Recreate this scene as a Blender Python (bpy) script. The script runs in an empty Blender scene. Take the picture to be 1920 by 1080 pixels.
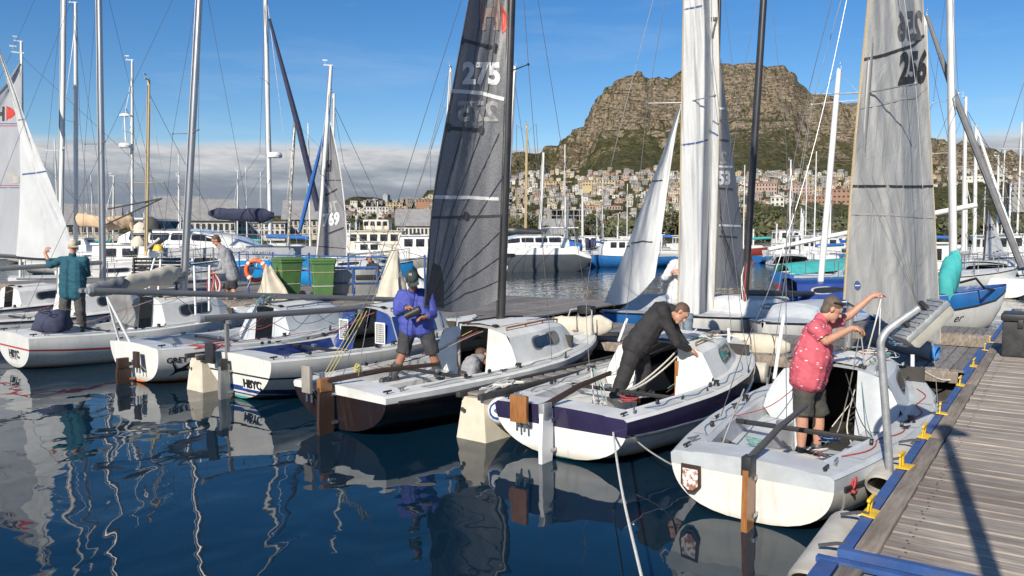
import bpy, bmesh, math, random
from mathutils import Vector, Matrix, noise as mnoise
R = math.radians
random.seed(7)
SC = bpy.context.scene
COL = SC.collection
# ------------------------------------------------------------------ camera
F = 1478.0                      # focal length in photograph pixels (1920 wide)
CAMZ = 2.4
PITCH = math.atan(98 / F)
cam_d = bpy.data.cameras.new('camera')
cam_d.sensor_width = 36.0
cam_d.lens = 36.0 * F / 1920.0
cam_d.clip_start = 0.05
cam_d.clip_end = 9000
cam = bpy.data.objects.new('camera', cam_d)
COL.objects.link(cam)
cam.location = (0, 0, CAMZ)
cam.rotation_euler = (math.pi / 2 - PITCH, 0, 0)
SC.camera = cam
# ------------------------------------------------------------------ sun + sky
SUN_EL = R(31)
SUN_TRAVEL = Vector((0.42, 0.91))           # horizontal direction in which the light travels
SUN_TRAVEL.normalize()
sun_d = bpy.data.lights.new('sun', 'SUN')
sun_d.energy = 4.6
sun_d.angle = R(0.53)
sun_d.color = (1.0, 0.93, 0.82)
sun = bpy.data.objects.new('sun', sun_d)
COL.objects.link(sun)
sun.rotation_euler = Vector((SUN_TRAVEL.x * math.cos(SUN_EL), SUN_TRAVEL.y * math.cos(SUN_EL), -math.sin(SUN_EL))).to_track_quat('-Z', 'Y').to_euler()
W = bpy.data.worlds.new('World')
SC.world = W
W.use_nodes = True
def build_world():
    nt = W.node_tree
    nt.nodes.clear()
    N, Lk = nt.nodes.new, nt.links.new
    out = N('ShaderNodeOutputWorld')
    sky = N('ShaderNodeTexSky')
    sky.sky_type = 'NISHITA'
    sky.sun_disc = False
    sky.sun_elevation = SUN_EL
    sky.sun_rotation = math.atan2(-SUN_TRAVEL.x, -SUN_TRAVEL.y)
    sky.air_density = 1.0
    sky.dust_density = 0.25
    sky.ozone_density = 3.0
    hs = N('ShaderNodeHueSaturation')
    hs.inputs['Saturation'].default_value = 1.34
    hs.inputs['Value'].default_value = 1.0
    hs.inputs['Hue'].default_value = .507
    Lk(sky.outputs[0], hs.inputs['Color'])
    tc = N('ShaderNodeTexCoord')
    sep = N('ShaderNodeSeparateXYZ')
    Lk(tc.outputs['Generated'], sep.inputs[0])
    def math_(op, a, b=None, clamp=False):
        m = N('ShaderNodeMath'); m.operation = op; m.use_clamp = clamp
        for i, v in enumerate((a, b)):
            if v is None: continue
            if isinstance(v, (int, float)): m.inputs[i].default_value = v
            else: Lk(v, m.inputs[i])
        return m.outputs[0]
    def nz(scale, detail, sx, sz, rough=.55, off=0):
        mp = N('ShaderNodeMapping'); mp.inputs['Scale'].default_value = (sx, sx, sz); mp.inputs['Location'].default_value = (off, off, off)
        Lk(tc.outputs['Generated'], mp.inputs[0])
        t = N('ShaderNodeTexNoise'); t.inputs['Scale'].default_value = scale; t.inputs['Detail'].default_value = detail; t.inputs['Roughness'].default_value = rough
        Lk(mp.outputs[0], t.inputs['Vector']); return t.outputs['Fac']
    def ramp(fac, stops):
        r = N('ShaderNodeValToRGB'); el = r.color_ramp.elements
        while len(el) < len(stops): el.new(.5)
        for e, (p, c) in zip(el, stops):
            e.position = p; e.color = (c[0], c[1], c[2], 1)
        Lk(fac, r.inputs[0]); return r.outputs[0]
    # the low cloud bank: a band above the horizon with a billowing edge
    edge = nz(3.0, 7, 1.6, 4.0, .6)
    z2 = math_('ADD', sep.outputs['Z'], math_('MULTIPLY', math_('SUBTRACT', edge, .5), -.032))
    mask = N('ShaderNodeMapRange'); mask.interpolation_type = 'SMOOTHSTEP'
    mask.inputs['From Min'].default_value = .117; mask.inputs['From Max'].default_value = .101
    Lk(z2, mask.inputs['Value'])
    # inside: white shoulders, grey bellies, paler gaps
    body = nz(4.2, 6, 1.0, 5.5, .6, 3.1)
    v = math_('ADD', math_('MULTIPLY', sep.outputs['Z'], 8.0), math_('MULTIPLY', math_('SUBTRACT', body, .5), 1.7))
    ccol = ramp(v, [(0.0, (.27, .36, .46)), (.14, (.36, .42, .50)), (.30, (.24, .28, .345)), (.52, (.29, .33, .385)), (.66, (.42, .46, .51)), (.82, (.66, .67, .69))])
    # faint high cirrus
    ci = nz(2.2, 6, 1.0, 7.0, .62, 7.7)
    cim = N('ShaderNodeMapRange'); cim.inputs['From Min'].default_value = .52; cim.inputs['From Max'].default_value = .85; cim.inputs['To Max'].default_value = .3
    Lk(ci, cim.inputs['Value'])
    bg1 = N('ShaderNodeBackground'); bg1.inputs['Strength'].default_value = 0.086
    Lk(hs.outputs[0], bg1.inputs[0])
    bg2 = N('ShaderNodeBackground'); bg2.inputs['Strength'].default_value = .74
    Lk(ccol, bg2.inputs[0])
    bg3 = N('ShaderNodeBackground'); bg3.inputs['Strength'].default_value = .8; bg3.inputs[0].default_value = (.55, .68, .82, 1)
    m0 = N('ShaderNodeMixShader'); Lk(cim.outputs[0], m0.inputs[0]); Lk(bg1.outputs[0], m0.inputs[1]); Lk(bg3.outputs[0], m0.inputs[2])
    m1 = N('ShaderNodeMixShader'); Lk(mask.outputs[0], m1.inputs[0]); Lk(m0.outputs[0], m1.inputs[1]); Lk(bg2.outputs[0], m1.inputs[2])
    Lk(m1.outputs[0], out.inputs[0])
build_world()
SC.view_settings.view_transform = 'Standard'
SC.view_settings.look = 'None'
SC.view_settings.exposure = 0.42
SC.view_settings.gamma = 1.0
SC.cycles.max_bounces = 6
SC.cycles.transparent_max_bounces = 8
SC.cycles.use_denoising = True
# ------------------------------------------------------------------ photograph -> place
cp, sp = math.cos(PITCH), math.sin(PITCH)
def ray(px, py):
    a, b = (px - 960) / F, (540 - py) / F
    return Vector((a, cp + b * sp, -sp + b * cp))
def at(px, py, Y):
    r = ray(px, py); k = Y / r.y
    return Vector((0, 0, CAMZ)) + r * k
def on(px, py, z):
    r = ray(px, py); k = (z - CAMZ) / r.z
    return Vector((0, 0, CAMZ)) + r * k
def lerp(a, b, t): return a + (b - a) * t
def interp(x, tab):
    if x <= tab[0][0]: return tab[0][1]
    for (a, va), (b, vb) in zip(tab, tab[1:]):
        if x <= b: return va + (vb - va) * (x - a) / (b - a)
    return tab[-1][1]
def sstep(x, a, b):
    t = max(0, min(1, (x - a) / (b - a))); return t * t * (3 - 2 * t)
# ------------------------------------------------------------------ materials
MATS = {}
def node_mat(name):
    m = bpy.data.materials.new(name); m.use_nodes = True
    nt = m.node_tree; b = nt.nodes['Principled BSDF']
    MATS[name] = m
    return m, nt, b
def hexc(*c):
    if len(c) == 1: c = c[0]
    return tuple(c)
def M(name, c1=(.8, .8, .8), c2=None, scale=4, rough=.5, metal=0, bump=0, bscale=None, detail=5, stretch=(1, 1, 1), rnd=0, coat=0, contrast=(.35, .65), spec=.5, dirt=0, dirtc=(.2, .17, .13), trans=0, emit=None):
    """procedural material: two colours mixed by noise, optional bump, dirt and a random shade for each object"""
    if name in MATS: return MATS[name]
    m, nt, b = node_mat(name)
    N, Lk = nt.nodes.new, nt.links.new
    if c2 is None: c2 = tuple(x * .82 for x in c1)
    tc = N('ShaderNodeTexCoord'); mp = N('ShaderNodeMapping'); mp.inputs['Scale'].default_value = stretch
    Lk(tc.outputs['Object'], mp.inputs[0])
    oi = N('ShaderNodeObjectInfo')
    vm = N('ShaderNodeVectorMath'); vm.operation = 'SCALE'; vm.inputs['Scale'].default_value = 37
    cmb = N('ShaderNodeCombineXYZ'); Lk(oi.outputs['Random'], cmb.inputs[0]); Lk(oi.outputs['Random'], cmb.inputs[1])
    Lk(cmb.outputs[0], vm.inputs[0])
    va = N('ShaderNodeVectorMath'); Lk(mp.outputs[0], va.inputs[0]); Lk(vm.outputs[0], va.inputs[1])
    t = N('ShaderNodeTexNoise'); t.inputs['Scale'].default_value = scale; t.inputs['Detail'].default_value = detail; t.inputs['Roughness'].default_value = .6
    Lk(va.outputs[0], t.inputs['Vector'])
    mr = N('ShaderNodeMapRange'); mr.inputs['From Min'].default_value = contrast[0]; mr.inputs['From Max'].default_value = contrast[1]
    Lk(t.outputs['Fac'], mr.inputs['Value'])
    mx = N('ShaderNodeMix'); mx.data_type = 'RGBA'
    mx.inputs['A'].default_value = (*c1, 1); mx.inputs['B'].default_value = (*c2, 1)
    Lk(mr.outputs[0], mx.inputs['Factor'])
    col = mx.outputs['Result']
    if dirt:
        t2 = N('ShaderNodeTexNoise'); t2.inputs['Scale'].default_value = scale * .37; t2.inputs['Detail'].default_value = 9; t2.inputs['Roughness'].default_value = .7
        Lk(va.outputs[0], t2.inputs['Vector'])
        mr2 = N('ShaderNodeMapRange'); mr2.inputs['From Min'].default_value = .5; mr2.inputs['From Max'].default_value = .75; mr2.inputs['To Max'].default_value = dirt
        Lk(t2.outputs['Fac'], mr2.inputs['Value'])
        md = N('ShaderNodeMix'); md.data_type = 'RGBA'; md.inputs['B'].default_value = (*dirtc, 1)
        Lk(mr2.outputs[0], md.inputs['Factor']); Lk(col, md.inputs['A']); col = md.outputs['Result']
    if rnd:
        hs = N('ShaderNodeHueSaturation')
        mr3 = N('ShaderNodeMapRange'); mr3.inputs['To Min'].default_value = 1 - rnd; mr3.inputs['To Max'].default_value = 1 + rnd
        Lk(oi.outputs['Random'], mr3.inputs['Value']); Lk(mr3.outputs[0], hs.inputs['Value']); Lk(col, hs.inputs['Color']); col = hs.outputs[0]
    Lk(col, b.inputs['Base Color'])
    b.inputs['Roughness'].default_value = rough
    b.inputs['Metallic'].default_value = metal
    b.inputs['Coat Weight'].default_value = coat
    b.inputs['Specular IOR Level'].default_value = spec
    if trans: b.inputs['Transmission Weight'].default_value = trans
    if bump:
        t3 = N('ShaderNodeTexNoise'); t3.inputs['Scale'].default_value = bscale or scale * 2.5; t3.inputs['Detail'].default_value = 6
        Lk(va.outputs[0], t3.inputs['Vector'])
        bp = N('ShaderNodeBump'); bp.inputs['Strength'].default_value = 1; bp.inputs['Distance'].default_value = bump
        Lk(t3.outputs['Fac'], bp.inputs['Height']); Lk(bp.outputs[0], b.inputs['Normal'])
    return m
# ------------------------------------------------------------------ mesh building
class MB:
    def __init__(s): s.v = []; s.f = []; s.m = []
    def add(s, vs, fs, mi=0):
        o = len(s.v); s.v += [tuple(p) for p in vs]
        for i, f in enumerate(fs):
            s.f.append([o + k for k in f]); s.m.append(mi if isinstance(mi, int) else mi[i])
        return s
    def box(s, c, d, rz=0, mi=0, rot=None, taper=1.0):
        m = rot if rot is not None else Matrix.Rotation(rz, 3, 'Z')
        vs = []
        for z in (-1, 1):
            k = taper if z > 0 else 1
            for x, y in ((-1, -1), (1, -1), (1, 1), (-1, 1)):
                vs.append(Vector(c) + m @ Vector((x * d[0] / 2 * k, y * d[1] / 2 * k, z * d[2] / 2)))
        return s.add(vs, [(3, 2, 1, 0), (4, 5, 6, 7), (0, 1, 5, 4), (1, 2, 6, 5), (2, 3, 7, 6), (3, 0, 4, 7)], mi)
    def bbox(s, c, d, b=.01, rz=0, mi=0, rot=None):
        """box with chamfered edges"""
        m = rot if rot is not None else Matrix.Rotation(rz, 3, 'Z')
        bm = bmesh.new(); bmesh.ops.create_cube(bm, size=1)
        for v in bm.verts: v.co = Vector((v.co.x * d[0], v.co.y * d[1], v.co.z * d[2]))
        bmesh.ops.bevel(bm, geom=bm.edges[:], offset=min(b, min(d) * .45), segments=2, affect='EDGES', profile=.6)
        bm.verts.index_update()
        s.add([Vector(c) + m @ v.co for v in bm.verts], [[v.index for v in f.verts] for f in bm.faces], mi); bm.free(); return s
    def tube(s, pts, r, n=6, mi=0, cap=True, flat=1.0):
        pts = [Vector(p) for p in pts]; k = len(pts)
        rs = r if isinstance(r, (list, tuple)) else [r] * k
        vs = []; up = None
        for i, p in enumerate(pts):
            t = (pts[min(i + 1, k - 1)] - pts[max(i - 1, 0)])
            if t.length < 1e-9: t = Vector((0, 0, 1))
            t.normalize()
            if up is None:
                up = Vector((0, 0, 1)) if abs(t.z) < .9 else Vector((1, 0, 0))
            a = t.cross(up); a.normalize(); b = a.cross(t); up = b
            for j in range(n):
                w = 2 * math.pi * (j + .5) / n
                vs.append(p + a * (math.cos(w) * rs[i]) + b * (math.sin(w) * rs[i] * flat))
        fs = []
        for i in range(k - 1):
            for j in range(n):
                q = (j + 1) % n
                fs.append((i * n + j, i * n + q, (i + 1) * n + q, (i + 1) * n + j))
        if cap:
            fs.append(tuple(range(n - 1, -1, -1))); fs.append(tuple((k - 1) * n + j for j in range(n)))
        return s.add(vs, fs, mi)
    def loft(s, rings, mi=0, closed=True, cap0=False, cap1=False):
        n = len(rings[0]); vs = [p for r in rings for p in r]; fs = []
        for i in range(len(rings) - 1):
            for j in range(n if closed else n - 1):
                q = (j + 1) % n
                fs.append((i * n + j, i * n + q, (i + 1) * n + q, (i + 1) * n + j))
        if cap0: fs.append(tuple(range(n - 1, -1, -1)))
        if cap1: fs.append(tuple((len(rings) - 1) * n + j for j in range(n)))
        return s.add(vs, fs, mi)
    def lathe(s, prof, n=16, c=(0, 0, 0), axis='Z', mi=0, rot=None):
        rings = []
        for r, z in prof:
            ring = []
            for j in range(n):
                w = 2 * math.pi * j / n
                p = Vector((r * math.cos(w), r * math.sin(w), z))
                if axis == 'X': p = Vector((p.z, p.x, p.y))
                if axis == 'Y': p = Vector((p.y, p.z, p.x))
                if rot is not None: p = rot @ p
                ring.append(Vector(c) + p)
            rings.append(ring)
        return s.loft(rings, mi, True, True, True)
    def ball(s, c, r, n=10, mi=0, rot=None):
        r = (r, r, r) if isinstance(r, (int, float)) else r
        prof = [(math.sin(math.pi * i / (n // 2 + 1)), -math.cos(math.pi * i / (n // 2 + 1))) for i in range(n // 2 + 2)]
        prof[0] = (.02, -1); prof[-1] = (.02, 1)
        rings = []
        for rr, z in prof:
            ring = []
            for j in range(n):
                w = 2 * math.pi * j / n
                p = Vector((rr * math.cos(w) * r[0], rr * math.sin(w) * r[1], z * r[2]))
                ring.append(Vector(c) + (rot @ p if rot is not None else p))
            rings.append(ring)
        return s.loft(rings, mi, True, True, True)
    def prism(s, poly, a, b, fn=None, mi=0):
        """poly of 2D points extruded from a to b; fn(u, v, w) gives the 3D point"""
        fn = fn or (lambda u, v, w: (u, v, w)); n = len(poly)
        vs = [fn(u, v, a) for u, v in poly] + [fn(u, v, b) for u, v in poly]
        fs = [tuple(range(n - 1, -1, -1)), tuple(range(n, 2 * n))] + [(i, (i + 1) % n, n + (i + 1) % n, n + i) for i in range(n)]
        return s.add(vs, fs, mi)
    def grid(s, fn, nu, nv, mi=0):
        vs = [fn(i / nu, j / nv) for j in range(nv + 1) for i in range(nu + 1)]
        fs = [(j * (nu + 1) + i, j * (nu + 1) + i + 1, (j + 1) * (nu + 1) + i + 1, (j + 1) * (nu + 1) + i) for j in range(nv) for i in range(nu)]
        return s.add(vs, fs, mi)
    def mesh(s, name, mats, smooth=35):
        me = bpy.data.meshes.new(name); me.from_pydata(s.v, [], s.f)
        for m in (mats if isinstance(mats, (list, tuple)) else [mats]): me.materials.append(MATS[m] if isinstance(m, str) else m)
        me.polygons.foreach_set('material_index', s.m)
        me.update()
        if smooth:
            me.polygons.foreach_set('use_smooth', [True] * len(me.polygons))
            me.set_sharp_from_angle(angle=R(smooth))
        return me
    def build(s, name, mats, parent=None, smooth=35, loc=None):
        return link(name, s.mesh(name, mats, smooth), parent, loc)
def link(name, me, parent=None, loc=None):
    o = bpy.data.objects.new(name, me); COL.objects.link(o)
    if parent is not None: o.parent = parent
    if loc is not None: o.location = loc
    return o
def tag(o, label, cat, group=None):
    o['label'] = label; o['category'] = cat
    if group: o['group'] = group
    return o
def thing(name, label, cat, loc=(0, 0, 0), rz=0, group=None):
    o = bpy.data.objects.new(name, None); COL.objects.link(o); o.empty_display_size = .2
    o.location = loc; o.rotation_euler = (0, 0, rz)
    return tag(o, label, cat, group)
def struct(o): o['kind'] = 'structure'; return o
def stuff(o): o['kind'] = 'stuff'; return o
def copy_tree(o, parent=None):
    c = o.copy(); COL.objects.link(c); c.parent = parent
    for ch in list(o.children): copy_tree(ch, c)
    return c
def sag(a, b, d, n=8, wob=0):
    a, b = Vector(a), Vector(b); out = []
    for i in range(n + 1):
        t = i / n; p = a.lerp(b, t); p.z -= d * 4 * t * (1 - t)
        if wob and 0 < i < n: p += Vector((random.uniform(-wob, wob), random.uniform(-wob, wob), random.uniform(-wob, wob)))
        out.append(p)
    return out
def smooth_path(pts, k=4):
    """Catmull-Rom through the points"""
    P = [Vector(p) for p in pts]; out = []
    for i in range(len(P) - 1):
        p0, p1, p2, p3 = P[max(i - 1, 0)], P[i], P[i + 1], P[min(i + 2, len(P) - 1)]
        for j in range(k):
            t = j / k
            out.append(.5 * ((2 * p1) + (p2 - p0) * t + (2 * p0 - 5 * p1 + 4 * p2 - p3) * t * t + (3 * p1 - p0 - 3 * p2 + p3) * t ** 3))
    out.append(P[-1]); return out
TMP = bpy.data.scenes.new('workbench')
def bake(ob):
    """mesh of an object with its modifiers applied, worked out in a scratch scene"""
    TMP.collection.objects.link(ob); vl = TMP.view_layers[0]; vl.update()
    me = bpy.data.meshes.new_from_object(ob.evaluated_get(vl.depsgraph)); TMP.collection.objects.unlink(ob)
    return me
def text_mesh(body, size=1.0, bold=0.0, spacing=1.0, sub=1, align='LEFT', shear=0):
    """flat lettering as 2D vertices and faces"""
    cu = bpy.data.curves.new('lettering', 'FONT'); cu.body = body; cu.size = size; cu.offset = bold; cu.space_character = spacing
    cu.align_x = align; cu.resolution_u = 3; cu.shear = shear
    ob = bpy.data.objects.new('lettering', cu); me = bake(ob)
    bm = bmesh.new(); bm.from_mesh(me)
    if sub: bmesh.ops.subdivide_edges(bm, edges=bm.edges[:], cuts=sub, use_grid_fill=True)
    bm.verts.index_update()
    vs = [v.co.copy() for v in bm.verts]; fs = [[v.index for v in f.verts] for f in bm.faces]
    bm.free(); bpy.data.objects.remove(ob); bpy.data.curves.remove(cu); bpy.data.meshes.remove(me)
    return vs, fs
# shared paints
M('white_gel', (.80, .79, .75), (.70, .69, .64), 2.2, .22, dirt=.35, dirtc=(.45, .40, .30), coat=.4)
M('cream_gel', (.68, .62, .50), (.55, .49, .38), 2.6, .35, dirt=.5, dirtc=(.3, .25, .16))
M('deck_grey', (.53, .56, .575), (.43, .455, .47), 3, .42, dirt=.6, dirtc=(.3, .29, .26))
M('deck_white', (.70, .70, .67), (.58, .58, .54), 3, .4, dirt=.6, dirtc=(.35, .32, .26))
M('purple_gel', (.035, .028, .075), (.025, .02, .05), 3, .15, coat=.6)
M('blue_gel', (.02, .055, .24), (.018, .04, .16), 3, .25, coat=.4, dirt=.2, dirtc=(.1, .12, .2))
M('brown_gel', (.030, .019, .016), (.020, .013, .012), 3, .22, coat=.5)
M('black_trim', (.018, .018, .019), (.03, .03, .03), 6, .45)
M('rubber', (.02, .02, .021), (.045, .044, .042), 8, .7)
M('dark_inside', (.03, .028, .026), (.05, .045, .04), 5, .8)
M('glass_dark', (.015, .016, .018), (.03, .032, .035), 3, .06, coat=.5)
M('alu', (.50, .50, .50), (.40, .40, .41), 3, .33, .85, stretch=(6, 6, .6))
M('alu_dull', (.33, .33, .32), (.25, .25, .245), 3, .5, .5, stretch=(6, 6, .6))
M('spar_alu', (.25, .25, .245), (.19, .19, .185), 3, .5, .5, stretch=(6, .4, 6))
M('mast_black', (.02, .02, .022), (.035, .034, .034), 3, .35)
M('mast_white', (.72, .72, .70), (.6, .6, .57), 4, .4, stretch=(4, 4, .5), dirt=.3)
M('mast_wood', (.55, .42, .22), (.45, .33, .17), 6, .5, stretch=(8, 8, .5))
M('steel', (.55, .55, .56), (.4, .4, .4), 8, .3, .9)
M('galv', (.46, .47, .47), (.32, .33, .33), 14, .5, .5, bump=.002, dirt=.3, dirtc=(.3, .26, .2))
M('wire', (.28, .28, .28), (.2, .2, .2), 10, .4, .7)
M('rope_white', (.72, .70, .64), (.50, .48, .42), 60, .9)
M('rope_grey', (.38, .37, .34), (.25, .24, .22), 60, .9)
M('rope_dark', (.045, .045, .05), (.08, .08, .08), 60, .9)
M('rope_red', (.42, .06, .06), (.3, .05, .06), 60, .9)
M('rope_blue', (.07, .16, .33), (.12, .25, .4), 60, .9)
M('rope_green', (.10, .28, .24), (.2, .34, .3), 60, .9)
M('rope_yellow', (.52, .44, .14), (.4, .34, .12), 60, .9)
M('rope_tan', (.50, .40, .24), (.38, .3, .18), 60, .9)
M('varnish', (.34, .15, .045), (.22, .09, .03), 7, .35, stretch=(9, 9, 1), coat=.3)
M('wood_dark', (.055, .030, .020), (.035, .020, .014), 7, .5, stretch=(9, 9, 1))
M('wood_grey', (.33, .30, .26), (.22, .20, .175), 7, .8, stretch=(9, 9, 1), bump=.002)
M('canvas', (.58, .53, .43), (.48, .44, .35), 4, .9, bump=.006, bscale=5, dirt=.3)
M('canvas_grey', (.24, .24, .24), (.18, .18, .185), 4, .9, bump=.004, bscale=6)
M('canvas_tan', (.58, .42, .27), (.48, .34, .21), 4, .9, bump=.008, bscale=4)
M('canvas_navy', (.03, .035, .07), (.045, .05, .09), 4, .85, bump=.006, bscale=5)
M('canvas_blue', (.03, .15, .45), (.025, .11, .34), 4, .8, bump=.006, bscale=5)
M('canvas_teal', (.05, .38, .36), (.04, .30, .29), 4, .8, bump=.006, bscale=5)
M('pvc_white', (.80, .80, .78), (.70, .70, .67), 5, .35)
M('paint_blue', (.035, .10, .30), (.025, .07, .21), 6, .5, dirt=.45, dirtc=(.16, .13, .10))
M('paint_yellow', (.80, .52, .02), (.62, .38, .02), 8, .5, dirt=.5, dirtc=(.2, .13, .05))
M('paint_red', (.5, .05, .03), (.4, .04, .03), 6, .5)
M('orange_plastic', (.75, .13, .03), (.62, .1, .025), 5, .5, dirt=.25)
M('green_plastic', (.09, .185, .06), (.07, .15, .05), 5, .42, dirt=.2, dirtc=(.1, .13, .08))
M('lettering_black', (.015, .015, .016), None, 5, .5)
# ------------------------------------------------------------------ water
def build_water():
    m, nt, b = node_mat('harbour_water')
    N, Lk = nt.nodes.new, nt.links.new
    tc = N('ShaderNodeTexCoord')
    t = N('ShaderNodeTexNoise'); t.inputs['Scale'].default_value = .25; t.inputs['Detail'].default_value = 3
    Lk(tc.outputs['Object'], t.inputs['Vector'])
    mx = N('ShaderNodeMix'); mx.data_type = 'RGBA'; mx.inputs['A'].default_value = (.002, .013, .028, 1); mx.inputs['B'].default_value = (.003, .018, .032, 1)
    Lk(t.outputs['Fac'], mx.inputs['Factor']); Lk(mx.outputs['Result'], b.inputs['Base Color'])
    b.inputs['Roughness'].default_value = .015
    b.inputs['IOR'].default_value = 1.333
    # fine ripples; wind-ruffled patches farther out
    mp = N('ShaderNodeMapping'); mp.inputs['Scale'].default_value = (1, .8, 1); Lk(tc.outputs['Object'], mp.inputs[0])
    n1 = N('ShaderNodeTexNoise'); n1.inputs['Scale'].default_value = .95; n1.inputs['Detail'].default_value = 2.0; n1.inputs['Roughness'].default_value = .4; n1.inputs['Distortion'].default_value = .6
    Lk(mp.outputs[0], n1.inputs['Vector'])
    n2 = N('ShaderNodeTexNoise'); n2.inputs['Scale'].default_value = 3.4; n2.inputs['Detail'].default_value = 2; n2.inputs['Roughness'].default_value = .5
    Lk(mp.outputs[0], n2.inputs['Vector'])
    sep = N('ShaderNodeSeparateXYZ'); Lk(tc.outputs['Object'], sep.inputs[0])
    far = N('ShaderNodeMapRange'); far.inputs['From Min'].default_value = 12; far.inputs['From Max'].default_value = 26; far.inputs['To Min'].default_value = .10; far.inputs['To Max'].default_value = 1.0
    Lk(sep.outputs['Y'], far.inputs['Value'])
    k = N('ShaderNodeMath'); k.operation = 'MULTIPLY'; Lk(n2.outputs['Fac'], k.inputs[0]); Lk(far.outputs[0], k.inputs[1])
    k2 = N('ShaderNodeMath'); k2.operation = 'MULTIPLY'; k2.inputs[1].default_value = .6; Lk(k.outputs[0], k2.inputs[0])
    ad = N('ShaderNodeMath'); ad.operation = 'ADD'; Lk(n1.outputs['Fac'], ad.inputs[0]); Lk(k2.outputs[0], ad.inputs[1])
    bp = N('ShaderNodeBump'); bp.inputs['Strength'].default_value = 1; bp.inputs['Distance'].default_value = .029
    Lk(ad.outputs[0], bp.inputs['Height']); Lk(bp.outputs[0], b.inputs['Normal'])
    mb = MB()
    # the near sheet has real low swell, blending to a flat outer sheet
    def h(x, y):
        e = min(1, max(0, (y + 14) / 4), max(0, (34 - y) / 6)) * max(0, min(1, (22 - abs(x)) / 5))
        e = max(0, e)
        return e * .012 * (mnoise.noise(Vector((x * .55, y * .40, 1.7))) + .5 * mnoise.noise(Vector((x * 1.2 + 3, y * 1.0, 4.1))))
    xs = [-4000, -800, -200, -60] + [-22 + .25 * i for i in range(177)] + [60, 200, 800, 4000]
    ys = [-3000, -300, -40] + [-14 + .25 * i for i in range(193)] + [60, 140, 400, 1500, 5000]
    vs = [(x, y, h(x, y)) for y in ys for x in xs]; nx = len(xs)
    mb.add(vs, [(j * nx + i, j * nx + i + 1, (j + 1) * nx + i + 1, (j + 1) * nx + i) for j in range(len(ys) - 1) for i in range(nx - 1)])
    struct(mb.build('water', 'harbour_water', smooth=180))
build_water()
# ------------------------------------------------------------------ mountain and shore
SIL = [(-900, 430), (-200, 432), (300, 424), (560, 420), (600, 408), (640, 386), (700, 377), (790, 372), (815, 359), (880, 330), (955, 297), (1000, 287), (1050, 262), (1092, 240), (1104, 215), (1115, 190), (1130, 170), (1150, 156), (1180, 146),
       (1196, 142), (1215, 147), (1240, 150), (1255, 147), (1270, 134), (1300, 127), (1345, 127), (1380, 120), (1400, 122), (1420, 127), (1450, 124), (1465, 130), (1480, 141), (1490, 160), (1505, 174), (1540, 184), (1600, 197),
       (1680, 232), (1750, 263), (1790, 269), (1830, 275), (1870, 288), (1920, 292), (2100, 300), (2500, 330), (3000, 380)]
RID = [(-900, 900), (560, 700), (640, 760), (815, 1050), (955, 1350), (1100, 1600), (1400, 1750), (1600, 1800), (1800, 2000), (3000, 2000)]
GP = [(0, 0), (.04, .004), (.12, .012), (.2, .04), (.3, .095), (.42, .19), (.55, .31), (.68, .455), (.78, .575), (.84, .65), (.90, .80), (.94, .91), (.97, .965), (1.0, 1.0), (1.06, .99), (1.2, .86), (1.5, .5)]
GC = [(0, 0), (.04, .004), (.12, .012), (.2, .04), (.3, .095), (.42, .19), (.55, .31), (.68, .44), (.80, .55), (.865, .625), (.885, .74), (.905, .77), (.922, .90), (.95, .945), (1.0, 1.0), (1.06, .99), (1.2, .86), (1.5, .5)]
SHORE = 118.0
def terr(px, r):
    """height of the land at bearing px (photograph column) and distance r"""
    ridge = interp(px, RID); yy = interp(px, SIL)
    rr = ray(px, yy); zr = CAMZ + rr.z / math.hypot(rr.x, rr.y) * ridge
    t = (r - SHORE) / (ridge - SHORE)
    kc = sstep(px, 960, 1090) * (1 - .75 * sstep(px, 1260, 1330))
    z = 1.3 + (zr - 1.3) * lerp(interp(t, GP), interp(t, GC), kc)
    return z, t, zr
def bear(px):
    a = (px - 960) / F / cp
    n = math.hypot(a, 1); return a / n, 1 / n
def tpoint(px, r):
    z, t, zr = terr(px, r); dx, dy = bear(px)
    if r < SHORE + 3: return Vector((dx * r, dy * r, z)), t, 0
    p = Vector((dx * r, dy * r, 0))
    n1 = mnoise.fractal(p * .006, 1.0, 2.1, 5)
    n2 = mnoise.fractal(p * .025 + Vector((9, 0, 0)), .9, 2.1, 4)
    up = sstep(t, .25, .7)
    z += n1 * (2 + 20 * up) * min(1, zr / 120) * (1 - .55 * sstep(t, .9, 1.0)) + n2 * (.6 + 7.0 * up) * min(1, zr / 120)
    gl = mnoise.noise(Vector((p.x * .011, p.y * .004, 5.0))); gl2 = mnoise.noise(Vector((p.x * .034, p.y * .010, 2.0)))
    z -= ((1 - abs(gl)) ** 5 * 15 + (1 - abs(gl2)) ** 6 * 5) * up * min(1, zr / 120) * (1 - .6 * sstep(t, .95, 1.0))
    # rock bands
    cl = sstep(t + .08 * n1, .66, .85)
    if cl > 0 and t < 1.02:
        st = 21.0; q = (z + 5 * n1) / st; fr = q - math.floor(q)
        z = lerp(z, (math.floor(q) + sstep(fr, .22, .58)) * st - 5 * n1, .85 * cl)
    rock = .26 * sstep(t, .3, .5) + .74 * sstep(t, .72, .9) + .5 * n2 * up
    if px > 1270: rock = max(rock, .62 * sstep(t, .38, .62) + .4 * n1 * up)
    return Vector((p.x, p.y, z)), t, max(0, min(1, rock))
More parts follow.
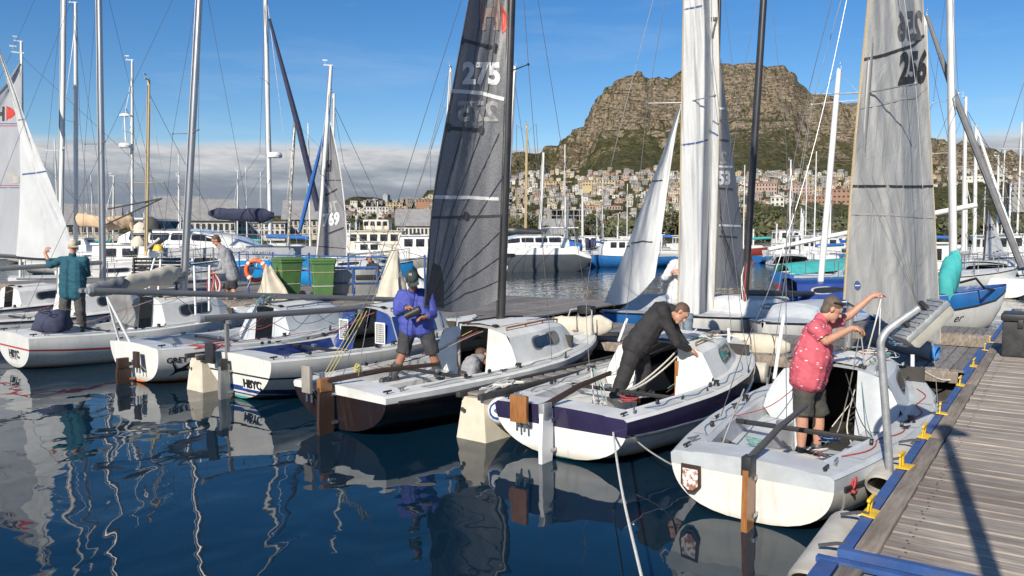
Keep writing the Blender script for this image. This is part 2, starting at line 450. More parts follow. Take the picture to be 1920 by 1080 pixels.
def build_terrain():
    m, nt, b = node_mat('hillside')
    N, Lk = nt.nodes.new, nt.links.new
    tc = N('ShaderNodeTexCoord')
    def nz(s, d, rough=.6, vec=None, sc=(1, 1, 1)):
        mp = N('ShaderNodeMapping'); mp.inputs['Scale'].default_value = sc; Lk(tc.outputs['Object'], mp.inputs[0])
        t = N('ShaderNodeTexNoise'); t.inputs['Scale'].default_value = s; t.inputs['Detail'].default_value = d; t.inputs['Roughness'].default_value = rough
        Lk(mp.outputs[0], t.inputs['Vector']); return t.outputs['Fac']
    def mr(v, a, c, lo=0, hi=1):
        q = N('ShaderNodeMapRange'); q.interpolation_type = 'SMOOTHSTEP'
        for k_, x in (('From Min', a), ('From Max', c), ('To Min', lo), ('To Max', hi)): q.inputs[k_].default_value = x
        Lk(v, q.inputs['Value']); return q.outputs[0]
    def mix(f, a, c):
        q = N('ShaderNodeMix'); q.data_type = 'RGBA'
        for k_, x in (('Factor', f), ('A', a), ('B', c)):
            if isinstance(x, tuple): q.inputs[k_].default_value = (*x, 1)
            elif isinstance(x, (int, float)): q.inputs[k_].default_value = x
            else: Lk(x, q.inputs[k_])
        return q.outputs['Result']
    def op(o, a, c):
        q = N('ShaderNodeMath'); q.operation = o; q.use_clamp = False
        for i, x in enumerate((a, c)):
            if isinstance(x, (int, float)): q.inputs[i].default_value = x
            else: Lk(x, q.inputs[i])
        return q.outputs[0]
    at_ = N('ShaderNodeAttribute'); at_.attribute_name = 'rock'
    scrub = mix(mr(nz(.03, 6, .7), .35, .65), (.080, .082, .034), (.155, .130, .062))
    scrub = mix(mr(nz(.16, 3, .6), .5, .62), scrub, (.045, .055, .020))
    stone = mix(mr(nz(.05, 8, .7, sc=(.35, .35, 4)), .35, .65), (.31, .235, .155), (.185, .15, .11))
    stone = mix(mr(nz(.16, 6, .7, sc=(.5, .5, 3.5)), .48, .62), stone, (.42, .34, .235))
    stone = mix(mr(nz(.06, 7, .75, sc=(.5, .5, 5)), .54, .61), stone, (.075, .065, .042))
    f = op('ADD', at_.outputs['Fac'], op('MULTIPLY', op('SUBTRACT', nz(.09, 8, .75), .5), 2.1))
    f = mr(f, .40, .60)
    col = mix(f, scrub, stone)
    bush = mr(nz(.22, 3, .65), .53, .60)
    col = mix(op('MULTIPLY', bush, .75), col, (.060, .068, .028))
    Lk(col, b.inputs['Base Color']); b.inputs['Roughness'].default_value = .95; b.inputs['Specular IOR Level'].default_value = .1
    hgt = op('ADD', op('MULTIPLY', nz(.10, 9, .72, sc=(1, 1, 2.5)), 9.0), op('MULTIPLY', bush, 2.0))
    bp = N('ShaderNodeBump'); bp.inputs['Strength'].default_value = 1.0; bp.inputs['Distance'].default_value = .85
    Lk(hgt, bp.inputs['Height']); Lk(bp.outputs[0], b.inputs['Normal'])
    cols = []
    px = -900.0
    while px <= 2700:
        cols.append(px); px += 40 if px < 560 or px > 1960 else (2.6 if px > 930 else 6)
    ts = []
    t = 0.0
    while t < 1.5:
        ts.append(t); t += .0035 if .6 < t < 1.03 else (.012 if t < 1.03 else .08)
    vs, rk = [], []
    for px in cols:
        ridge = interp(px, RID)
        for t in ts:
            r = SHORE + t * (ridge - SHORE)
            p, tt, rock = tpoint(px, r); vs.append(p); rk.append(rock)
    # quay face down into the water
    n = len(ts); mb = MB()
    for i, px in enumerate(cols):
        for j in range(1, n - 1):
            a, b = vs[i * n + j - 1], vs[i * n + j + 1]; s_ = (b.z - a.z) / max(.1, math.hypot(b.x - a.x, b.y - a.y))
            gold = sstep(px, 1270, 1340) * sstep(ts[j], .36, .6)
            rk[i * n + j] = max(0, min(1, .16 * sstep(ts[j], .3, .5) + .95 * sstep(s_, .62, 1.15) * lerp(.4, 1, sstep(px, 1040, 1110)) * lerp(.45, 1, sstep(ts[j], .62, .78)) + .24 * gold + .3 * mnoise.noise(b * .012)))
    mb.add(vs, [(i * n + j, (i + 1) * n + j, (i + 1) * n + j + 1, i * n + j + 1) for i in range(len(cols) - 1) for j in range(n - 1)])
    me = mb.mesh('hills', 'hillside', 60)
    a = me.attributes.new('rock', 'FLOAT', 'POINT'); a.data.foreach_set('value', rk)
    struct(link('hills', me))
    q = MB()
    ring = [bear(px) for px in cols]
    M('quay_stone', (.10, .09, .075), (.05, .045, .04), .7, .9, bump=.05)
    for (a0, a1), (b0, b1) in zip(ring, ring[1:]):
        r = SHORE
        q.add([(a0 * r, a1 * r, -1), (b0 * r, b1 * r, -1), (b0 * r, b1 * r, 1.32), (a0 * r, a1 * r, 1.32)], [(0, 1, 2, 3)])
    struct(q.build('quay', 'quay_stone', smooth=0))
build_terrain()
# ------------------------------------------------------------------ docks
DK = R(35)
D = Vector((math.sin(DK), math.cos(DK), 0)); RT = Vector((math.cos(DK), -math.sin(DK), 0))
O = Vector((6.09, 10.45, 0))
def dk(x, y, z=0): return O + RT * x + D * y + Vector((0, 0, z))
def to_dk(p): q = Vector(p) - O; return q.dot(RT), q.dot(D)
DZ = .60; PZ = .78
M('plank_grey', (.40, .345, .285), (.22, .185, .15), 5, .8, bump=.003, bscale=9, stretch=(.7, 9, 3), rnd=.16, dirt=.5, dirtc=(.12, .09, .065))
M('plank_dark', (.25, .23, .21), (.14, .125, .11), 5, .85, bump=.003, bscale=9, stretch=(9, .7, 3), rnd=.2, dirt=.45, dirtc=(.08, .065, .05))
M('beam_wood', (.30, .25, .20), (.17, .14, .11), 4, .85, bump=.006, bscale=6, stretch=(7, .6, 3), dirt=.5, dirtc=(.06, .045, .03))
M('pile_dark', (.03, .026, .022), (.055, .05, .04), 5, .9, bump=.01)
M('nail', (.10, .07, .05), (.06, .045, .04), 9, .7, .3)
def stain(m, scale, amt, c):
    """spills and damp patches that run across several boards"""
    nt = m.node_tree; N, Lk = nt.nodes.new, nt.links.new; b = nt.nodes['Principled BSDF']; src = b.inputs['Base Color'].links[0].from_socket
    g = N('ShaderNodeNewGeometry'); t = N('ShaderNodeTexNoise'); t.inputs['Scale'].default_value = scale; t.inputs['Detail'].default_value = 7; t.inputs['Roughness'].default_value = .62; Lk(g.outputs['Position'], t.inputs['Vector'])
    r = N('ShaderNodeMapRange'); r.inputs['From Min'].default_value = .53; r.inputs['From Max'].default_value = .66; r.inputs['To Max'].default_value = amt; Lk(t.outputs['Fac'], r.inputs['Value'])
    q = N('ShaderNodeMix'); q.data_type = 'RGBA'; q.inputs['B'].default_value = (*c, 1); Lk(r.outputs[0], q.inputs['Factor']); Lk(src, q.inputs['A']); Lk(q.outputs['Result'], b.inputs['Base Color'])
stain(MATS['plank_grey'], .55, .62, (.13, .095, .075)); stain(MATS['plank_dark'], .6, .5, (.09, .075, .06)); stain(MATS['beam_wood'], 1.2, .5, (.08, .06, .045))
def plank_meshes(w, d, t, mat, k=5, b=.006, along='X'):
    out = []
    for i in range(k):
        mb = MB()
        n = 6; L_ = w; rings = []
        for j in range(n + 1):
            u = -L_ / 2 + L_ * j / n
            o = random.uniform(-.0025, .0025); zz = random.uniform(-.0015, .0015)
            sec = [(-d / 2, -t / 2), (d / 2, -t / 2), (d / 2, t / 2 - b), (d / 2 - b, t / 2), (-d / 2 + b, t / 2), (-d / 2, t / 2 - b)]
            rings.append([(u, y + o, z + zz) if along == 'X' else (-y + o, u, z + zz) for y, z in sec])
        mb.loft(rings, 0, True, True, True)
        for e in (-.46, -.16, .17, .46):          # nail heads
            for q in (-.3, .3):
                u, y = e * w + random.uniform(-.02, .02), q * d + random.uniform(-.008, .008); c = (u, y, t / 2 + .0005) if along == 'X' else (-y, u, t / 2 + .0005)
                mb.lathe([(.007, -.002), (.007, .0025), (.003, .003)], 6, c, mi=1)
        out.append(mb.mesh('plank', [mat, 'nail'], 30))
    return out
def build_docks():
    # --- the walkway the photographer stands on
    dock = thing('dock', 'weathered timber dock with blue steel edging along the right', 'dock', O, -DK); del dock['category']; del dock['label']; struct(dock)
    WID = 3.0; lo, hi = -7.32, 11.0
    pm = plank_meshes(WID - .21, .138, .036, 'plank_grey')
    y = lo + .1; i = 0
    while y < hi:
        o = link('plank', pm[i % 5], dock, (.21 + (WID - .21) / 2 + random.uniform(-.004, .004), y, DZ - .018 + random.uniform(-.004, .004)))
        k = random.uniform(.93, 1.03); o.scale = (1, k, 1)
        o.rotation_euler = (random.uniform(-.014, .014), 0, random.uniform(-.0035, .0035)); y += .1455 * (k + .02); i = random.randrange(5)
    # side timbers lie lengthwise inside the steel angle
    y = lo
    while y < hi:
        ln = min(3.1, hi - y)
        mb = MB(); mb.bbox((.140, y + ln / 2, DZ - .026), (.125, ln - .02, .07), .012); mb.build('edge_timber', 'beam_wood', dock); y += ln
    y = lo
    while y < hi:
        ln = min(2.4, hi - y)
        mb = MB(); mb.box((.035, y + ln / 2, DZ - .004), (.07, ln - .012, .012)); mb.box((.006, y + ln / 2, DZ - .10), (.012, ln - .012, .18)); mb.build('steel_edge', 'paint_blue', dock); y += ln
    mb = MB(); mb.box((WID / 2, lo - .01, DZ - .02), (WID, .05, .05)); mb.build('steel_edge', 'paint_blue', dock)
    fl = MB(); fl.box((WID / 2 + .05, (lo + hi) / 2, DZ - .42), (WID - .3, hi - lo - .1, .62)); fl.build('float', 'pile_dark', dock)
    mb = MB()
    mb.box((WID / 2, (lo + hi) / 2, DZ - .075), (WID - .04, hi - lo - .02, .07)); mb.build('joist', 'pile_dark', dock)
    # --- the next section, on which the camera stands
    d2 = thing('dock', '', '', O, -DK); del d2['category']; del d2['label']; struct(d2)
    lo2, hi2 = -16.0, -7.46
    y = hi2 - .19; i = 0
    while y > lo2:
        o = link('plank', pm[i % 5], d2, (.19 + (WID - .21) / 2, y, DZ - .03)); y -= .1465; i += 1
    mb = MB(); mb.box((WID / 2 - .05, hi2 - .05, DZ - .012), (WID + .05, .055, .03)); mb.build('steel_edge', 'paint_blue', d2)
    mb = MB(); mb.box((.0, (lo2 + hi2) / 2 - .04, DZ - .012), (.1, hi2 - lo2 - .1, .03)); mb.build('steel_edge', 'paint_blue', d2)
    mb = MB(); mb.bbox((.12, (lo2 + hi2) / 2, DZ - .035), (.12, hi2 - lo2 - .2, .07), .012); mb.build('edge_timber', 'beam_wood', d2)
    mb = MB(); mb.box((WID / 2, (lo2 + hi2) / 2, DZ - .4), (WID - .3, hi2 - lo2 - .1, .6)); mb.build('float', 'pile_dark', d2)
    # --- the cross pier at the bows
    p1 = thing('pier', '', '', O, -DK); del p1['category']; del p1['label']; struct(p1)
    pw = 2.55
    pn = plank_meshes(pw, .15, .036, 'plank_dark', along='Y')
    x = -.12; i = 0
    while x > -7.6:
        o = link('plank', pn[i % 5], p1, (x, pw / 2, DZ - .02 + random.uniform(-.003, .003))); o.rotation_euler = (0, random.uniform(-.008, .008), random.uniform(-.003, .003)); x -= .161; i += 1
    for yy in (-.04, pw + .04):
        mb = MB(); mb.bbox((-3.85, yy, DZ - .10), (7.5, .07, .16), .012); mb.build('edge_timber', 'beam_wood', p1)
    mb = MB(); mb.box((-3.85, pw / 2, DZ - .4), (7.4, pw - .3, .55)); mb.build('float', 'pile_dark', p1)
    mb = MB(); mb.box((-.02, pw / 2, DZ - .02), (.07, pw, .045)); mb.build('steel_edge', 'paint_blue', p1)
    # --- the wide platform farther left
    p2 = thing('pier', '', '', O, -DK); del p2['category']; del p2['label']; struct(p2)
    pw2 = 5.4
    pn = plank_meshes(pw2, .17, .036, 'plank_dark', along='Y')
    x = -7.8; i = 0
    while x > -30:
        o = link('plank', pn[i % 5], p2, (x, pw2 / 2, PZ - .02)); x -= .182; i += 1
    for yy in (-.04, pw2 + .04):
        mb = MB(); mb.bbox((-18.9, yy, PZ - .12), (22.4, .08, .2), .012); mb.build('edge_timber', 'beam_wood', p2)
    mb = MB(); mb.box((-18.9, pw2 / 2, PZ - .45), (22.2, pw2 - .3, .6)); mb.build('float', 'pile_dark', p2)
    # --- a farther pontoon seen to the right behind the pier
    p3 = thing('pontoon', '', '', O, -DK); del p3['category']; del p3['label']; struct(p3)
    x = -.1; i = 0
    pn3 = plank_meshes(1.3, .15, .036, 'plank_dark', along='Y')
    while x > -9:
        link('plank', pn3[i % 5], p3, (x, 5.6, DZ - .06)); x -= .161; i += 1
    mb = MB(); mb.bbox((-4.5, 4.92, DZ - .17), (9, .07, .22), .012); mb.build('edge_timber', 'beam_wood', p3)
    mb = MB(); mb.box((-4.5, 5.6, DZ - .42), (8.8, 1.1, .5)); mb.build('float', 'pile_dark', p3)
build_docks()
# ------------------------------------------------------------------ the day sailers
def paint(name, top, bottom=(.03, .10, .10), zb=.05, rough=.2):
    """gel coat with another paint below the boot line (object height zb), streaked by scum near the water"""
    if name in MATS: return name
    m, nt, b = node_mat(name); N, Lk = nt.nodes.new, nt.links.new
    tc = N('ShaderNodeTexCoord'); sep = N('ShaderNodeSeparateXYZ'); Lk(tc.outputs['Object'], sep.inputs[0])
    t = N('ShaderNodeTexNoise'); t.inputs['Scale'].default_value = 2.2; t.inputs['Detail'].default_value = 7; t.inputs['Roughness'].default_value = .65; Lk(tc.outputs['Object'], t.inputs['Vector'])
    mp = N('ShaderNodeMapping'); mp.inputs['Scale'].default_value = (9, 9, .9); Lk(tc.outputs['Object'], mp.inputs[0])
    t2 = N('ShaderNodeTexNoise'); t2.inputs['Scale'].default_value = 1.6; t2.inputs['Detail'].default_value = 5; Lk(mp.outputs[0], t2.inputs['Vector'])
    def mix(f, a, c):
        q = N('ShaderNodeMix'); q.data_type = 'RGBA'
        for k_, x in (('Factor', f), ('A', a), ('B', c)):
            if isinstance(x, tuple): q.inputs[k_].default_value = (*x, 1)
            else: Lk(x, q.inputs[k_])
        return q.outputs['Result']
    def mr(v, a, c, lo=0, hi=1):
        q = N('ShaderNodeMapRange')
        for k_, x in (('From Min', a), ('From Max', c), ('To Min', lo), ('To Max', hi)): q.inputs[k_].default_value = x
        Lk(v, q.inputs['Value']); return q.outputs[0]
    c = mix(mr(t.outputs['Fac'], .35, .7), top, tuple(x * .86 for x in top))
    c = mix(mr(t2.outputs['Fac'], .54, .76, 0, .5), c, tuple(x * .55 + .03 for x in top))
    # scum line
    a = N('ShaderNodeMath'); a.operation = 'ADD'; Lk(sep.outputs['Z'], a.inputs[0])
    k = N('ShaderNodeMath'); k.operation = 'MULTIPLY'; k.inputs[1].default_value = .05; Lk(t.outputs['Fac'], k.inputs[0]); Lk(k.outputs[0], a.inputs[1])
    c = mix(mr(a.outputs[0], zb + .13, zb + .02, 0, .7), c, (.30, .27, .17))
    c = mix(mr(a.outputs[0], zb + .028, zb + .018), c, bottom)
    Lk(c, b.inputs['Base Color']); b.inputs['Roughness'].default_value = rough; b.inputs['Coat Weight'].default_value = .35
    return name
class Hull:
    """lines of one boat; local X to starboard, Y forward from the transom, Z up from the waterline"""
    def __init__(s, L=5.25, beam=1.06, tw=.80, fb=(.50, .50, .76), keel=-.24, nst=2.5, cab=.36, c0=.07, c1=.47, c2=.80, sole=.10, rake=.06):
        s.L, s.beam, s.tw, s.fb, s.keel, s.nst, s.cab, s.c0, s.c1, s.c2, s.sole, s.rake = L, beam, tw, fb, keel, nst, cab, c0, c1, c2, sole, rake
    def b(s, t): return s.beam * interp(t, [(0, s.tw / s.beam), (.12, lerp(s.tw / s.beam, 1, .45)), (.28, .95), (.44, 1.0), (.58, .955), (.70, .83), (.80, .655), (.88, .46), (.94, .27), (.98, .11), (1.0, .022)])
    def zs(s, t): return interp(t, [(0, s.fb[0]), (.15, s.fb[1] + .4 * (s.fb[0] - s.fb[1])), (.35, s.fb[1]), (.6, lerp(s.fb[1], s.fb[2], .25)), (.8, lerp(s.fb[1], s.fb[2], .58)), (1, s.fb[2])])
    def zk(s, t): return interp(t, [(0, .015), (.1, s.keel * .35), (.3, s.keel * .9), (.5, s.keel), (.75, s.keel * .85), (.88, s.keel * .45), (.95, .10), (.985, s.fb[2] * .5), (1, s.fb[2] * .86)])
    def hull(s, t, f, side=1):
        """f from 0 (keel) to 1 (sheer)"""
        n = lerp(s.nst, 1.55, sstep(t, .35, .95)); w = f * math.pi / 2
        y = s.b(t) * math.sin(w) ** (2 / n); zs, zk = s.zs(t), s.zk(t)
        z = zs - (zs - zk) * max(0, math.cos(w)) ** (2 / n)
        yy = t * s.L - s.rake * (z / zs) * (1 - sstep(t, 0, .2))
        return Vector((side * y, yy, z))
    def yc(s, t): return max(.0, s.b(t) - .27 * min(1, s.b(t) / .8))
    def hc(s, t): return s.cab * (1 - .25 * sstep(t, .62, s.c2)) * (1 - sstep(t, s.c2 - .10, s.c2 + .012) ** 1.0)
    def prof(s, t, kind):
        b, z, yc = s.b(t), s.zs(t), s.yc(t)
        out = [(b - .004, z + .002), (b - .035, z + .028), (max(yc + .03, b * .55), z + .034)]
        if kind == 'pit':
            ys = min(.36, yc * .55); out += [(yc, z + .045), (yc - .025, z + .03), (yc - .05, z - .15), (ys, z - .17), (ys - .02, s.sole), (0, s.sole)]
        elif kind == 'deck':
            out += [(yc, z + .042), (yc * .9, z + .045), (yc * .75, z + .05), (yc * .5, z + .055), (yc * .25, z + .06), (0, z + .062)]
        else:
            h = s.hc(t); k = yc * .98
            out += [(k, z + .042), (k - .02, z + .05 + .08 * h), (k - .16 * min(1, k / .7), z + .05 + .86 * h), (k - .23 * min(1, k / .7), z + .05 + .97 * h), (k * .35, z + .055 + 1.09 * h), (0, z + .06 + 1.12 * h)]
        return out
    def cabside(s, t, v, side=1, off=.0):
        p = s.prof(t, 'cab'); a, c = p[4], p[5]
        n = Vector((c[1] - a[1], 0, a[0] - c[0])); n.normalize()
        return Vector((side * (lerp(a[0], c[0], v) + n.x * off), t * s.L, lerp(a[1], c[1], v) + n.z * off))
def rrect(u0, u1, v0, v1, r=.35, n=5):
    """rounded rectangle outline in a unit patch"""
    out = []; ru = (u1 - u0) * r * .5; rv = (v1 - v0) * r
    for cx, cy, a0 in ((u1 - ru, v1 - rv, 0), (u0 + ru, v1 - rv, 90), (u0 + ru, v0 + rv, 180), (u1 - ru, v0 + rv, 270)):
        for i in range(n):
            a = R(a0 + 90 * i / (n - 1)); out.append((cx + ru * math.cos(a), cy + rv * math.sin(a)))
    return out
def patch(mb, outline, fn, mi=0, thick=None):
    """a lens-shaped panel lying on a surface: centre fan"""
    cu = sum(p[0] for p in outline) / len(outline); cv = sum(p[1] for p in outline) / len(outline)
    vs = [fn(cu, cv)] + [fn(u, v) for u, v in outline]; n = len(outline)
    mb.add(vs, [(0, i + 1, (i + 1) % n + 1) for i in range(n)], mi)
def hull_meshes(H, root, hullm, deckm, bandm, bands, stripm='black_trim', strip=True, lines=None, pit=True, cabin=True, inside='dark_inside', topm=None, ns=30, nf=14):
    """hull shell with colour bands (list of (f0, f1, material index)), deck moulding, bulkhead"""
    mats = [hullm] + bandm
    ts = [0, .03, .07] + [i / ns for i in range(3, ns - 1)] + [.95, .97, .985, .995, 1.0]
    ts = sorted(set(round(t, 4) for t in ts))
    fs = [0, .12, .24, .36, .46, .54, .62, .68, .74, .80, .85, .90, .95, 1.0]
    for f0, f1, _ in bands: fs += [f0, f1]
    fs = sorted(set(fs))
    mb = MB(); n = len(fs)
    for side in (1, -1):
        o = len(mb.v); mb.v += [tuple(H.hull(t, f, side)) for t in ts for f in fs]
        for i in range(len(ts) - 1):
            for j in range(n - 1):
                fm = (fs[j] + fs[j + 1]) / 2; mi = 0
                for f0, f1, k in bands:
                    if f0 < fm < f1: mi = k
                q = (o + i * n + j, o + i * n + j + 1, o + (i + 1) * n + j + 1, o + (i + 1) * n + j)
                mb.f.append(list(q if side < 0 else q[::-1])); mb.m.append(mi)
    # transom
    for j in range(n - 1):
        fm = (fs[j] + fs[j + 1]) / 2; mi = 0
        for f0, f1, k in bands:
            if f0 < fm < f1: mi = k
        a, c = H.hull(0, fs[j]), H.hull(0, fs[j + 1]); e, g = H.hull(0, fs[j + 1], -1), H.hull(0, fs[j], -1)
        mb.add([a, c, e, g], [(3, 2, 1, 0)], mi)
    # the top of the transom follows the crown of the deck
    pr = H.prof(0, 'deck'); line = [Vector((x, -H.rake * z / H.zs(0), z)) for x, z in pr] + [Vector((-x, -H.rake * z / H.zs(0), z)) for x, z in pr[::-1][1:]]
    a, c = H.hull(0, 1.0), H.hull(0, 1.0, -1); k = len(line)
    base = [a.lerp(c, i / (k - 1)) for i in range(k)]
    for q_, l_ in zip(base, line): q_.x = l_.x
    mb.add(base + line, [(i, i + 1, k + i + 1, k + i) for i in range(k - 1)], bands[0][2] if bands and bands[0][1] >= 1 else 0)
    mb.build('hull', mats, root, 40)
    # deck moulding
    seg = []
    T = lambda a, b, k: [lerp(a, b, i / k) for i in range(k + 1)]
    if pit: seg += [('deck', T(0, H.c0, 2)), ('pit', T(H.c0, H.c1, 12))]
    else: seg += [('deck', T(0, H.c1, 12))]
    if cabin: seg += [('cab', T(H.c1, H.c2 + .015, 16)), ('deck', T(H.c2 + .015, 1.0, 9))]
    else: seg += [('deck', T(H.c1, 1.0, 18))]
    rings = []
    db = MB(); prev = None
    for kind, tt in seg:
        base = None
        for t in tt:
            pr = H.prof(t, kind); k = len(pr)
            rk = lambda z: H.rake * (z / H.zs(t)) * (1 - sstep(t, 0, .2))
            ring = [Vector((x, t * H.L - rk(z), z)) for x, z in pr] + [Vector((-x, t * H.L - rk(z), z)) for x, z in pr[::-1][1:]]
            if base is not None:
                db.loft([base, ring], 0, False)
            elif prev is not None and kind != 'cab':
                db.loft([prev, ring], 0, False)
            base = ring
        prev = base
    db.f = [f[::-1] for f in db.f]
    db.build('deck', deckm, root, 32)
    if cabin and pit:
        # bulkhead: two panels beside the open companionway
        t = H.c1; pc = H.prof(t, 'cab'); pp = H.prof(t, 'pit')
        def zz(pr, y):
            pts = sorted(pr); return interp(y, pts)
        for side in (1, -1):
            bmh = MB(); ysn = [.27, .33, .40, .5, .6, .7, pc[4][0]]; ysn = [y for y in ysn if y <= pc[4][0] + 1e-6]
            if ysn[-1] < pc[4][0] - .01: ysn.append(pc[4][0])
            vs = []
            lean = .10
            for y in ysn:
                z0 = zz(pp, y) if y < pp[3][0] else H.zs(t) + .04; z1 = zz(pc, y)
                vs += [(side * y, t * H.L - lean * (1), z0), (side * y, t * H.L + .0, z1), ]
            m_ = len(ysn)
            bmh.add(vs, [(2 * i, 2 * i + 2, 2 * i + 3, 2 * i + 1) if side > 0 else (2 * i + 1, 2 * i + 3, 2 * i + 2, 2 * i) for i in range(m_ - 1)])
            bmh.build('bulkhead', topm or deckm, root, 30)
        inn = MB(); inn.box((0, t * H.L + .75, H.sole - .02), (1.3, 1.5, .03)); inn.box((0, t * H.L + 1.55, .45), (1.3, .03, .8)); inn.build('cabin_inside', inside, root, 0)  # cabin floor and end wall coloured dark so the opening reads as shade
    if strip:
        sb = MB()
        for side in (1, -1):
            sb.tube([H.hull(t, bands[0][0] if bands and bands[0][2] else 1.0, side) + Vector((side * .006, 0, .0)) for t in ts[1:-1]], .016, 6, flat=1.3)
        sb.build('rubbing_strip', stripm, root)
def cabin_window(H, root, t0, t1, v0=.25, v1=.80, sides=(1, -1), frame='alu_dull'):
    for side in sides:
        fr = MB(); o = rrect(t0 - .007, t1 + .007, v0 - .07, v1 + .07); patch(fr, o, lambda u, v: H.cabside(u, v, side, .006)); fo = fr.build('window', frame, root)
        gl = MB(); o = rrect(t0, t1, v0, v1); patch(gl, o, lambda u, v: H.cabside(u, v, side, .011)); gl.build('pane', 'glass_dark', fo)
def hull_text(H, root, body, size, t, f, mat='lettering_black', bold=0, name='lettering', side=1, spacing=1.0, shear=0):
    vs, fs = text_mesh(body, size, bold, spacing, 1, 'LEFT', shear)
    mb = MB(); p0 = H.hull(t, f, side)
    def mp(v):
        tt = t + side * v.x / H.L
        # find f for the wanted height
        z = p0.z + v.y + (H.zs(tt) - H.zs(t)); lo, hi = 0.2, 1.0
        for _ in range(14):
            mid = (lo + hi) / 2
            if H.hull(tt, mid, side).z < z: lo = mid
            else: hi = mid
        q = H.hull(tt, lo, side); return q + Vector((side * .006, 0, .0015))
    mb.add([mp(v) for v in vs], fs); return mb.build(name, mat, root, 0)
def transom_text(H, root, body, size, x, z, mat='lettering_black', bold=0, name='lettering'):
    vs, fs = text_mesh(body, size, bold, 1.0, 0)
    mb = MB(); mb.add([(x + v.x, -H.rake * ((z + v.y) / H.zs(0)) - .006, z + v.y) for v in vs], fs); return mb.build(name, mat, root, 0)
def rig(root, base, top, r, mat='alu', spread=(), sw=.55, shrouds=None, fore=None, back=None, wire='wire', taper=.75, wr=.0042, wind=True, swept=.15):
    """mast (> spreader, masthead gear) and each wire, in local coordinates"""
    b, t = Vector(base), Vector(top)
    mb = MB(); mb.tube([b, b.lerp(t, .55), b.lerp(t, .85), t], [r, r, r * .92, r * taper], 12, flat=1.25); mo = mb.build('mast', mat, root, 50)
    mb = MB(); mb.tube([b.lerp(t, .03) + Vector((0, -r * 1.28, 0)), b.lerp(t, .97) + Vector((0, -r * 1.1, 0))], r * .16, 5); mb.build('mast_track', 'alu_dull' if mat != 'mast_black' else 'black_trim', mo)
    if wind:
        mb = MB(); mb.box(t + Vector((0, -.1, .01)), (.03, .3, .035)); mb.tube([t + Vector((0, -.2, 0)), t + Vector((0, -.2, .16))], .006, 5); mb.box(t + Vector((0, -.2, .17)), (.012, .16, .035)); mb.build('masthead', mat, mo)
    for fz in spread:
        p = b.lerp(t, fz)
        for s_ in (-1, 1):
            mb = MB(); mb.tube([p, p + Vector((s_ * sw, -swept, .02))], [.017, .012], 6, flat=.6); mb.ball(p + Vector((s_ * sw, -swept, .02)), .022, 6); mb.build('spreader', mat if mat != 'mast_black' else 'black_trim', mo)
    if shrouds:
        hz = shrouds[2] if len(shrouds) > 2 else .93
        for s_ in (-1, 1):
            pts = [Vector((s_ * shrouds[0], shrouds[1], b.z * .6))]
            if spread: pts.append(b.lerp(t, spread[0]) + Vector((s_ * sw, -swept, .02)))
            pts.append(b.lerp(t, hz))
            mb = MB(); mb.tube(pts, wr, 4); mb.build('shroud', wire, root)
    if fore:
        mb = MB(); mb.tube([Vector(fore), b.lerp(t, .93)], wr, 4); mb.build('forestay', wire, root)
    if back:
        mb = MB(); mb.tube([Vector(back), t], wr, 4); mb.build('backstay', wire, root)
    return mo
def rope_part(root, pts, mat, r=.006, name='line', n=5):
    mb = MB(); mb.tube(pts, r, n); return mb.build(name, mat, root)
def scribble(root, c, ext, mat, k=9, r=.0055, name='loose_line', seed=0):
    """a slack line lying in curves"""
    rn = random.Random(seed); pts = [Vector(c) + Vector((rn.uniform(-ext[0], ext[0]), rn.uniform(-ext[1], ext[1]), rn.uniform(0, ext[2]))) for _ in range(k)]
    return rope_part(root, smooth_path(pts, 5), mat, r, name)
def cleat(root, p, rz=0, mat='black_trim', s=1.0, name='cleat'):
    mb = MB(); m = Matrix.Rotation(rz, 3, 'Z'); p = Vector(p)
    mb.tube([p + m @ Vector((0, -.06 * s, .035 * s)), p + m @ Vector((0, 0, .028 * s)), p + m @ Vector((0, .06 * s, .035 * s))], [.007 * s, .011 * s, .007 * s], 6)
    for q in (-.02, .02): mb.tube([p + m @ Vector((0, q * s, 0)), p + m @ Vector((0, q * s, .03 * s))], .009 * s, 6)
    return mb.build(name, mat, root)
def winch(root, p, name='winch', mat='black_trim'):
    mb = MB(); mb.lathe([(.045, 0), (.04, .02), (.03, .035), (.032, .06), (.042, .07), (.02, .075)], 12, p); return mb.build(name, mat, root)
def rudder(root, H, mat, head, top=.62, wid=.2, x=0, blade=-.35, tiller=None, tmat='varnish', thick=.045):
    y = -H.rake - .06
    mb = MB(); mb.prism([(y + .04, top), (y - wid * .9, top - .03), (y - wid, .15), (y - wid * .9, blade), (y - wid * .2, blade - .05), (y + .04, .1)], -thick / 2, thick / 2, lambda u, v, w: (x + w, u, v)); ro = mb.build('rudder', mat, root, 30)
    for z in (top * .78, top * .2):
        mb = MB(); mb.box((x, y + .045, z), (thick + .02, .09, .035)); mb.build('pintle', 'steel', ro)
    mb = MB(); mb.bbox((x, y - wid * .45, top), (thick + .03, wid * .9, .16), .01); mb.build('rudder_head', head, ro)
    if tiller is not None:
        mb = MB(); a = Vector((x, y - wid * .6, top + .04)); c = Vector(tiller); mb.tube([a, a.lerp(c, .5) + Vector((0, 0, .03)), c], [.03, .026, .02], 8, flat=1.3); t_ = mb.build('tiller', tmat, root)
    return ro
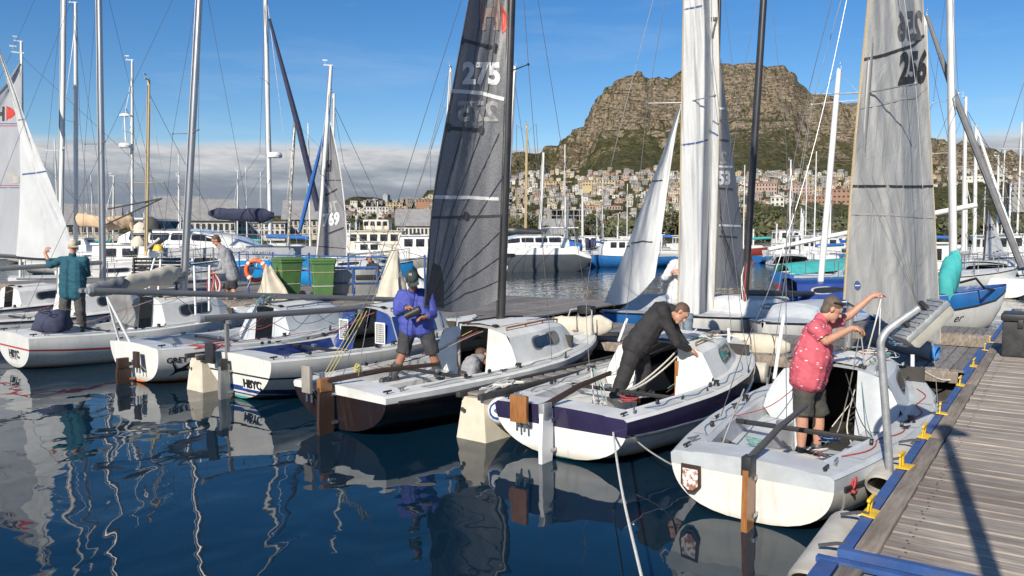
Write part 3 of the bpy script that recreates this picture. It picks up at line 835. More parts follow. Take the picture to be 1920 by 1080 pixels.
def bracket(root, p, mat='wood_grey', w=.17, h=.28, legs=True):
    """wooden outboard pad on steel arms"""
    p = Vector(p); mb = MB(); mb.bbox(p, (w, .05, h), .008); o = mb.build('outboard_pad', mat, root)
    for s_ in (-.05, .05):
        mb = MB(); mb.tube([p + Vector((s_, .02, -h * .3)), p + Vector((s_, .13, -h * .75))], .012, 6); mb.tube([p + Vector((s_, .03, -h * .45)), p + Vector((s_, .03, -h * .85))], .014, 6); mb.build('bracket_arm', 'steel', o)
    return o
def shroud_sleeve(root, p, q, mat='pvc_white', r=.018):
    mb = MB(); mb.tube([p, q], r, 10); return mb.build('shroud_sleeve', mat, root)
HEAD = {}
def boat_world(root, p): return root.matrix_world @ Vector(p)
def place(px, py, z=0.0):
    return on(px, py, z)
def day_sailer(name, label, cat, px, py, head, H, **k):
    loc = on(px, py, 0)
    root = thing(name, label, cat, loc, -R(head)); root.rotation_euler = (R(k.get('trim', 0)), R(k.get('heel', 0)), -R(head))
    hull_meshes(H, root, k['hull'], k['deck'], k.get('bandm', []), k.get('bands', []), k.get('stripm', 'black_trim'), k.get('strip', True), topm=k.get('top'))
    return root
def fittings(root, H, seed, lines=('rope_white', 'rope_red', 'rope_green', 'rope_dark', 'rope_blue'), nlines=7, trav=True, cl=True):
    rn = random.Random(seed)
    for s_ in (-1, 1):
        for t in (.05, .24, .36):
            if cl: cleat(root, (s_ * (H.b(t) - .13), t * H.L, H.zs(t) + .032), rn.uniform(-.5, .5), 'black_trim' if t > .1 else 'steel', 1.0 if t > .1 else 1.3)
        winch(root, (s_ * (H.b(.42) - .16), .42 * H.L, H.zs(.42) + .03))
    if trav:
        mb = MB(); w = H.yc(.27); mb.bbox((0, .27 * H.L, H.zs(.27) + .0), (2 * w + .06, .045, .045), .008); tr = mb.build('traveller', 'black_trim', root)
        mb = MB(); mb.bbox((rn.uniform(-.2, .2), .27 * H.L, H.zs(.27) + .04), (.08, .06, .05), .012); mb.build('traveller_car', 'steel', tr)
    for i in range(nlines):
        t = rn.uniform(.1, .44); m_ = lines[i % len(lines)]
        scribble(root, (rn.uniform(-.3, .3), t * H.L, H.sole + .012), (.3, .35, .03), m_, 10, .0055, seed=seed * 31 + i)
    for i in range(3):
        a = Vector((rn.choice((-1, 1)) * H.yc(.3), H.L * rn.uniform(.1, .3), H.zs(.2) + .04)); c = Vector((rn.uniform(-.25, .25), H.L * (H.c1 + .06), H.zs(.5) + H.cab + .09))
        rope_part(root, smooth_path([a, a.lerp(c, .4) + Vector((0, 0, -.12)), a.lerp(c, .8) + Vector((0, 0, -.03)), c], 5), lines[(i + 1) % len(lines)], .005)
    # lines led over the coach roof with jammers
    for i in range(4):
        x = -.33 + .06 * i + (.0 if i < 2 else .45)
        tt = [H.c1 + .02, H.c1 + .1, H.c1 + .18, H.c1 + .24]
        pts = [Vector((x + .03 * math.sin(3 * j + i), t * H.L, interp(abs(x), sorted(H.prof(t, 'cab'))) + .015)) for j, t in enumerate(tt)]
        rope_part(root, smooth_path(pts, 4), lines[(i + 2) % len(lines)], .005)
        mb = MB(); mb.bbox(pts[0] + Vector((0, .03, .012)), (.028, .09, .03), .006); mb.build('jammer', 'black_trim', root)
    mb = MB(); t0, t1 = H.c1 + .02, H.c1 + .16
    z = lambda t: H.prof(t, 'cab')[-1][1] + .015
    mb.loft([[Vector((x, t * H.L, interp(abs(x), sorted(H.prof(t, 'cab'))) + dz)) for x, dz in ((-.29, .0), (-.28, .025), (0, .03), (.28, .025), (.29, 0))] for t in (t0, (t0 + t1) / 2, t1)], 0, False); mb.build('sliding_hatch', 'deck_white', root, 20)
# --- boat 1: white hull, grey deck, beside the dock, wooden rudder
paint('hull_white_warm', (.76, .74, .68), (.10, .13, .13), -.03)
paint('hull_white_green', (.78, .77, .73), (.035, .10, .09), .03)
paint('hull_white_teal', (.74, .72, .66), (.06, .30, .26), .055)
paint('hull_white_orange', (.78, .77, .72), (.75, .20, .03), .05)
paint('hull_white_plain', (.76, .75, .70), (.40, .38, .31), .0)
paint('hull_brown', (.020, .013, .013), (.02, .02, .02), -.1, .16)
paint('hull_blue', (.03, .10, .30), (.1, .03, .03), .0)
paint('hull_cream', (.70, .65, .52), (.10, .06, .05), .03)
H1 = Hull(L=5.05, beam=1.0, tw=.69, fb=(.50, .52, .74), cab=.36, keel=-.22, nst=2.6)
B1 = day_sailer('sailboat', 'white sailing boat with pale grey deck and wooden rudder, moored beside the right dock', 'sailboat', 1404, 980, 37, H1, hull='hull_white_warm', deck='deck_grey', bands=[(.92, 1.0, 1)], bandm=['deck_grey'])
HEAD[1] = 37
rudder(B1, H1, 'varnish', 'black_trim', .54, .13, .05, -.35, (.12, 1.12, .82), 'rope_dark', .05)
fittings(B1, H1, 3, nlines=9)
cabin_window(H1, B1, .56, .66)
mb = MB(); mb.prism([(-.09, .12), (.09, .12), (.09, -.06), (.03, -.13), (-.03, -.13), (-.09, -.06)], 0, .02, lambda u, v, w: (-.50 + u, -H1.rake * .6 - .008 - w, .30 + v)); pl = mb.build('outboard_plate', 'wood_dark', B1)
M('flaking_paint', (.70, .68, .66), (.30, .12, .07), 22, .7, contrast=(.45, .55))
mb = MB(); mb.prism([(-.07, .085), (.07, .085), (.07, -.06), (.02, -.10), (-.02, -.10), (-.07, -.06)], 0, .006, lambda u, v, w: (-.50 + u, -H1.rake * .6 - .030 - w, .30 + v)); mb.build('plate_paint', 'flaking_paint', pl)
# canvas bundle on the cockpit sole
mb = MB()
def lumpy(c, r, seed, n=18, m=10, flat=.0):
    c = Vector(c); rings = []
    for i in range(m + 1):
        a = math.pi * i / m
        ring = []
        for j in range(n):
            w = 2 * math.pi * j / n; d = Vector((math.sin(a) * math.cos(w), math.sin(a) * math.sin(w), math.cos(a)))
            k = 1 + .28 * mnoise.fractal(d * 1.7 + Vector((seed, 0, 0)), 1, 2, 3)
            p = Vector((d.x * r[0], d.y * r[1], d.z * r[2])) * k
            if p.z < -flat * r[2]: p.z = -flat * r[2]
            ring.append(c + p)
        rings.append(ring)
    return rings
mb.loft(lumpy((.02, 1.05, .20), (.42, .30, .16), 5, flat=.5)); tag(mb.build('sail_bag', 'canvas', B1, 60), 'x', 'x'); so = bpy.data.objects['sail_bag']; del so['label']; del so['category']
mb = MB(); mb.tube([(-.62, .72, .50), (.0, .70, .33), (.62, .72, .50)], .02, 6); mb.build('hiking_strap', 'rope_dark', B1)
# --- boat 2: white with a purple sheer band
H2 = Hull(L=5.05, beam=1.06, tw=.84, fb=(.52, .52, .78), cab=.36, keel=-.24, nst=2.3)
B2 = day_sailer('sailboat', 'white sailing boat with a dark purple sheer band and white rudder', 'sailboat', 1050, 860, 36.5, H2, hull='hull_white_green', deck='deck_white', bands=[(.82, 1.0, 1)], bandm=['purple_gel'], stripm='steel')
HEAD[2] = 36.5
rudder(B2, H2, 'pvc_white', 'galv', .56, .17, -.06, -.4, (.05, 1.0, .80), 'wood_dark', .045)
fittings(B2, H2, 5, nlines=8, lines=('rope_green', 'rope_white', 'rope_grey', 'rope_dark', 'rope_red'))
cabin_window(H2, B2, .575, .68)
bracket(B2, (-.42, -.17, .52), 'varnish', .22, .30)
for x in (-.27, .27):
    mb = MB(); mb.bbox((x, H2.c1 * H2.L - .035, .48), (.05, .02, .62), .006); mb.build('companionway_trim', 'varnish', B2)
# --- boat 3: dark brown hull
H3 = Hull(L=5.5, beam=1.10, tw=.90, fb=(.52, .54, .72), cab=.42, keel=-.24, nst=2.0, c1=.44, c2=.82, sole=.14)
B3 = day_sailer('sailboat', 'dark brown sailing boat with white deck and oval cabin windows', 'sailboat', 640, 808, 40, H3, hull='hull_brown', deck='deck_white', bands=[(.92, 1.0, 1)], bandm=['deck_white'])
HEAD[3] = 40
rudder(B3, H3, 'wood_dark', 'varnish', .60, .19, -.05, -.3, (.35, 1.35, .70), 'wood_dark', .05)
fittings(B3, H3, 8, nlines=8, lines=('rope_white', 'rope_grey', 'rope_yellow', 'rope_red', 'rope_dark'))
cabin_window(H3, B3, .535, .665, .3, .78)
bracket(B3, (-.42, -.19, .62), 'wood_grey', .17, .34)
mb = MB(); mb.bbox((-.27, H3.c1 * H3.L - .05, .55), (.06, .03, .72), .006); mb.build('companionway_trim', 'wood_grey', B3)
for s_ in (-1, 1):
    mb = MB(); mb.tube([(s_ * .3, 5.0, .74), (s_ * .22, 5.12, 1.12), (0, 5.34, 1.16)], .014, 8); mb.tube([(s_ * .12, 5.3, .76), (s_ * .15, 5.22, 1.13)], .014, 8); mb.build('pulpit', 'galv', B3)
mb = MB(); mb.bbox((.0, 5.28, 1.12), (.28, .2, .14), .03); om = mb.build('engine_cover', 'black_trim', B3)
# --- boat 4: blue and white
H4 = Hull(L=5.3, beam=1.05, tw=.84, fb=(.62, .58, .78), cab=.46, keel=-.24, nst=1.8, c1=.46)
B4 = day_sailer('sailboat', 'white sailing boat with blue cockpit, blue cabin and club letters on its transom', 'sailboat', 452, 748, 38, H4, hull='hull_white_teal', deck='deck_white', bands=[(.70, .73, 2), (.385, .50, 1), (.29, .335, 1)], bandm=['blue_gel', 'black_trim'], top='blue_gel', strip=False)
HEAD[4] = 38
fittings(B4, H4, 11, nlines=6)
transom_text(H4, B4, 'HBYC', .17, .13, .205, bold=.007)
mb = MB(); mb.box((.32, -.031, .25), (.42, .006, .135)); mb.build('lettering_panel', 'hull_white_plain', B4, 0)
transom_text(H4, B4, 'Hunter 19 Fleet', .045, .17, .135)
for o in list(B4.children):
    if o.name.startswith('lettering') and not o.name.startswith('lettering_panel'): o.location.y -= .016
# blue cockpit linings and cabin aft quarter panels with grilles
for s_ in (-1, 1):
    mb = MB(); ts_ = [H4.c0 + .01 + (H4.c1 - H4.c0 - .03) * i / 8 for i in range(9)]
    mb.loft([[Vector((s_ * (H4.yc(t) - .027), t * H4.L, H4.zs(t) + .022)), Vector((s_ * (H4.yc(t) - .055), t * H4.L, H4.zs(t) - .145))] for t in ts_], 0, False); mb.build('cockpit_lining', 'blue_gel', B4, 30)
    mb = MB(); mb.loft([[H4.cabside(t, v, s_, .004) for v in (0.0, .33, .66, 1.0)] for t in (.465, .5, .55, .6, .66, .72)], 0, False); mb.build('cabin_side', 'blue_gel', B4, 30)
    fr = MB(); y = H4.c1 * H4.L - .105
    fr.bbox((s_ * .46, y, .78), (.24, .02, .36), .01); fo = fr.build('grille', 'pvc_white', B4)
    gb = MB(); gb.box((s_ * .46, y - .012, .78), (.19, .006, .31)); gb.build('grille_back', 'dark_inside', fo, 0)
    for i in range(6):
        mb = MB(); mb.box((s_ * .46 - .08 + .032 * i, y - .018, .78), (.007, .006, .31)); mb.build('grille_bar', 'pvc_white', fo, 0)
    for i in range(8):
        mb = MB(); mb.box((s_ * .46, y - .02, .66 + .035 * i), (.19, .005, .006)); mb.build('grille_bar', 'pvc_white', fo, 0)
rudder(B4, H4, 'alu_dull', 'black_trim', .52, .12, -.18, -.25, None, 'wood_dark', .07)
mb = MB(); mb.bbox((-.46, -.2, .66), (.22, .05, .30), .01); mb.build('outboard_pad', 'black_trim', B4)
def spar(root, a, b, r, mat='spar_alu', name='lowered_mast'):
    mb = MB(); mb.tube([a, Vector(a).lerp(Vector(b), .5), b], r, 12, flat=1.2); o = mb.build(name, mat, root, 50)
    d = (Vector(b) - Vector(a)).normalized()
    mb = MB(); mb.tube([Vector(a) - d * .02, Vector(a) + d * .05], r * 1.12, 12, flat=1.2); mb.build('spar_end', 'galv', o)
    return o
sp4 = spar(B4, (-.28, -.45, 1.20), (.0, 5.1, 1.12), .042)
mb = MB(); mb.box((-.25, -.05, .86), (.05, .05, .58)); mb.box((-.25, -.05, 1.13), (.18, .05, .05)); mb.build('mast_crutch', 'alu_dull', B4)
for i in range(9):
    y = .1 + .5 * i
    rope_part(B4, smooth_path([(-.27, y, 1.15), (-.3 + .1 * math.sin(i * 2), y + .25, .98), (-.2 + .1 * math.sin(i * 3), y + .5, 1.0 - .1 * (i % 2)), (-.22, y + .85, 1.13)], 5), ('rope_red', 'rope_dark', 'wire', 'rope_green')[i % 4], .005)
# --- boat 5: white with an orange boot top and a goose
H5 = Hull(L=5.3, beam=1.06, tw=.82, fb=(.60, .55, .76), cab=.40, keel=-.24, nst=2.3, c1=.46)
B5 = day_sailer('sailboat', 'white sailing boat with orange waterline and a flying goose on its side', 'sailboat', 258, 716, 39, H5, hull='hull_white_orange', deck='deck_grey', bands=[], strip=False)
HEAD[5] = 39
fittings(B5, H5, 14, nlines=7)
hull_text(H5, B5, 'GREY GOOSE', .125, .022, .80, bold=.003)
gz = [(0, .26), (.05, .12), (.10, .02), (.16, .035), (.24, .10), (.33, .19), (.29, .09), (.24, .02), (.30, .015), (.35, -.01), (.28, -.035), (.2, -.04), (.13, -.055), (.07, -.11), (.02, -.12), (.07, -.06), (.07, .0), (.03, .1)]
def goose():
    bm = bmesh.new(); vs = [bm.verts.new((x, y, 0)) for x, y in gz]; bm.faces.new(vs); bmesh.ops.triangulate(bm, faces=bm.faces[:])
    bmesh.ops.subdivide_edges(bm, edges=bm.edges[:], cuts=2, use_grid_fill=True); bm.verts.index_update()
    V = [v.co.copy() for v in bm.verts]; Fc = [[v.index for v in f.verts] for f in bm.faces]; bm.free()
    mb = MB(); p0 = H5.hull(.15, .45)
    def mp(v):
        tt = .035 + v.x * 1.0 / H5.L; z = .25 + v.y * .85; lo, hi = .05, 1.0
        for _ in range(14):
            mid = (lo + hi) / 2
            if H5.hull(tt, mid).z < z: lo = mid
            else: hi = mid
        return H5.hull(tt, lo) + Vector((.007, 0, -.001))
    mb.add([mp(v) for v in V], Fc); mb.build('goose_emblem', 'lettering_black', B5, 0)
goose()
rudder(B5, H5, 'wood_dark', 'wood_dark', .34, .2, -.05, -.25, None, 'wood_dark', .05)
bracket(B5, (.32, -.16, .42), 'wood_dark', .15, .26)
sp5 = spar(B5, (-.35, -.55, 1.52), (.05, 5.7, 1.0), .046)
for x in (-.55, -.15):
    mb = MB(); mb.tube([(x, -.02, .62), (-.35, -.3, 1.43)], .02, 8); mb.build('mast_crutch', 'pvc_white', B5)
for i in range(8):
    y = .2 + .6 * i
    rope_part(B5, smooth_path([(-.3, y, 1.45 - .08 * y), (-.32 + .1 * math.sin(i * 2), y + .25, 1.25 - .09 * y), (-.2, y + .5, 1.28 - .09 * y), (-.25, y + .8, 1.40 - .09 * y)], 5), ('rope_blue', 'rope_dark', 'wire', 'rope_tan')[i % 4], .005)
for k in range(7):
    scribble(B5, (-.12 + .05 * math.sin(k), 2.35 + .06 * k, 1.06), (.06, .07, .22), ('rope_green', 'rope_blue', 'rope_tan')[k % 3], 9, .006, 'rope_coil', 60 + k)
# --- boat 6: leftmost
H6 = Hull(L=5.3, beam=1.06, tw=.80, fb=(.60, .56, .78), cab=.46, keel=-.24, nst=2.1, c1=.46)
B6 = day_sailer('sailboat', 'white sailing boat at far left with dark red stripe and club letters', 'sailboat', 30, 690, 39, H6, hull='hull_white_plain', deck='deck_white', bands=[(.76, .80, 1)], bandm=['rope_red'], strip=False)
HEAD[6] = 39
fittings(B6, H6, 17, nlines=5)
transom_text(H6, B6, 'HBYC', .19, -.22, .205, bold=.008)
transom_text(H6, B6, 'Hunter 19 Fleet', .05, -.2, .165)
cabin_window(H6, B6, .53, .66)
mb = MB(); mb.loft(lumpy((-.28, .75, .72), (.40, .32, .26), 3, flat=.5)); tg = mb.build('sail_bag', 'canvas_navy', B6, 60)
scribble(B6, (-.28, .75, .92), (.3, .25, .08), 'rope_dark', 14, .008, seed=88)
# weather cloth beside the companionway
mb = MB(); mb.grid(lambda u, v: Vector((-.72 + .5 * u + .03 * math.sin(9 * u), 2.0 + .25 * u + .05 * math.sin(7 * v), .6 + .85 * v + .04 * math.sin(5 * u))), 12, 12); mb.build('weather_cloth', 'canvas_grey', B6, 60)

# --- two more of the row, mostly out of frame at the left
H7 = Hull(L=5.2, beam=1.05, tw=.8, fb=(.58, .55, .76), cab=.44, keel=-.24, nst=2.2, c1=.46)
B7 = day_sailer('sailboat', 'white sailing boat behind the leftmost one, half out of frame', 'sailboat', -95, 655, 38, H7, hull='hull_white_plain', deck='deck_white', bands=[], strip=True)
HEAD[7] = 38
fittings(B7, H7, 21, nlines=4); cabin_window(H7, B7, .54, .66)
H8 = Hull(L=5.2, beam=1.05, tw=.8, fb=(.58, .55, .76), cab=.40, keel=-.24, nst=2.2, c1=.46)
B8 = day_sailer('sailboat', 'white sailing boat under the white jib at the left edge', 'sailboat', -190, 632, 38, H8, hull='hull_white_green', deck='deck_white', bands=[], strip=True)
HEAD[8] = 38
fittings(B8, H8, 23, nlines=3); cabin_window(H8, B8, .54, .66)
# ------------------------------------------------------------------ small fittings on the day sailers
M('nonslip', (.50, .51, .50), (.42, .43, .42), 60, .8, bump=.0015, bscale=240, dirt=.4, dirtc=(.28, .26, .22))
M('seam_dark', (.10, .10, .10), None, 6, .7)
def extra_detail(root, H, seed, wood=True, cabdeck=True):
    rn = random.Random(seed); ns = 'nonslip'
    # non-slip panels on the side decks and foredeck
    for s_ in (-1, 1):
        for a, b in ((H.c0 + .04, H.c0 + .15), (H.c0 + .165, H.c1 - .10), (H.c1 - .085, H.c1 + .10), (H.c1 + .115, H.c2 - .02)):
            mb = MB(); mb.loft([[Vector((s_ * (H.b(t) - .06), t * H.L, H.zs(t) + .0345)), Vector((s_ * max(H.yc(t) + .045, H.b(t) * .56), t * H.L, H.zs(t) + .0375))] for t in [lerp(a, b, i / 5) for i in range(6)]], 0, False); mb.build('nonslip_panel', ns, root, 0)
    if cabdeck:
        for s_ in (-1, 1):
            pts = []
            for t in [lerp(H.c1 + .03, H.c2 - .10, i / 6) for i in range(7)]:
                x = H.yc(t) * .58; pts.append(Vector((s_ * x, t * H.L, interp(x, sorted(H.prof(t, 'cab'))) + .045)))
            mb = MB(); mb.tube(pts, .014, 6)
            for p in pts[::2]: mb.tube([p, p - Vector((0, 0, .05))], .012, 5)
            mb.build('grab_rail', 'varnish' if wood else 'steel', root)
    # chainplates, stem fitting, bow cleat and fairleads
    for s_ in (-1, 1):
        mb = MB(); t = .6; mb.bbox((s_ * (H.b(t) - .03), t * H.L, H.zs(t) + .06), (.012, .05, .12), .003); mb.build('chainplate', 'steel', root)
        mb = MB(); t = .93; mb.bbox((s_ * (H.b(t) - .03), t * H.L, H.zs(t) + .05), (.03, .09, .035), .008); mb.build('fairlead', 'steel', root)
        mb = MB(); t = .02; mb.tube([(s_ * (H.b(t) - .12), .06, H.zs(t) + .03), (s_ * (H.b(t) - .12), .06, H.zs(t) + .06)], .010, 6); mb.tube([(s_ * (H.b(t) - .12), .0, H.zs(t) + .065), (s_ * (H.b(t) - .12), .12, H.zs(t) + .065)], .012, 6); mb.build('stern_cleat', 'black_trim', root)
    cleat(root, (0, .9 * H.L, H.zs(.9) + .06), 0, 'steel', 1.4)
    mb = MB(); t0, t1 = H.c2 + .03, H.c2 + .10; x = H.b(t1) * .45
    mb.bbox((0, (t0 + t1) / 2 * H.L, H.zs(t0) + .075), (x * 1.4, (t1 - t0) * H.L, .04), .012); mb.build('fore_hatch', 'deck_white', root)
    # blocks and a coil or two
    for i in range(4):
        t = rn.uniform(.12, .45); s_ = rn.choice((-1, 1)); mb = MB(); p = Vector((s_ * (H.yc(t) + .09), t * H.L, H.zs(t) + .07)); mb.lathe([(.005, -.014), (.028, -.012), (.03, 0), (.028, .012), (.005, .014)], 10, p, 'X'); mb.build('block', 'black_trim', root)
    for k in range(3):
        c = Vector((rn.uniform(-.4, .4), rn.uniform(.1, .4) * H.L, H.zs(.3) - .12 if rn.random() < .5 else H.sole + .03)); m_ = rn.choice(('rope_white', 'rope_blue', 'rope_dark', 'rope_red', 'rope_green')); n = 44; r0 = rn.uniform(.07, .11)
        pts = [c + Vector((math.cos(i * .72) * (r0 + .02 * math.sin(i * 1.3)), math.sin(i * .72) * (r0 + .02 * math.cos(i * 1.9)) * .8, .0016 * i + .01 * math.sin(i))) for i in range(n)]
        rope_part(root, pts, m_, .006, 'rope_coil')
    # a wandering sheet along each side deck
    for s_ in (-1, 1):
        pts = [Vector((s_ * (H.b(t) - .16 + .05 * math.sin(t * 40 + seed)), t * H.L, H.zs(t) + .046)) for t in [lerp(.1, .7, i / 12) for i in range(13)]]
        rope_part(root, smooth_path(pts, 3), rn.choice(('rope_white', 'rope_red', 'rope_grey', 'rope_blue')), .0055, 'sheet')
    # waterline grime: weed clinging at the transom foot
for r_, H_, sd in ((B1, H1, 1), (B2, H2, 2), (B3, H3, 3), (B4, H4, 4), (B5, H5, 5), (B6, H6, 6)): extra_detail(r_, H_, sd, sd in (2, 3, 6))
# ------------------------------------------------------------------ sails and rigs of the near boats
def wl(root):
    m = Matrix.Translation(root.location) @ root.rotation_euler.to_matrix().to_4x4()
    return m.inverted()
def cloth(name, c1, c2, scale, stretch=(1, 1, 1), bump=.0, bscale=3, transl=.25, rough=.6, mesh=0):
    m, nt, b = node_mat(name); N, Lk = nt.nodes.new, nt.links.new
    tc = N('ShaderNodeTexCoord'); mp = N('ShaderNodeMapping'); mp.inputs['Scale'].default_value = stretch; Lk(tc.outputs['Object'], mp.inputs[0])
    t = N('ShaderNodeTexNoise'); t.inputs['Scale'].default_value = scale; t.inputs['Detail'].default_value = 7; t.inputs['Roughness'].default_value = .65; Lk(mp.outputs[0], t.inputs['Vector'])
    mr = N('ShaderNodeMapRange'); mr.inputs['From Min'].default_value = .35; mr.inputs['From Max'].default_value = .65; Lk(t.outputs['Fac'], mr.inputs['Value'])
    mx = N('ShaderNodeMix'); mx.data_type = 'RGBA'; mx.inputs['A'].default_value = (*c1, 1); mx.inputs['B'].default_value = (*c2, 1); Lk(mr.outputs[0], mx.inputs['Factor'])
    col = mx.outputs['Result']
    if mesh:
        ck = N('ShaderNodeTexNoise'); ck.inputs['Scale'].default_value = mesh; ck.inputs['Detail'].default_value = 0; Lk(tc.outputs['Object'], ck.inputs['Vector'])
        m2 = N('ShaderNodeMapRange'); m2.inputs['From Min'].default_value = .4; m2.inputs['From Max'].default_value = .6; m2.inputs['To Max'].default_value = .28; Lk(ck.outputs['Fac'], m2.inputs['Value'])
        q = N('ShaderNodeMix'); q.data_type = 'RGBA'; q.inputs['B'].default_value = (*[x * .35 for x in c2], 1); Lk(m2.outputs[0], q.inputs['Factor']); Lk(col, q.inputs['A']); col = q.outputs['Result']
    Lk(col, b.inputs['Base Color']); b.inputs['Roughness'].default_value = rough
    if bump:
        t3 = N('ShaderNodeTexNoise'); t3.inputs['Scale'].default_value = bscale; t3.inputs['Detail'].default_value = 6; t3.inputs['Distortion'].default_value = .8; Lk(mp.outputs[0], t3.inputs['Vector'])
        bp = N('ShaderNodeBump'); bp.inputs['Distance'].default_value = bump; Lk(t3.outputs['Fac'], bp.inputs['Height']); Lk(bp.outputs[0], b.inputs['Normal'])
    tr = N('ShaderNodeBsdfTranslucent'); Lk(col, tr.inputs[0]); ms = N('ShaderNodeMixShader'); ms.inputs[0].default_value = transl
    Lk(b.outputs[0], ms.inputs[1]); Lk(tr.outputs[0], ms.inputs[2]); Lk(ms.outputs[0], nt.nodes['Material Output'].inputs[0])
    return name
cloth('sail_dark', (.27, .27, .275), (.215, .215, .22), 1.3, (1, 1, .4), .006, 5, .2, .5, mesh=46)
cloth('sail_kevlar', (.52, .515, .485), (.43, .425, .40), 3.2, (1.3, 1.3, .6), .030, 3.4, .30, .42)
cloth('sail_white', (.72, .725, .71), (.64, .645, .63), 1.6, (1.1, 1.1, .6), .022, 2.6, .3, .6)
cloth('sail_clear', (.55, .56, .57), (.48, .49, .50), 1.6, (1.5, 1.5, .5), .02, 2.2, .4, .45)
M('sail_tape_white', (.72, .72, .70), None, 8, .7)
M('sail_tape_dark', (.03, .03, .033), None, 8, .7)
M('sail_tape_blue', (.05, .09, .25), None, 8, .7)
M('sail_seam', (.028, .028, .031), None, 8, .7)
M('sail_ghost', (.38, .37, .35), None, 8, .7)
M('sail_ghost_dark', (.10, .10, .105), None, 8, .7)
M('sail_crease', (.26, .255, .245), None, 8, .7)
M('sail_brown', (.33, .25, .21), None, 8, .7)
M('sail_patch', (.055, .055, .058), None, 8, .6)
def poly_at(tab, v):
    k = v * (len(tab) - 1); i = min(int(k), len(tab) - 2); f = k - i
    p0, p1, p2, p3 = tab[max(i - 1, 0)], tab[i], tab[i + 1], tab[min(i + 2, len(tab) - 1)]
    return [.5 * ((2 * b) + (c - a) * f + (2 * a - 5 * b + 4 * c - d) * f * f + (3 * b - a - 3 * c + d) * f ** 3) for a, b, c, d in zip(p0, p1, p2, p3)]
class Sail:
    """luff and leech run from foot to head as (column, row, distance)"""
    def __init__(s, luff, leech, prof=None, camber=0, wr=.0, seed=0, foot=0):
        s.luff, s.leech, s.prof, s.camber, s.wr, s.seed, s.foot = luff, leech, prof, camber, wr, seed, foot
    def pix(s, u, v):
        a, b = poly_at(s.luff, v), poly_at(s.leech, v)
        x, y, d = [lerp(p, q, u) for p, q in zip(a, b)]
        y += s.foot * math.sin(math.pi * u) * (1 - v) ** 6
        return x, y, d
    def __call__(s, u, v):
        x, y, d = s.pix(u, v)
        if s.prof: d += interp(u, s.prof) * (1 - .55 * v)
        d += s.camber * math.sin(math.pi * u) * (1 - .5 * v)
        if s.wr: d += s.wr * mnoise.fractal(Vector((u * 2.4 + s.seed, v * 5 + 3.5 * u, s.seed)), 1, 2, 5)
        return at(x, y, d)
    def uv(s, px, py):
        lo, hi = 0.0, 1.0; u = .5
        for _ in range(5):
            lo, hi = -.05, 1.0
            for _ in range(18):
                mid = (lo + hi) / 2
                if s.pix(u, max(0, mid))[1] > py: lo = mid
                else: hi = mid
            v = max(0, lo); a = s.pix(0, v)[0]; b = s.pix(1, v)[0]; u = max(-.02, min(1.02, (px - a) / (b - a)))
        return u, v
    def up(s, u, v, off=.006):
        p = s(u, v); e = .01
        n = (s(u + e, v) - s(u - e, v)).cross(s(u, min(1, v + e)) - s(u, max(0, v - e)))
        if n.length < 1e-9: return p
        n.normalize()
        if n.dot(Vector((0, 0, CAMZ)) - p) < 0: n = -n
        return p + n * off
def hoist(root, S, mat, nu=26, nv=60, name='sail'):
    inv = wl(root); mb = MB()
    mb.grid(lambda u, v: inv @ S(u, v), nu, nv); return mb.build(name, mat, root, 180)
def sail_line(so, root, S, pts, w, mat, name='seam', k=10, off=.006):
    """a flat tape sewn on the cloth, through photograph points"""
    inv = wl(root); P = [S.uv(*p) for p in pts]; path = []
    for (a, b), (c, d) in zip(P, P[1:]):
        for i in range(k): path.append((lerp(a, c, i / k), lerp(b, d, i / k)))
    path.append(P[-1]); Q = [S.up(u, v, off) for u, v in path]
    L_, R_ = [], []
    for i, q in enumerate(Q):
        t = Q[min(i + 1, len(Q) - 1)] - Q[max(0, i - 1)]; n = S.up(*path[i], off + .05) - S.up(*path[i], off)
        sd = t.cross(n)
        if sd.length < 1e-9: sd = Vector((0, 0, 1))
        sd.normalize(); L_.append(inv @ (q + sd * w / 2)); R_.append(inv @ (q - sd * w / 2))
    mb = MB(); mb.loft([[a, b] for a, b in zip(L_, R_)], 0, False); return mb.build(name, mat, so, 180)
def sail_text(so, root, S, body, px, py, hpx, wpx, mat, mirror=False, bold=.03, name='sail_number', skew=0, off=.008, rise=0):
    vs, fs = text_mesh(body, 1.0, bold, 1.0, 2)
    x0, x1 = min(v.x for v in vs), max(v.x for v in vs); y0, y1 = min(v.y for v in vs), max(v.y for v in vs)
    inv = wl(root); mb = MB(); out = []
    for v in vs:
        a = (v.x - x0) / (x1 - x0); b = (v.y - y0) / (y1 - y0)
        if mirror: a = 1 - a
        out.append(inv @ S.up(*S.uv(px + a * wpx + skew * b, py - b * hpx - rise * a), off))
    mb.add(out, fs); return mb.build(name, mat, so, 0)
def sail_poly(so, root, S, poly, mat, name, off=.007):
    cx = sum(p[0] for p in poly) / len(poly); cy = sum(p[1] for p in poly) / len(poly)
    inv = wl(root); mb = MB(); pts = []
    n = len(poly); vs = [inv @ S.up(*S.uv(cx, cy), off)]
    for k in (.5, 1.0): vs += [inv @ S.up(*S.uv(lerp(cx, x, k), lerp(cy, y, k)), off) for x, y in poly]
    fs = [(0, 1 + i, 1 + (i + 1) % n) for i in range(n)] + [(1 + i, 1 + n + i, 1 + n + (i + 1) % n, 1 + (i + 1) % n) for i in range(n)]
    mb.add(vs, fs); return mb.build(name, mat, so, 0)
def edge_rope(so, root, S, u, mat, r=.008, name='leech_cord'):
    inv = wl(root); mb = MB(); mb.tube([inv @ S(u, i / 40) for i in range(41)], r, 5); return mb.build(name, mat, so)
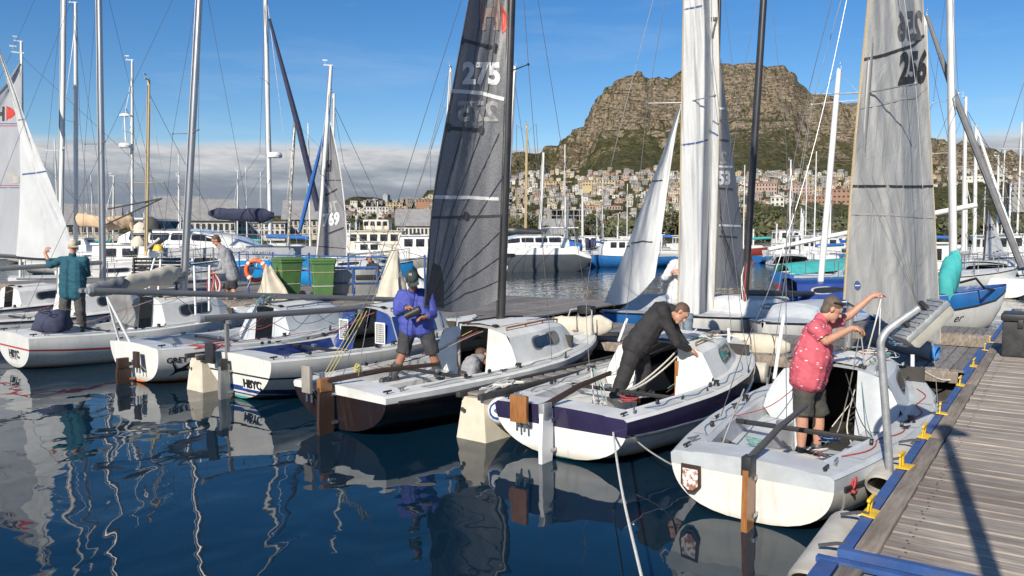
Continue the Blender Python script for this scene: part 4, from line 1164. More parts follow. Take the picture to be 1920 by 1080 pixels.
def lmast(root, p0, p1, r, mat, **k):
    """mast through two photograph points (column, row, distance)"""
    inv = wl(root); return rig(root, inv @ at(*p0), inv @ at(*p1), r, mat, **k)
# --- boat 3: dark mainsail 275
lmast(B3, (938, 618, 12.05), (969, -330, 12.05), .062, 'mast_black', spread=(.52,), sw=.5, shrouds=(.98, 3.0, .9), fore=(0, 5.42, .78), back=(0, 0, .6))
S3 = Sail([(938, 560, 12.0), (945, 330, 12.0), (951, 110, 12.0), (957, -110, 12.0), (964, -330, 12.0)],
          [(795, 577, 10.75), (814, 358, 11.0), (855, 130, 11.3), (898, -95, 11.6), (950, -330, 11.95)], camber=.28, wr=.05, seed=2, foot=16)
s3 = hoist(B3, S3, 'sail_dark'); s3['label'] = 'dark grey mesh mainsail numbered 275'
for x in (808, 826, 848, 880, 925): pass
for a, b in (((800, 560), (838, 240)), ((803, 560), (868, 240)), ((806, 560), (905, 240)), ((810, 562), (936, 250)), ((812, 565), (944, 330)), ((815, 568), (942, 430)), ((820, 571), (940, 480)), ((826, 575), (938, 525))):
    sail_line(s3, B3, S3, [a, ((a[0] + b[0]) / 2 - 10, (a[1] + b[1]) / 2), b], .014, 'sail_seam')
for a, b in (((838, 240), (868, 60)), ((868, 240), (905, 0)), ((905, 240), (935, 0))): sail_line(s3, B3, S3, [a, b], .014, 'sail_seam')
for pts, w in (([(866, 75), (928, 90)], .05), ([(838, 240), (905, 244)], .055), ([(808, 408), (872, 406), (941, 404)], .04)):
    sail_line(s3, B3, S3, pts, w, 'sail_patch', 'batten_pocket')
for x, y in ((928, 90), (902, 244), (873, 405), (840, 239), (864, 76)):
    sail_poly(s3, B3, S3, [(x + 6 * math.cos(a * .785), y + 9 * math.sin(a * .785)) for a in range(8)], 'sail_patch', 'batten_patch', .012)
sail_line(s3, B3, S3, [(846, 170), (900, 174), (945, 186)], .055, 'sail_tape_white', 'reef_tape')
sail_line(s3, B3, S3, [(813, 369), (880, 370), (935, 373)], .05, 'sail_tape_white', 'reef_tape')
sail_text(s3, B3, S3, '275', 866, 159, 44, 72, 'sail_tape_white', bold=.045, rise=-2)
sail_text(s3, B3, S3, '275', 856, 229, 40, 78, 'sail_ghost', True, bold=.035)
sail_text(s3, B3, S3, 'H', 899, 57, 66, 38, 'sail_brown', bold=.06, name='sail_emblem')
sail_poly(s3, B3, S3, [(939, 8), (951, 30), (950, 55), (941, 64)], 'paint_red', 'sail_emblem', .009)
sail_poly(s3, B3, S3, [(797, 572), (804, 530), (812, 492), (826, 500), (832, 530), (832, 578)], 'sail_patch', 'clew_patch', .005)
edge_rope(s3, B3, S3, 1.0, 'sail_tape_dark')
# --- boat 1: pale grey mainsail 256, blown forward
lmast(B1, (1588, 668, 9.45), (1668, -420, 9.3), .036, 'alu_dull', spread=(.47,), sw=.55, shrouds=(.92, 3.1, .88), fore=(0, 4.95, .8))
S1 = Sail([(1583, 562, 9.3), (1598, 330, 9.3), (1618, 110, 9.3), (1640, -110, 9.3), (1665, -340, 9.3)],
          [(1764, 644, 10.15), (1752, 395, 10.1), (1738, 140, 10.0), (1722, -110, 9.9), (1700, -340, 9.6)],
          prof=[(0, 0), (.3, -.12), (.60, -.22), (.72, -.12), (.85, .02), (1, 0)], wr=.07, seed=9, foot=8)
s1 = hoist(B1, S1, 'sail_kevlar', 40, 70); s1['label'] = 'pale grey crinkled mainsail numbered 256'
sail_line(s1, B1, S1, [(1618, 112), (1655, 104), (1685, 94), (1712, 85), (1732, 66)], .035, 'sail_tape_dark', 'reef_tape')
sail_line(s1, B1, S1, [(1598, 349), (1660, 349), (1750, 349)], .03, 'sail_tape_dark', 'reef_tape')
sail_text(s1, B1, S1, '256', 1682, 162, 66, 52, 'sail_tape_dark', bold=.05, skew=6, rise=5)
sail_text(s1, B1, S1, '256', 1682, 78, 58, 46, 'sail_ghost_dark', True, bold=.04, skew=0, rise=2)
sail_line(s1, B1, S1, [(1612, 202), (1690, 185), (1715, 182), (1738, 162)], .03, 'sail_ghost', 'seam')
sail_line(s1, B1, S1, [(1592, 400), (1670, 402), (1756, 408)], .03, 'sail_ghost', 'seam')
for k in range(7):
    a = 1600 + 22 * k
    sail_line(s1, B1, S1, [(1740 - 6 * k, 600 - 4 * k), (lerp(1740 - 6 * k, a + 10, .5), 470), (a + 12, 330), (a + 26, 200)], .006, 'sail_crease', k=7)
for i in range(46):
    pass
edge_rope(s1, B1, S1, 0.0, 'rope_tan', .014, 'luff_rope')
edge_rope(s1, B1, S1, 1.0, 'rope_tan', .007)
sail_poly(s1, B1, S1, [(1607 + 6.5 * math.cos(a * .52), 535 + 9 * math.sin(a * .52)) for a in range(12)], 'sail_tape_blue', 'sail_emblem', .008)
sail_line(s1, B1, S1, [(1602, 535), (1612, 535)], .012, 'sail_tape_white', 'sail_emblem', off=.012)
sail_poly(s1, B1, S1, [(1636, 589), (1644, 590), (1660, 606), (1658, 606), (1638, 600)], 'sail_tape_blue', 'sail_patch', .008)
# --- boat 2: white folded mainsail
lmast(B2, (1277, 640, 11.2), (1292, -380, 11.2), .034, 'alu', spread=(.45,), sw=.5, shrouds=(.95, 3.1, .88), fore=(0, 4.95, .84))
S2 = Sail([(1271, 572, 11.1), (1276, 330, 11.1), (1280, 90, 11.1), (1285, -150, 11.1), (1290, -380, 11.1)],
          [(1338, 578, 11.2), (1346, 330, 11.2), (1348, 90, 11.2), (1335, -150, 11.15), (1310, -380, 11.1)],
          prof=[(0, 0), (.3, -.05), (.60, -.10), (.70, .22), (.80, .52), (.82, .15), (1, .05)], wr=.07, seed=4, foot=14)
s2 = hoist(B2, S2, 'sail_white', 48, 60); s2['label'] = 'white mainsail hanging in folds'
sail_line(s2, B2, S2, [(1275, 272), (1305, 268), (1327, 262)], .022, 'sail_tape_blue', 'reef_tape')
sail_line(s2, B2, S2, [(1331, 245), (1347, 255)], .022, 'sail_tape_blue', 'reef_tape')
sail_line(s2, B2, S2, [(1283, 18), (1320, 10)], .02, 'sail_tape_blue', 'reef_tape')
sail_text(s2, B2, S2, '7', 1334, 72, 40, 12, 'sail_ghost_dark', bold=.03)
edge_rope(s2, B2, S2, 1.0, 'rope_tan', .006); edge_rope(s2, B2, S2, 0.0, 'rope_tan', .01, 'luff_rope')
# --- boat 6: silver mast with furled sail on its boom
lmast(B6, (343, 575, 16.9), (380, -120, 16.9), .07, 'alu', spread=(.475,), sw=.52, shrouds=(.95, 3.1, .9), fore=(0, 5.2, .85), back=(0, 0, .6))
inv6 = wl(B6)
mb = MB(); a, b = inv6 @ at(345, 522, 16.8), inv6 @ at(150, 545, 14.6); mb.tube([a, b], .045, 10); bo = mb.build('boom', 'alu_dull', B6)
def furled(root, a, b, r0, r1, mat, name='furled_sail', seed=1, n=22, hang=.3, parent=None):
    a, b = Vector(a), Vector(b); ax = (b - a).normalized(); sd = ax.cross(Vector((0, 0, 1))).normalized(); rings = []
    for i in range(n + 1):
        t = i / n; c = a.lerp(b, t); r = lerp(r0, r1, t) * min(1, .35 + 4 * t, .35 + 5 * (1 - t)); ring = []
        for j in range(14):
            w = 2 * math.pi * j / 14; q = Vector((math.cos(w), math.sin(w), 0))
            k = 1 + .22 * mnoise.fractal(Vector((q.x * 1.2 + seed, q.y * 1.2, t * 7)), 1, 2, 3)
            ring.append(c + sd * (q.x * r * .72 * k) + Vector((0, 0, q.y * r * (1 + hang * (q.y < 0)) * k)))
        rings.append(ring)
    mb = MB(); mb.loft(rings, 0, True, True, True); return mb.build(name, mat, parent or root, 70)
furled(B6, inv6 @ at(338, 508, 16.7), inv6 @ at(225, 531, 15.4), .19, .12, 'canvas', seed=3)
furled(B6, inv6 @ at(240, 530, 15.5), inv6 @ at(160, 545, 14.6), .15, .10, 'canvas_grey', seed=8)
# --- boats 7 and 8: masts, booms, white sails
lmast(B7, (194, 540, 18.9), (184, -130, 18.9), .066, 'alu', spread=(.41,), sw=.5, shrouds=(.95, 3.1, .9), fore=(0, 5.2, .85), back=(0, 0, .6))
inv7 = wl(B7); mb = MB(); mb.tube([inv7 @ at(190, 492, 18.7), inv7 @ at(-120, 512, 16.2)], .055, 10); mb.build('boom', 'alu_dull', B7)
lmast(B8, (112, 560, 20.4), (122, -130, 20.4), .062, 'mast_white', spread=(.41,), sw=.5, shrouds=(.95, 3.1, .9), fore=(0, 5.2, .85), back=(0, 0, .6))
inv8 = wl(B8); mb = MB(); mb.tube([inv8 @ at(110, 487, 20.2), inv8 @ at(-140, 470, 17.5)], .05, 10); mb.build('boom', 'alu_dull', B8)
S8 = Sail([(30, 480, 19.2), (36, 400, 19.2), (38, 320, 19.2), (32, 230, 19.2), (12, 150, 19.2), (-12, 75, 19.2)], [(140, 480, 19.0), (120, 410, 19.0), (92, 335, 19.0), (60, 258, 19.1), (25, 160, 19.15), (-8, 70, 19.2)], prof=[(0, 0), (.5, -.04), (1, .04)], wr=.06, seed=6, foot=4)
s8 = hoist(B8, S8, 'sail_white', 26, 40); s8['label'] = 'bright white jib set behind the man in teal'
sail_line(s8, B8, S8, [(42, 327), (70, 324), (99, 321)], .035, 'sail_tape_blue', 'reef_tape'); sail_line(s8, B8, S8, [(34, 225), (58, 222)], .03, 'sail_tape_dark', 'reef_tape')
# ------------------------------------------------------------------ finger floats between the boats
def finger(px, py, head, label, L=4.2, w=.40):
    f = thing('finger_float', label, 'float', on(px, py, 0), -R(head))
    mb = MB(); rings = []
    for y, k, dz in ((-.02, 1.0, 0), (0, 1.02, 0), (.9, 1.25, .0), (1.0, 1.3, .0), (1.02, 1.18, 0)):
        rings.append([Vector((-w * .62 * k, y, -.15)), Vector((w * .62 * k, y, -.15)), Vector((w * .40 * k, y + .05, .50)), Vector((-w * .40 * k, y + .05, .50))])
    mb.loft(rings, 0, True, True, True); mb.build('float_body', 'cream_gel', f, 25)
    for k in range(2):
        mb = MB(); y = 1.35 + 1.5 * k; mb.bbox((0, y + .5, .16), (w * 1.1, 1.15, .62), .05); mb.build('float_body', 'cream_gel', f, 30)
    for s_ in (-1, 1):
        mb = MB(); mb.bbox((s_ * w * .42, L / 2 - .05, .535), (.07, L, .07), .012); mb.build('side_rail', 'rubber', f)
    for i in range(16):
        mb = MB(); mb.bbox((0, .18 + i * .26, .53), (w * .72, .18, .03), .005); mb.build('plank', 'plank_dark', f)
    mb = MB(); mb.lathe([(.028, 0), (.028, .01)], 12, (-w * .28, -.035, .36), 'Y'); mb.build('drain_hole', 'dark_inside', f)
    return f
f23 = finger(884, 826, 38, 'cream tapered float between the brown boat and the purple-banded boat')
f45 = finger(366, 733, 38, 'cream tapered float between the goose boat and the blue-cabin boat')
scribble(f23, (0, .5, .57), (.18, .5, .05), 'rope_white', 16, .011, 'mooring_line', 41)
rope_part(f23, smooth_path([(.1, .2, .56), (.24, .3, .4), (.3, .6, .05), (.32, .8, -.1)], 5), 'rope_white', .014, 'mooring_line')
scribble(f45, (.1, .3, .6), (.2, .4, .12), 'rope_red', 12, .008, 'mooring_line', 43)
# ball fender with a blue end hanging beside the purple-banded boat
def fender(name, label, p, r, L, mat, endm, tilt=(0, 0, 0), group=None, line=None):
    t = thing(name, label, 'fender', p, 0, group); t.rotation_euler = tilt
    mb = MB(); prof = [(.02, -L / 2 - .02), (r * .45, -L / 2), (r * .8, -L / 2 + r * .25), (r, -L / 2 + r * .7), (r, L / 2 - r * .7), (r * .8, L / 2 - r * .25), (r * .45, L / 2), (.02, L / 2 + .02)]
    mb.lathe(prof, 16); mb.build('body', mat, t)
    for s_ in (-1, 1):
        mb = MB(); mb.lathe([(r * .66, 0), (r * .5, .016 * s_), (.03, .02 * s_), (.02, .07 * s_)][::1], 12, (0, 0, s_ * (L / 2 - r * .12))); mb.build('end_cap', endm, t)
    if line: rope_part(t, line, 'rope_white', .008, 'lanyard')
    return t
M('cap_blue', (.02, .06, .25), None, 5, .5)
fender('fender', 'white ball fender with a blue eye beside the purple-banded boat', at(946, 770, 9.1), .16, .5, 'pvc_white', 'cap_blue', (R(78), 0, R(-20)))
fender('fender', 'small blue-topped fender on the bow of the purple-banded boat', at(1365, 728, 10.3), .075, .3, 'pvc_white', 'cap_blue', (0, R(12), 0))
fender('fender', 'small cream fender hanging off the bow of the brown boat', at(1038, 697, 11.4), .07, .28, 'cream_gel', 'cap_blue', (0, R(-8), 0))
# ------------------------------------------------------------------ shroud sleeves and sheets
for (b_, lst) in ((B1, [((1452, 710, 9.4), (1470, 590, 9.4)), ((1711, 752, 9.3), (1711, 665, 9.3))]),
                  (B2, [((1160, 640, 12.2), (1176, 597, 12.2)), ((1355, 672, 11.9), (1345, 622, 11.9)), ((1368, 668, 12.0), (1366, 615, 12.0))]),
                  (B3, [((1021, 665, 12.4), (1020, 620, 12.4))]),
                  (B6, [((367, 590, 15.6), (364, 498, 15.6)), ((392, 583, 16.2), (393, 497, 16.2)), ((272, 545, 17.0), (290, 485, 17.4)), ((297, 545, 17.3), (301, 487, 17.5))])):
    iv = wl(b_)
    for p, q in lst: shroud_sleeve(b_, iv @ at(*p), iv @ at(*q), r=.022)
def wrope(root, pts, mat, r=.006, k=5, name='line'):
    iv = wl(root); return rope_part(root, smooth_path([iv @ at(*p) for p in pts], k), mat, r, name)
# mainsheet of boat 2 and lines over its cabin
wrope(B2, [(1172, 732, 9.6), (1205, 715, 9.9), (1255, 672, 10.3), (1306, 617, 10.9)], 'rope_white', .011, name='mainsheet')
wrope(B2, [(1172, 735, 9.6), (1210, 718, 9.9), (1262, 676, 10.3), (1308, 622, 10.9)], 'rope_white', .011, name='mainsheet')
for i, (a, c) in enumerate((((1250, 735), (1330, 668)), ((1252, 728), (1318, 670)), ((1258, 742), (1345, 672)), ((1275, 738), (1305, 668)))):
    wrope(B2, [(a[0], a[1], 10.6), ((a[0] + c[0]) / 2, (a[1] + c[1]) / 2 + 6, 10.9), (c[0], c[1], 11.3)], ('rope_dark', 'rope_green', 'rope_red', 'rope_dark')[i], .006)
for i in range(5): scribble(B2, (.1 + .1 * i - .2, 2.75 + .1 * i, 1.0), (.3, .3, .06), ('rope_green', 'rope_dark', 'rope_grey', 'rope_green', 'rope_white')[i], 12, .006, seed=200 + i)
for i, x in enumerate((1112, 1120, 1128, 1134)): wrope(B2, [(x + 4, 770, 8.8), (x, 735, 9.0), (1108 + i * 2, 690, 9.3)], ('rope_white', 'rope_dark', 'rope_green', 'rope_grey')[i], .006, name='backstay_tackle')
wrope(B2, [(1105, 690, 9.3), (1100, 560, 9.6), (1118, 440, 10.1), (1160, 250, 10.8), (1240, -60, 11.2)], 'wire', .004, name='backstay')
for (p, q) in ((1075, 1000), (1010, 990)): pass
# boat 1 clutter: lines over the cabin top, purple coil, control lines
for i in range(12):
    rn = random.Random(500 + i)
    scribble(B1, (rn.uniform(-.35, .35), rn.uniform(2.6, 3.6), .98), (.28, .45, .09), ('rope_white', 'rope_tan', 'rope_grey', 'rope_red', 'rope_green', 'rope_dark')[i % 6], 12, .006, 'loose_line', 900 + i)
for i in range(6): scribble(B1, (.46, 3.5, 1.15), (.10, .12, .10), 'rope_blue' if i % 2 else 'rope_dark', 12, .008, 'rope_coil', 950 + i)
for a, c, m_ in (((1590, 790), (1705, 700), 'rope_dark'), ((1593, 780), (1690, 695), 'rope_dark'), ((1598, 765), (1700, 705), 'rope_dark'), ((1560, 800), (1640, 690), 'rope_white')):
    wrope(B1, [(a[0], a[1], 8.7), ((a[0] + c[0]) / 2, (a[1] + c[1]) / 2 + 4, 8.9), (c[0], c[1], 9.2)], m_, .006)
# the fairlead knot of red line at the starboard quarter
for i in range(7): scribble(B1, (.72, .28, .34), (.05, .07, .12), 'rope_red', 10, .010, 'rope_coil', 970 + i)
wrope(B1, [(1535, 925, 6.5), (1590, 905, 6.9), (1650, 870, 7.5)], 'rope_red', .01, name='fender_line')
wrope(B1, [(1475, 790, 7.6), (1474, 600, 7.9), (1478, 380, 8.4), (1510, 200, 8.8), (1568, -30, 9.3)], 'wire', .0045, name='backstay')
wrope(B1, [(1352, 780, 7.3), (1400, 640, 8.3), (1450, 520, 8.8), (1530, 260, 9.1), (1600, -60, 9.3)], 'wire', .0045, name='shroud')
wrope(B1, [(1345, 860, 6.9), (1370, 790, 7.2), (1395, 730, 7.6)], 'rope_grey', .008, name='tackle')
# boat 3 backstay tackles with yellow line and blocks
for i, dx in enumerate((0, 6, 12)): wrope(B3, [(606 + dx, 705, 9.7), (650 + dx * 1.2, 628, 10.1), (676 + dx, 583, 10.4)], 'rope_yellow', .0055, name='tackle')
wrope(B3, [(676, 583, 10.4), (720, 500, 10.7), (790, 330, 11.1), (845, 120, 11.6)], 'wire', .005, name='backstay')
wrope(B3, [(672, 705, 9.6), (682, 640, 9.8), (700, 560, 10.1), (760, 420, 10.5), (835, 200, 11.2)], 'wire', .005, name='backstay')
for i in range(4): scribble(B3, (-.1, .35, .68), (.04, .05, .12), 'rope_yellow', 8, .008, 'rope_coil', 640 + i)
for i in range(8): scribble(B3, (.28 + .03 * i, 1.7, .30), (.12, .2, .16), 'rope_white' if i % 2 else 'rope_grey', 10, .009, 'rope_coil', 660 + i)
mb = MB(); iv = wl(B3); mb.bbox(iv @ at(604, 706, 9.7), (.07, .05, .09), .02); mb.build('block', 'steel', B3)
mb = MB(); mb.bbox(iv @ at(675, 585, 10.4), (.06, .05, .08), .02); mb.build('block', 'steel', B3)
# mooring lines that run between things
def mooring(label, pts, mat, r=.010, k=6):
    mb = MB(); mb.tube(smooth_path([at(*p) for p in pts], k), r, 6); return tag(mb.build('mooring_line', mat), label, 'rope')
mooring('pale mooring line dropping from the purple-banded boat towards the camera', [(1147, 778, 8.6), (1152, 830, 7.6), (1168, 930, 6.2), (1205, 1090, 4.9)], 'rope_white', .011)
mooring('mooring line from the purple-banded boat to the corner of the boat beside the dock', [(1152, 782, 8.6), (1200, 832, 8.0), (1250, 866, 7.4), (1278, 877, 6.9)], 'rope_grey', .009)
mooring('slack white line along the quarter of the boat beside the dock', [(1560, 955, 6.5), (1590, 968, 6.4), (1625, 962, 6.3), (1655, 945, 6.2)], 'rope_white', .008)
mooring('white line hung in a low curve before the pier end', [(1722, 690, 10.2), (1765, 712, 10.4), (1800, 708, 10.6), (1828, 697, 10.6)], 'rope_white', .014)
mooring('dark line slung from the brown boat to the cream float', [(825, 725, 10.2), (860, 735, 9.7), (900, 740, 9.4)], 'rope_dark', .012)
mooring('pair of dark bow lines crossing in front of the brown boat', [(1100, 650, 12.8), (1040, 700, 11.6), (980, 745, 10.2), (950, 765, 9.3)], 'rope_dark', .009)
# ------------------------------------------------------------------ dockside: cleats, pipe fenders, lamp
for i, (y, lab) in enumerate(((-6.62, 'yellow steel cleat nearest the camera on the blue dock edge'), (-5.36, 'yellow steel cleat just behind the lamp post foot'), (-4.22, 'yellow cleat with a white line led round it'), (-3.1, 'scuffed yellow cleat fourth from the camera along the dock'),
                             (-1.25, 'yellow cleat by the pier corner, near side'), (.45, 'yellow cleat beside the pier end with the low curved line'), (2.3, 'small yellow cleat beyond the cross pier'), (3.4, 'farthest small yellow cleat along the dock edge'))):
    c = thing('dock_cleat', lab, 'cleat', dk(.03, y, DZ + .004), -DK, 'yellow cleats along the dock')
    c.scale = (.72, .75, .62); c.rotation_euler = (random.uniform(-.08, .08), random.uniform(-.1, .25), -DK + random.uniform(-.12, .12))
    mb = MB(); mb.bbox((.03, 0, .008), (.15, .22, .014), .004); mb.build('base_plate', 'paint_yellow', c)
    mb = MB()
    for q in (-.05, .05): mb.bbox((.0, q, .085), (.016, .045, .15), .004)
    mb.build('upright', 'paint_yellow', c)
    mb = MB(); mb.bbox((0, .0, .165), (.03, .2, .035), .008); mb.build('crossbar', 'paint_yellow', c)
M('pipe_cream', (.55, .52, .46), (.42, .39, .33), 5, .6, dirt=.5, dirtc=(.22, .18, .12))
for y, ln, lab in ((-6.95, .95, 'large grey pipe fender nearest the camera under the dock edge'), (-4.75, 1.0, 'grey pipe fender with a cut end beside the lamp post'), (-2.75, .95, 'grey pipe fender by the bow of the dockside boat')):
    t = thing('pipe_fender', lab, 'fender', dk(-.13, y, .40), -DK, 'pipe fenders along the dock'); t.rotation_euler = (R(2), 0, -DK)
    mb = MB(); n = 20; rings = []
    for yy, rr in ((-ln / 2, .135), (-ln / 2, .16), (-ln / 2 + .02, .165), (ln / 2, .165), (ln / 2, .135), (-ln / 2, .135)):
        rr *= .78; rings.append([Vector((rr * math.cos(2 * math.pi * j / n), yy - (.10 * math.sin(2 * math.pi * j / n) if yy < 0 else 0), rr * math.sin(2 * math.pi * j / n))) for j in range(n)])
    mb.loft(rings); mb.build('pipe', 'pipe_cream', t, 40)
    for q in (-.3, .3): rope_part(t, [(.0, q * ln, .165), (.1, q * ln, .2), (.17, q * ln, .21)], 'rope_dark', .012, 'hanger')
def lamp():
    base = dk(-.13, -5.2, 0); base.z = .15
    t = thing('dock_pole', 'galvanised bent pole lamp with a weathered floodlight head over the dock', 'lamp', base, 0)
    Y = base.y; inv = Matrix.Translation(-base)
    P = lambda px, py, d=Y: inv @ at(px, py, d)
    mb = MB(); mb.tube([P(1672, 935), P(1668, 880), P(1660, 760), P(1652, 660)] + smooth_path([P(1652, 655), P(1652, 640), P(1662, 622), P(1680, 607), P(1722, 578)], 5), .031, 14); mb.build('pole', 'galv', t, 50)
    mb = MB(); mb.tube([P(1673, 940), P(1671, 905)], .045, 14); mb.build('pole_foot', 'rubber', t, 50)
    c = P(1716, 600, Y - .03); ax = (P(1762, 566) - P(1690, 634)).normalized(); up = Vector((0, 1, 0)).cross(ax).normalized()
    rot = Matrix((ax, Vector((0, 1, 0)), up)).transposed()
    if up.z < 0: rot = Matrix((ax, Vector((0, -1, 0)), -up)).transposed()
    cc = P(1725, 600)
    mb = MB(); mb.bbox(cc, (.44, .26, .05), .012, rot=rot); hd = mb.build('pole_head', 'galv', t, 30)
    n = rot @ Vector((0, 0, 1))
    M('lamp_lens', (.42, .41, .35), (.34, .33, .28), 9, .5, dirt=.5)
    mb = MB(); rings = [[cc + rot @ Vector((x * k, y * k, z)) for x, y in ((-.21, -.12), (.21, -.12), (.21, .12), (-.21, .12))] for k, z in ((1, -.026), (.98, -.08), (.86, -.115))]
    mb.loft(rings, 0, True, True, True); mb.build('lens', 'lamp_lens', hd, 30)
    for i in range(9):
        mb = MB(); mb.box(cc + rot @ Vector((-.19 + i * .0475, 0, .028)), (.010, .24, .014), rot=rot); mb.build('fin', 'galv', hd, 0)
    for i in (-.1, .1):
        mb = MB(); mb.box(cc + rot @ Vector((i, 0, .06)), (.03, .05, .09), rot=rot); mb.build('bracket', 'black_trim', hd, 0)
lamp()
# ------------------------------------------------------------------ people
M('skin_fair', (.50, .27, .18), (.43, .21, .135), 9, .5, spec=.4)
M('skin_tan', (.36, .17, .10), (.29, .13, .08), 9, .5, spec=.4)
M('hair_brown', (.07, .043, .028), (.12, .075, .045), 60, .7, bump=.004, bscale=70)
M('hair_grey', (.13, .095, .07), (.08, .06, .045), 60, .7, bump=.004, bscale=70)
M('eye_dark', (.02, .015, .012), None, 5, .2)
M('cloth_teal', (.012, .085, .12), (.010, .07, .10), 5, .85, bump=.010, bscale=7)
M('cloth_grey', (.30, .30, .31), (.22, .22, .23), 22, .9, bump=.012, bscale=7)
M('cloth_blue', (.055, .075, .33), (.045, .06, .27), 5, .75, bump=.010, bscale=7)
M('cloth_black', (.018, .017, .018), (.03, .028, .028), 5, .85, bump=.012, bscale=7)
M('cloth_dark', (.030, .030, .034), (.045, .045, .05), 5, .85, bump=.012, bscale=7)
M('cloth_olive', (.040, .038, .030), (.065, .062, .052), 5, .85, bump=.012, bscale=7)
M('cloth_charcoal', (.085, .083, .08), (.06, .058, .056), 5, .9, bump=.014, bscale=6)
M('cloth_white', (.66, .66, .66), (.55, .55, .56), 5, .85, bump=.012, bscale=7)
M('cloth_jeans', (.20, .26, .33), (.15, .19, .25), 8, .85, bump=.01, bscale=7)
M('cap_cream', (.55, .50, .36), (.46, .41, .29), 8, .85, bump=.003)
M('cap_dark', (.040, .055, .055), (.03, .042, .043), 8, .85, bump=.003)
M('cap_pale', (.62, .52, .45), None, 8, .85)
M('boot_grey', (.08, .085, .095), (.05, .055, .06), 6, .45)
M('boot_sole', (.42, .42, .42), None, 6, .6)
def pink_cloth():
    m = M('cloth_pink', (.56, .105, .135), (.46, .08, .105), 4, .8, bump=.010, bscale=7)
    nt = m.node_tree; N, Lk = nt.nodes.new, nt.links.new; b = nt.nodes['Principled BSDF']; src = b.inputs['Base Color'].links[0].from_socket
    tc = N('ShaderNodeTexCoord'); mp = N('ShaderNodeMapping'); mp.inputs['Rotation'].default_value = (0, R(35), R(20)); mp.inputs['Scale'].default_value = (11, 11, 30); Lk(tc.outputs['Object'], mp.inputs[0])
    v = N('ShaderNodeTexVoronoi'); v.inputs['Scale'].default_value = 1.0; Lk(mp.outputs[0], v.inputs['Vector'])
    r = N('ShaderNodeMapRange'); r.inputs['From Min'].default_value = .22; r.inputs['From Max'].default_value = .16; Lk(v.outputs['Distance'], r.inputs['Value'])
    q = N('ShaderNodeMix'); q.data_type = 'RGBA'; q.inputs['B'].default_value = (.75, .68, .66, 1); Lk(r.outputs[0], q.inputs['Factor']); Lk(src, q.inputs['A']); Lk(q.outputs['Result'], b.inputs['Base Color'])
pink_cloth()
def cone(mb, a, b, ra, rb, n=12, flat_a=False, flat_b=False):
    a, b = Vector(a), Vector(b); d = (b - a).normalized() if (b - a).length > 1e-6 else Vector((0, 0, 1))
    pts, rs = [], []
    if not flat_a:
        for k in (-1, -.87, -.5): pts.append(a + d * ra * k); rs.append(max(.02 * ra, ra * math.sqrt(1 - k * k)))
    pts += [a, a.lerp(b, .5), b]; rs += [ra, (ra + rb) / 2, rb]
    if not flat_b:
        for k in (.5, .87, 1): pts.append(b + d * rb * k); rs.append(max(.02 * rb, rb * math.sqrt(1 - k * k)))
    mb.tube(pts, rs, n)
def fuse(mb, name, mat, parent, voxel=.011, it=4, folds=0, seed=0):
    """weld the pieces into one continuous surface"""
    me = mb.mesh(name, mat, 0); ob = bpy.data.objects.new(name, me)
    r = ob.modifiers.new('r', 'REMESH'); r.mode = 'VOXEL'; r.voxel_size = voxel
    s = ob.modifiers.new('s', 'SMOOTH'); s.factor = .5; s.iterations = it
    m2 = bake(ob)
    bpy.data.objects.remove(ob); bpy.data.meshes.remove(me)
    if folds:
        nv = len(m2.vertices); co = [0.0] * nv * 3; no = [0.0] * nv * 3
        m2.vertices.foreach_get('co', co); m2.vertices.foreach_get('normal', no)
        for i in range(0, nv * 3, 3):
            k = folds * mnoise.fractal(Vector((co[i] * 5 + seed, co[i + 1] * 5, co[i + 2] * 9 + co[i] * 4)), 1, 2, 3)
            co[i] += no[i] * k; co[i + 1] += no[i + 1] * k; co[i + 2] += no[i + 2] * k
        m2.vertices.foreach_set('co', co)
    m2.name = name; m2.polygons.foreach_set('use_smooth', [True] * len(m2.polygons))
    if not m2.materials: m2.materials.append(MATS[mat])
    return link(name, m2, parent)
def hand(mb, w, d, nrm, s=1.0, curl=.8):
    w, d = Vector(w), Vector(d).normalized(); nrm = Vector(nrm); nrm = (nrm - d * nrm.dot(d)).normalized(); lat = d.cross(nrm)
    cone(mb, w, w + d * .05 * s, .027 * s, .034 * s)
    for k in (-.022, 0, .022): cone(mb, w + d * .03 * s + lat * k * s, w + d * .085 * s + lat * k * 1.3 * s, .017 * s, .014 * s, 8)
    for i, (k, ln) in enumerate(((-.034, .9), (-.012, 1.05), (.011, 1.0), (.033, .78))):
        b = w + d * .085 * s + lat * k * s; m = b + (d * math.cos(curl * .6) + nrm * math.sin(curl * .6)) * .038 * ln * s; e = m + (d * math.cos(curl * 1.5) + nrm * math.sin(curl * 1.5)) * .034 * ln * s
        cone(mb, b, m, .0100 * s, .0095 * s, 7); cone(mb, m, e, .0095 * s, .008 * s, 7)
    b = w + d * .03 * s - lat * .028 * s; m = b + (d * .6 - lat * .7 + nrm * .4).normalized() * .04 * s; cone(mb, b, m, .013 * s, .011 * s, 7); cone(mb, m, m + (d * .8 + nrm * .5).normalized() * .032 * s, .011 * s, .009 * s, 7)
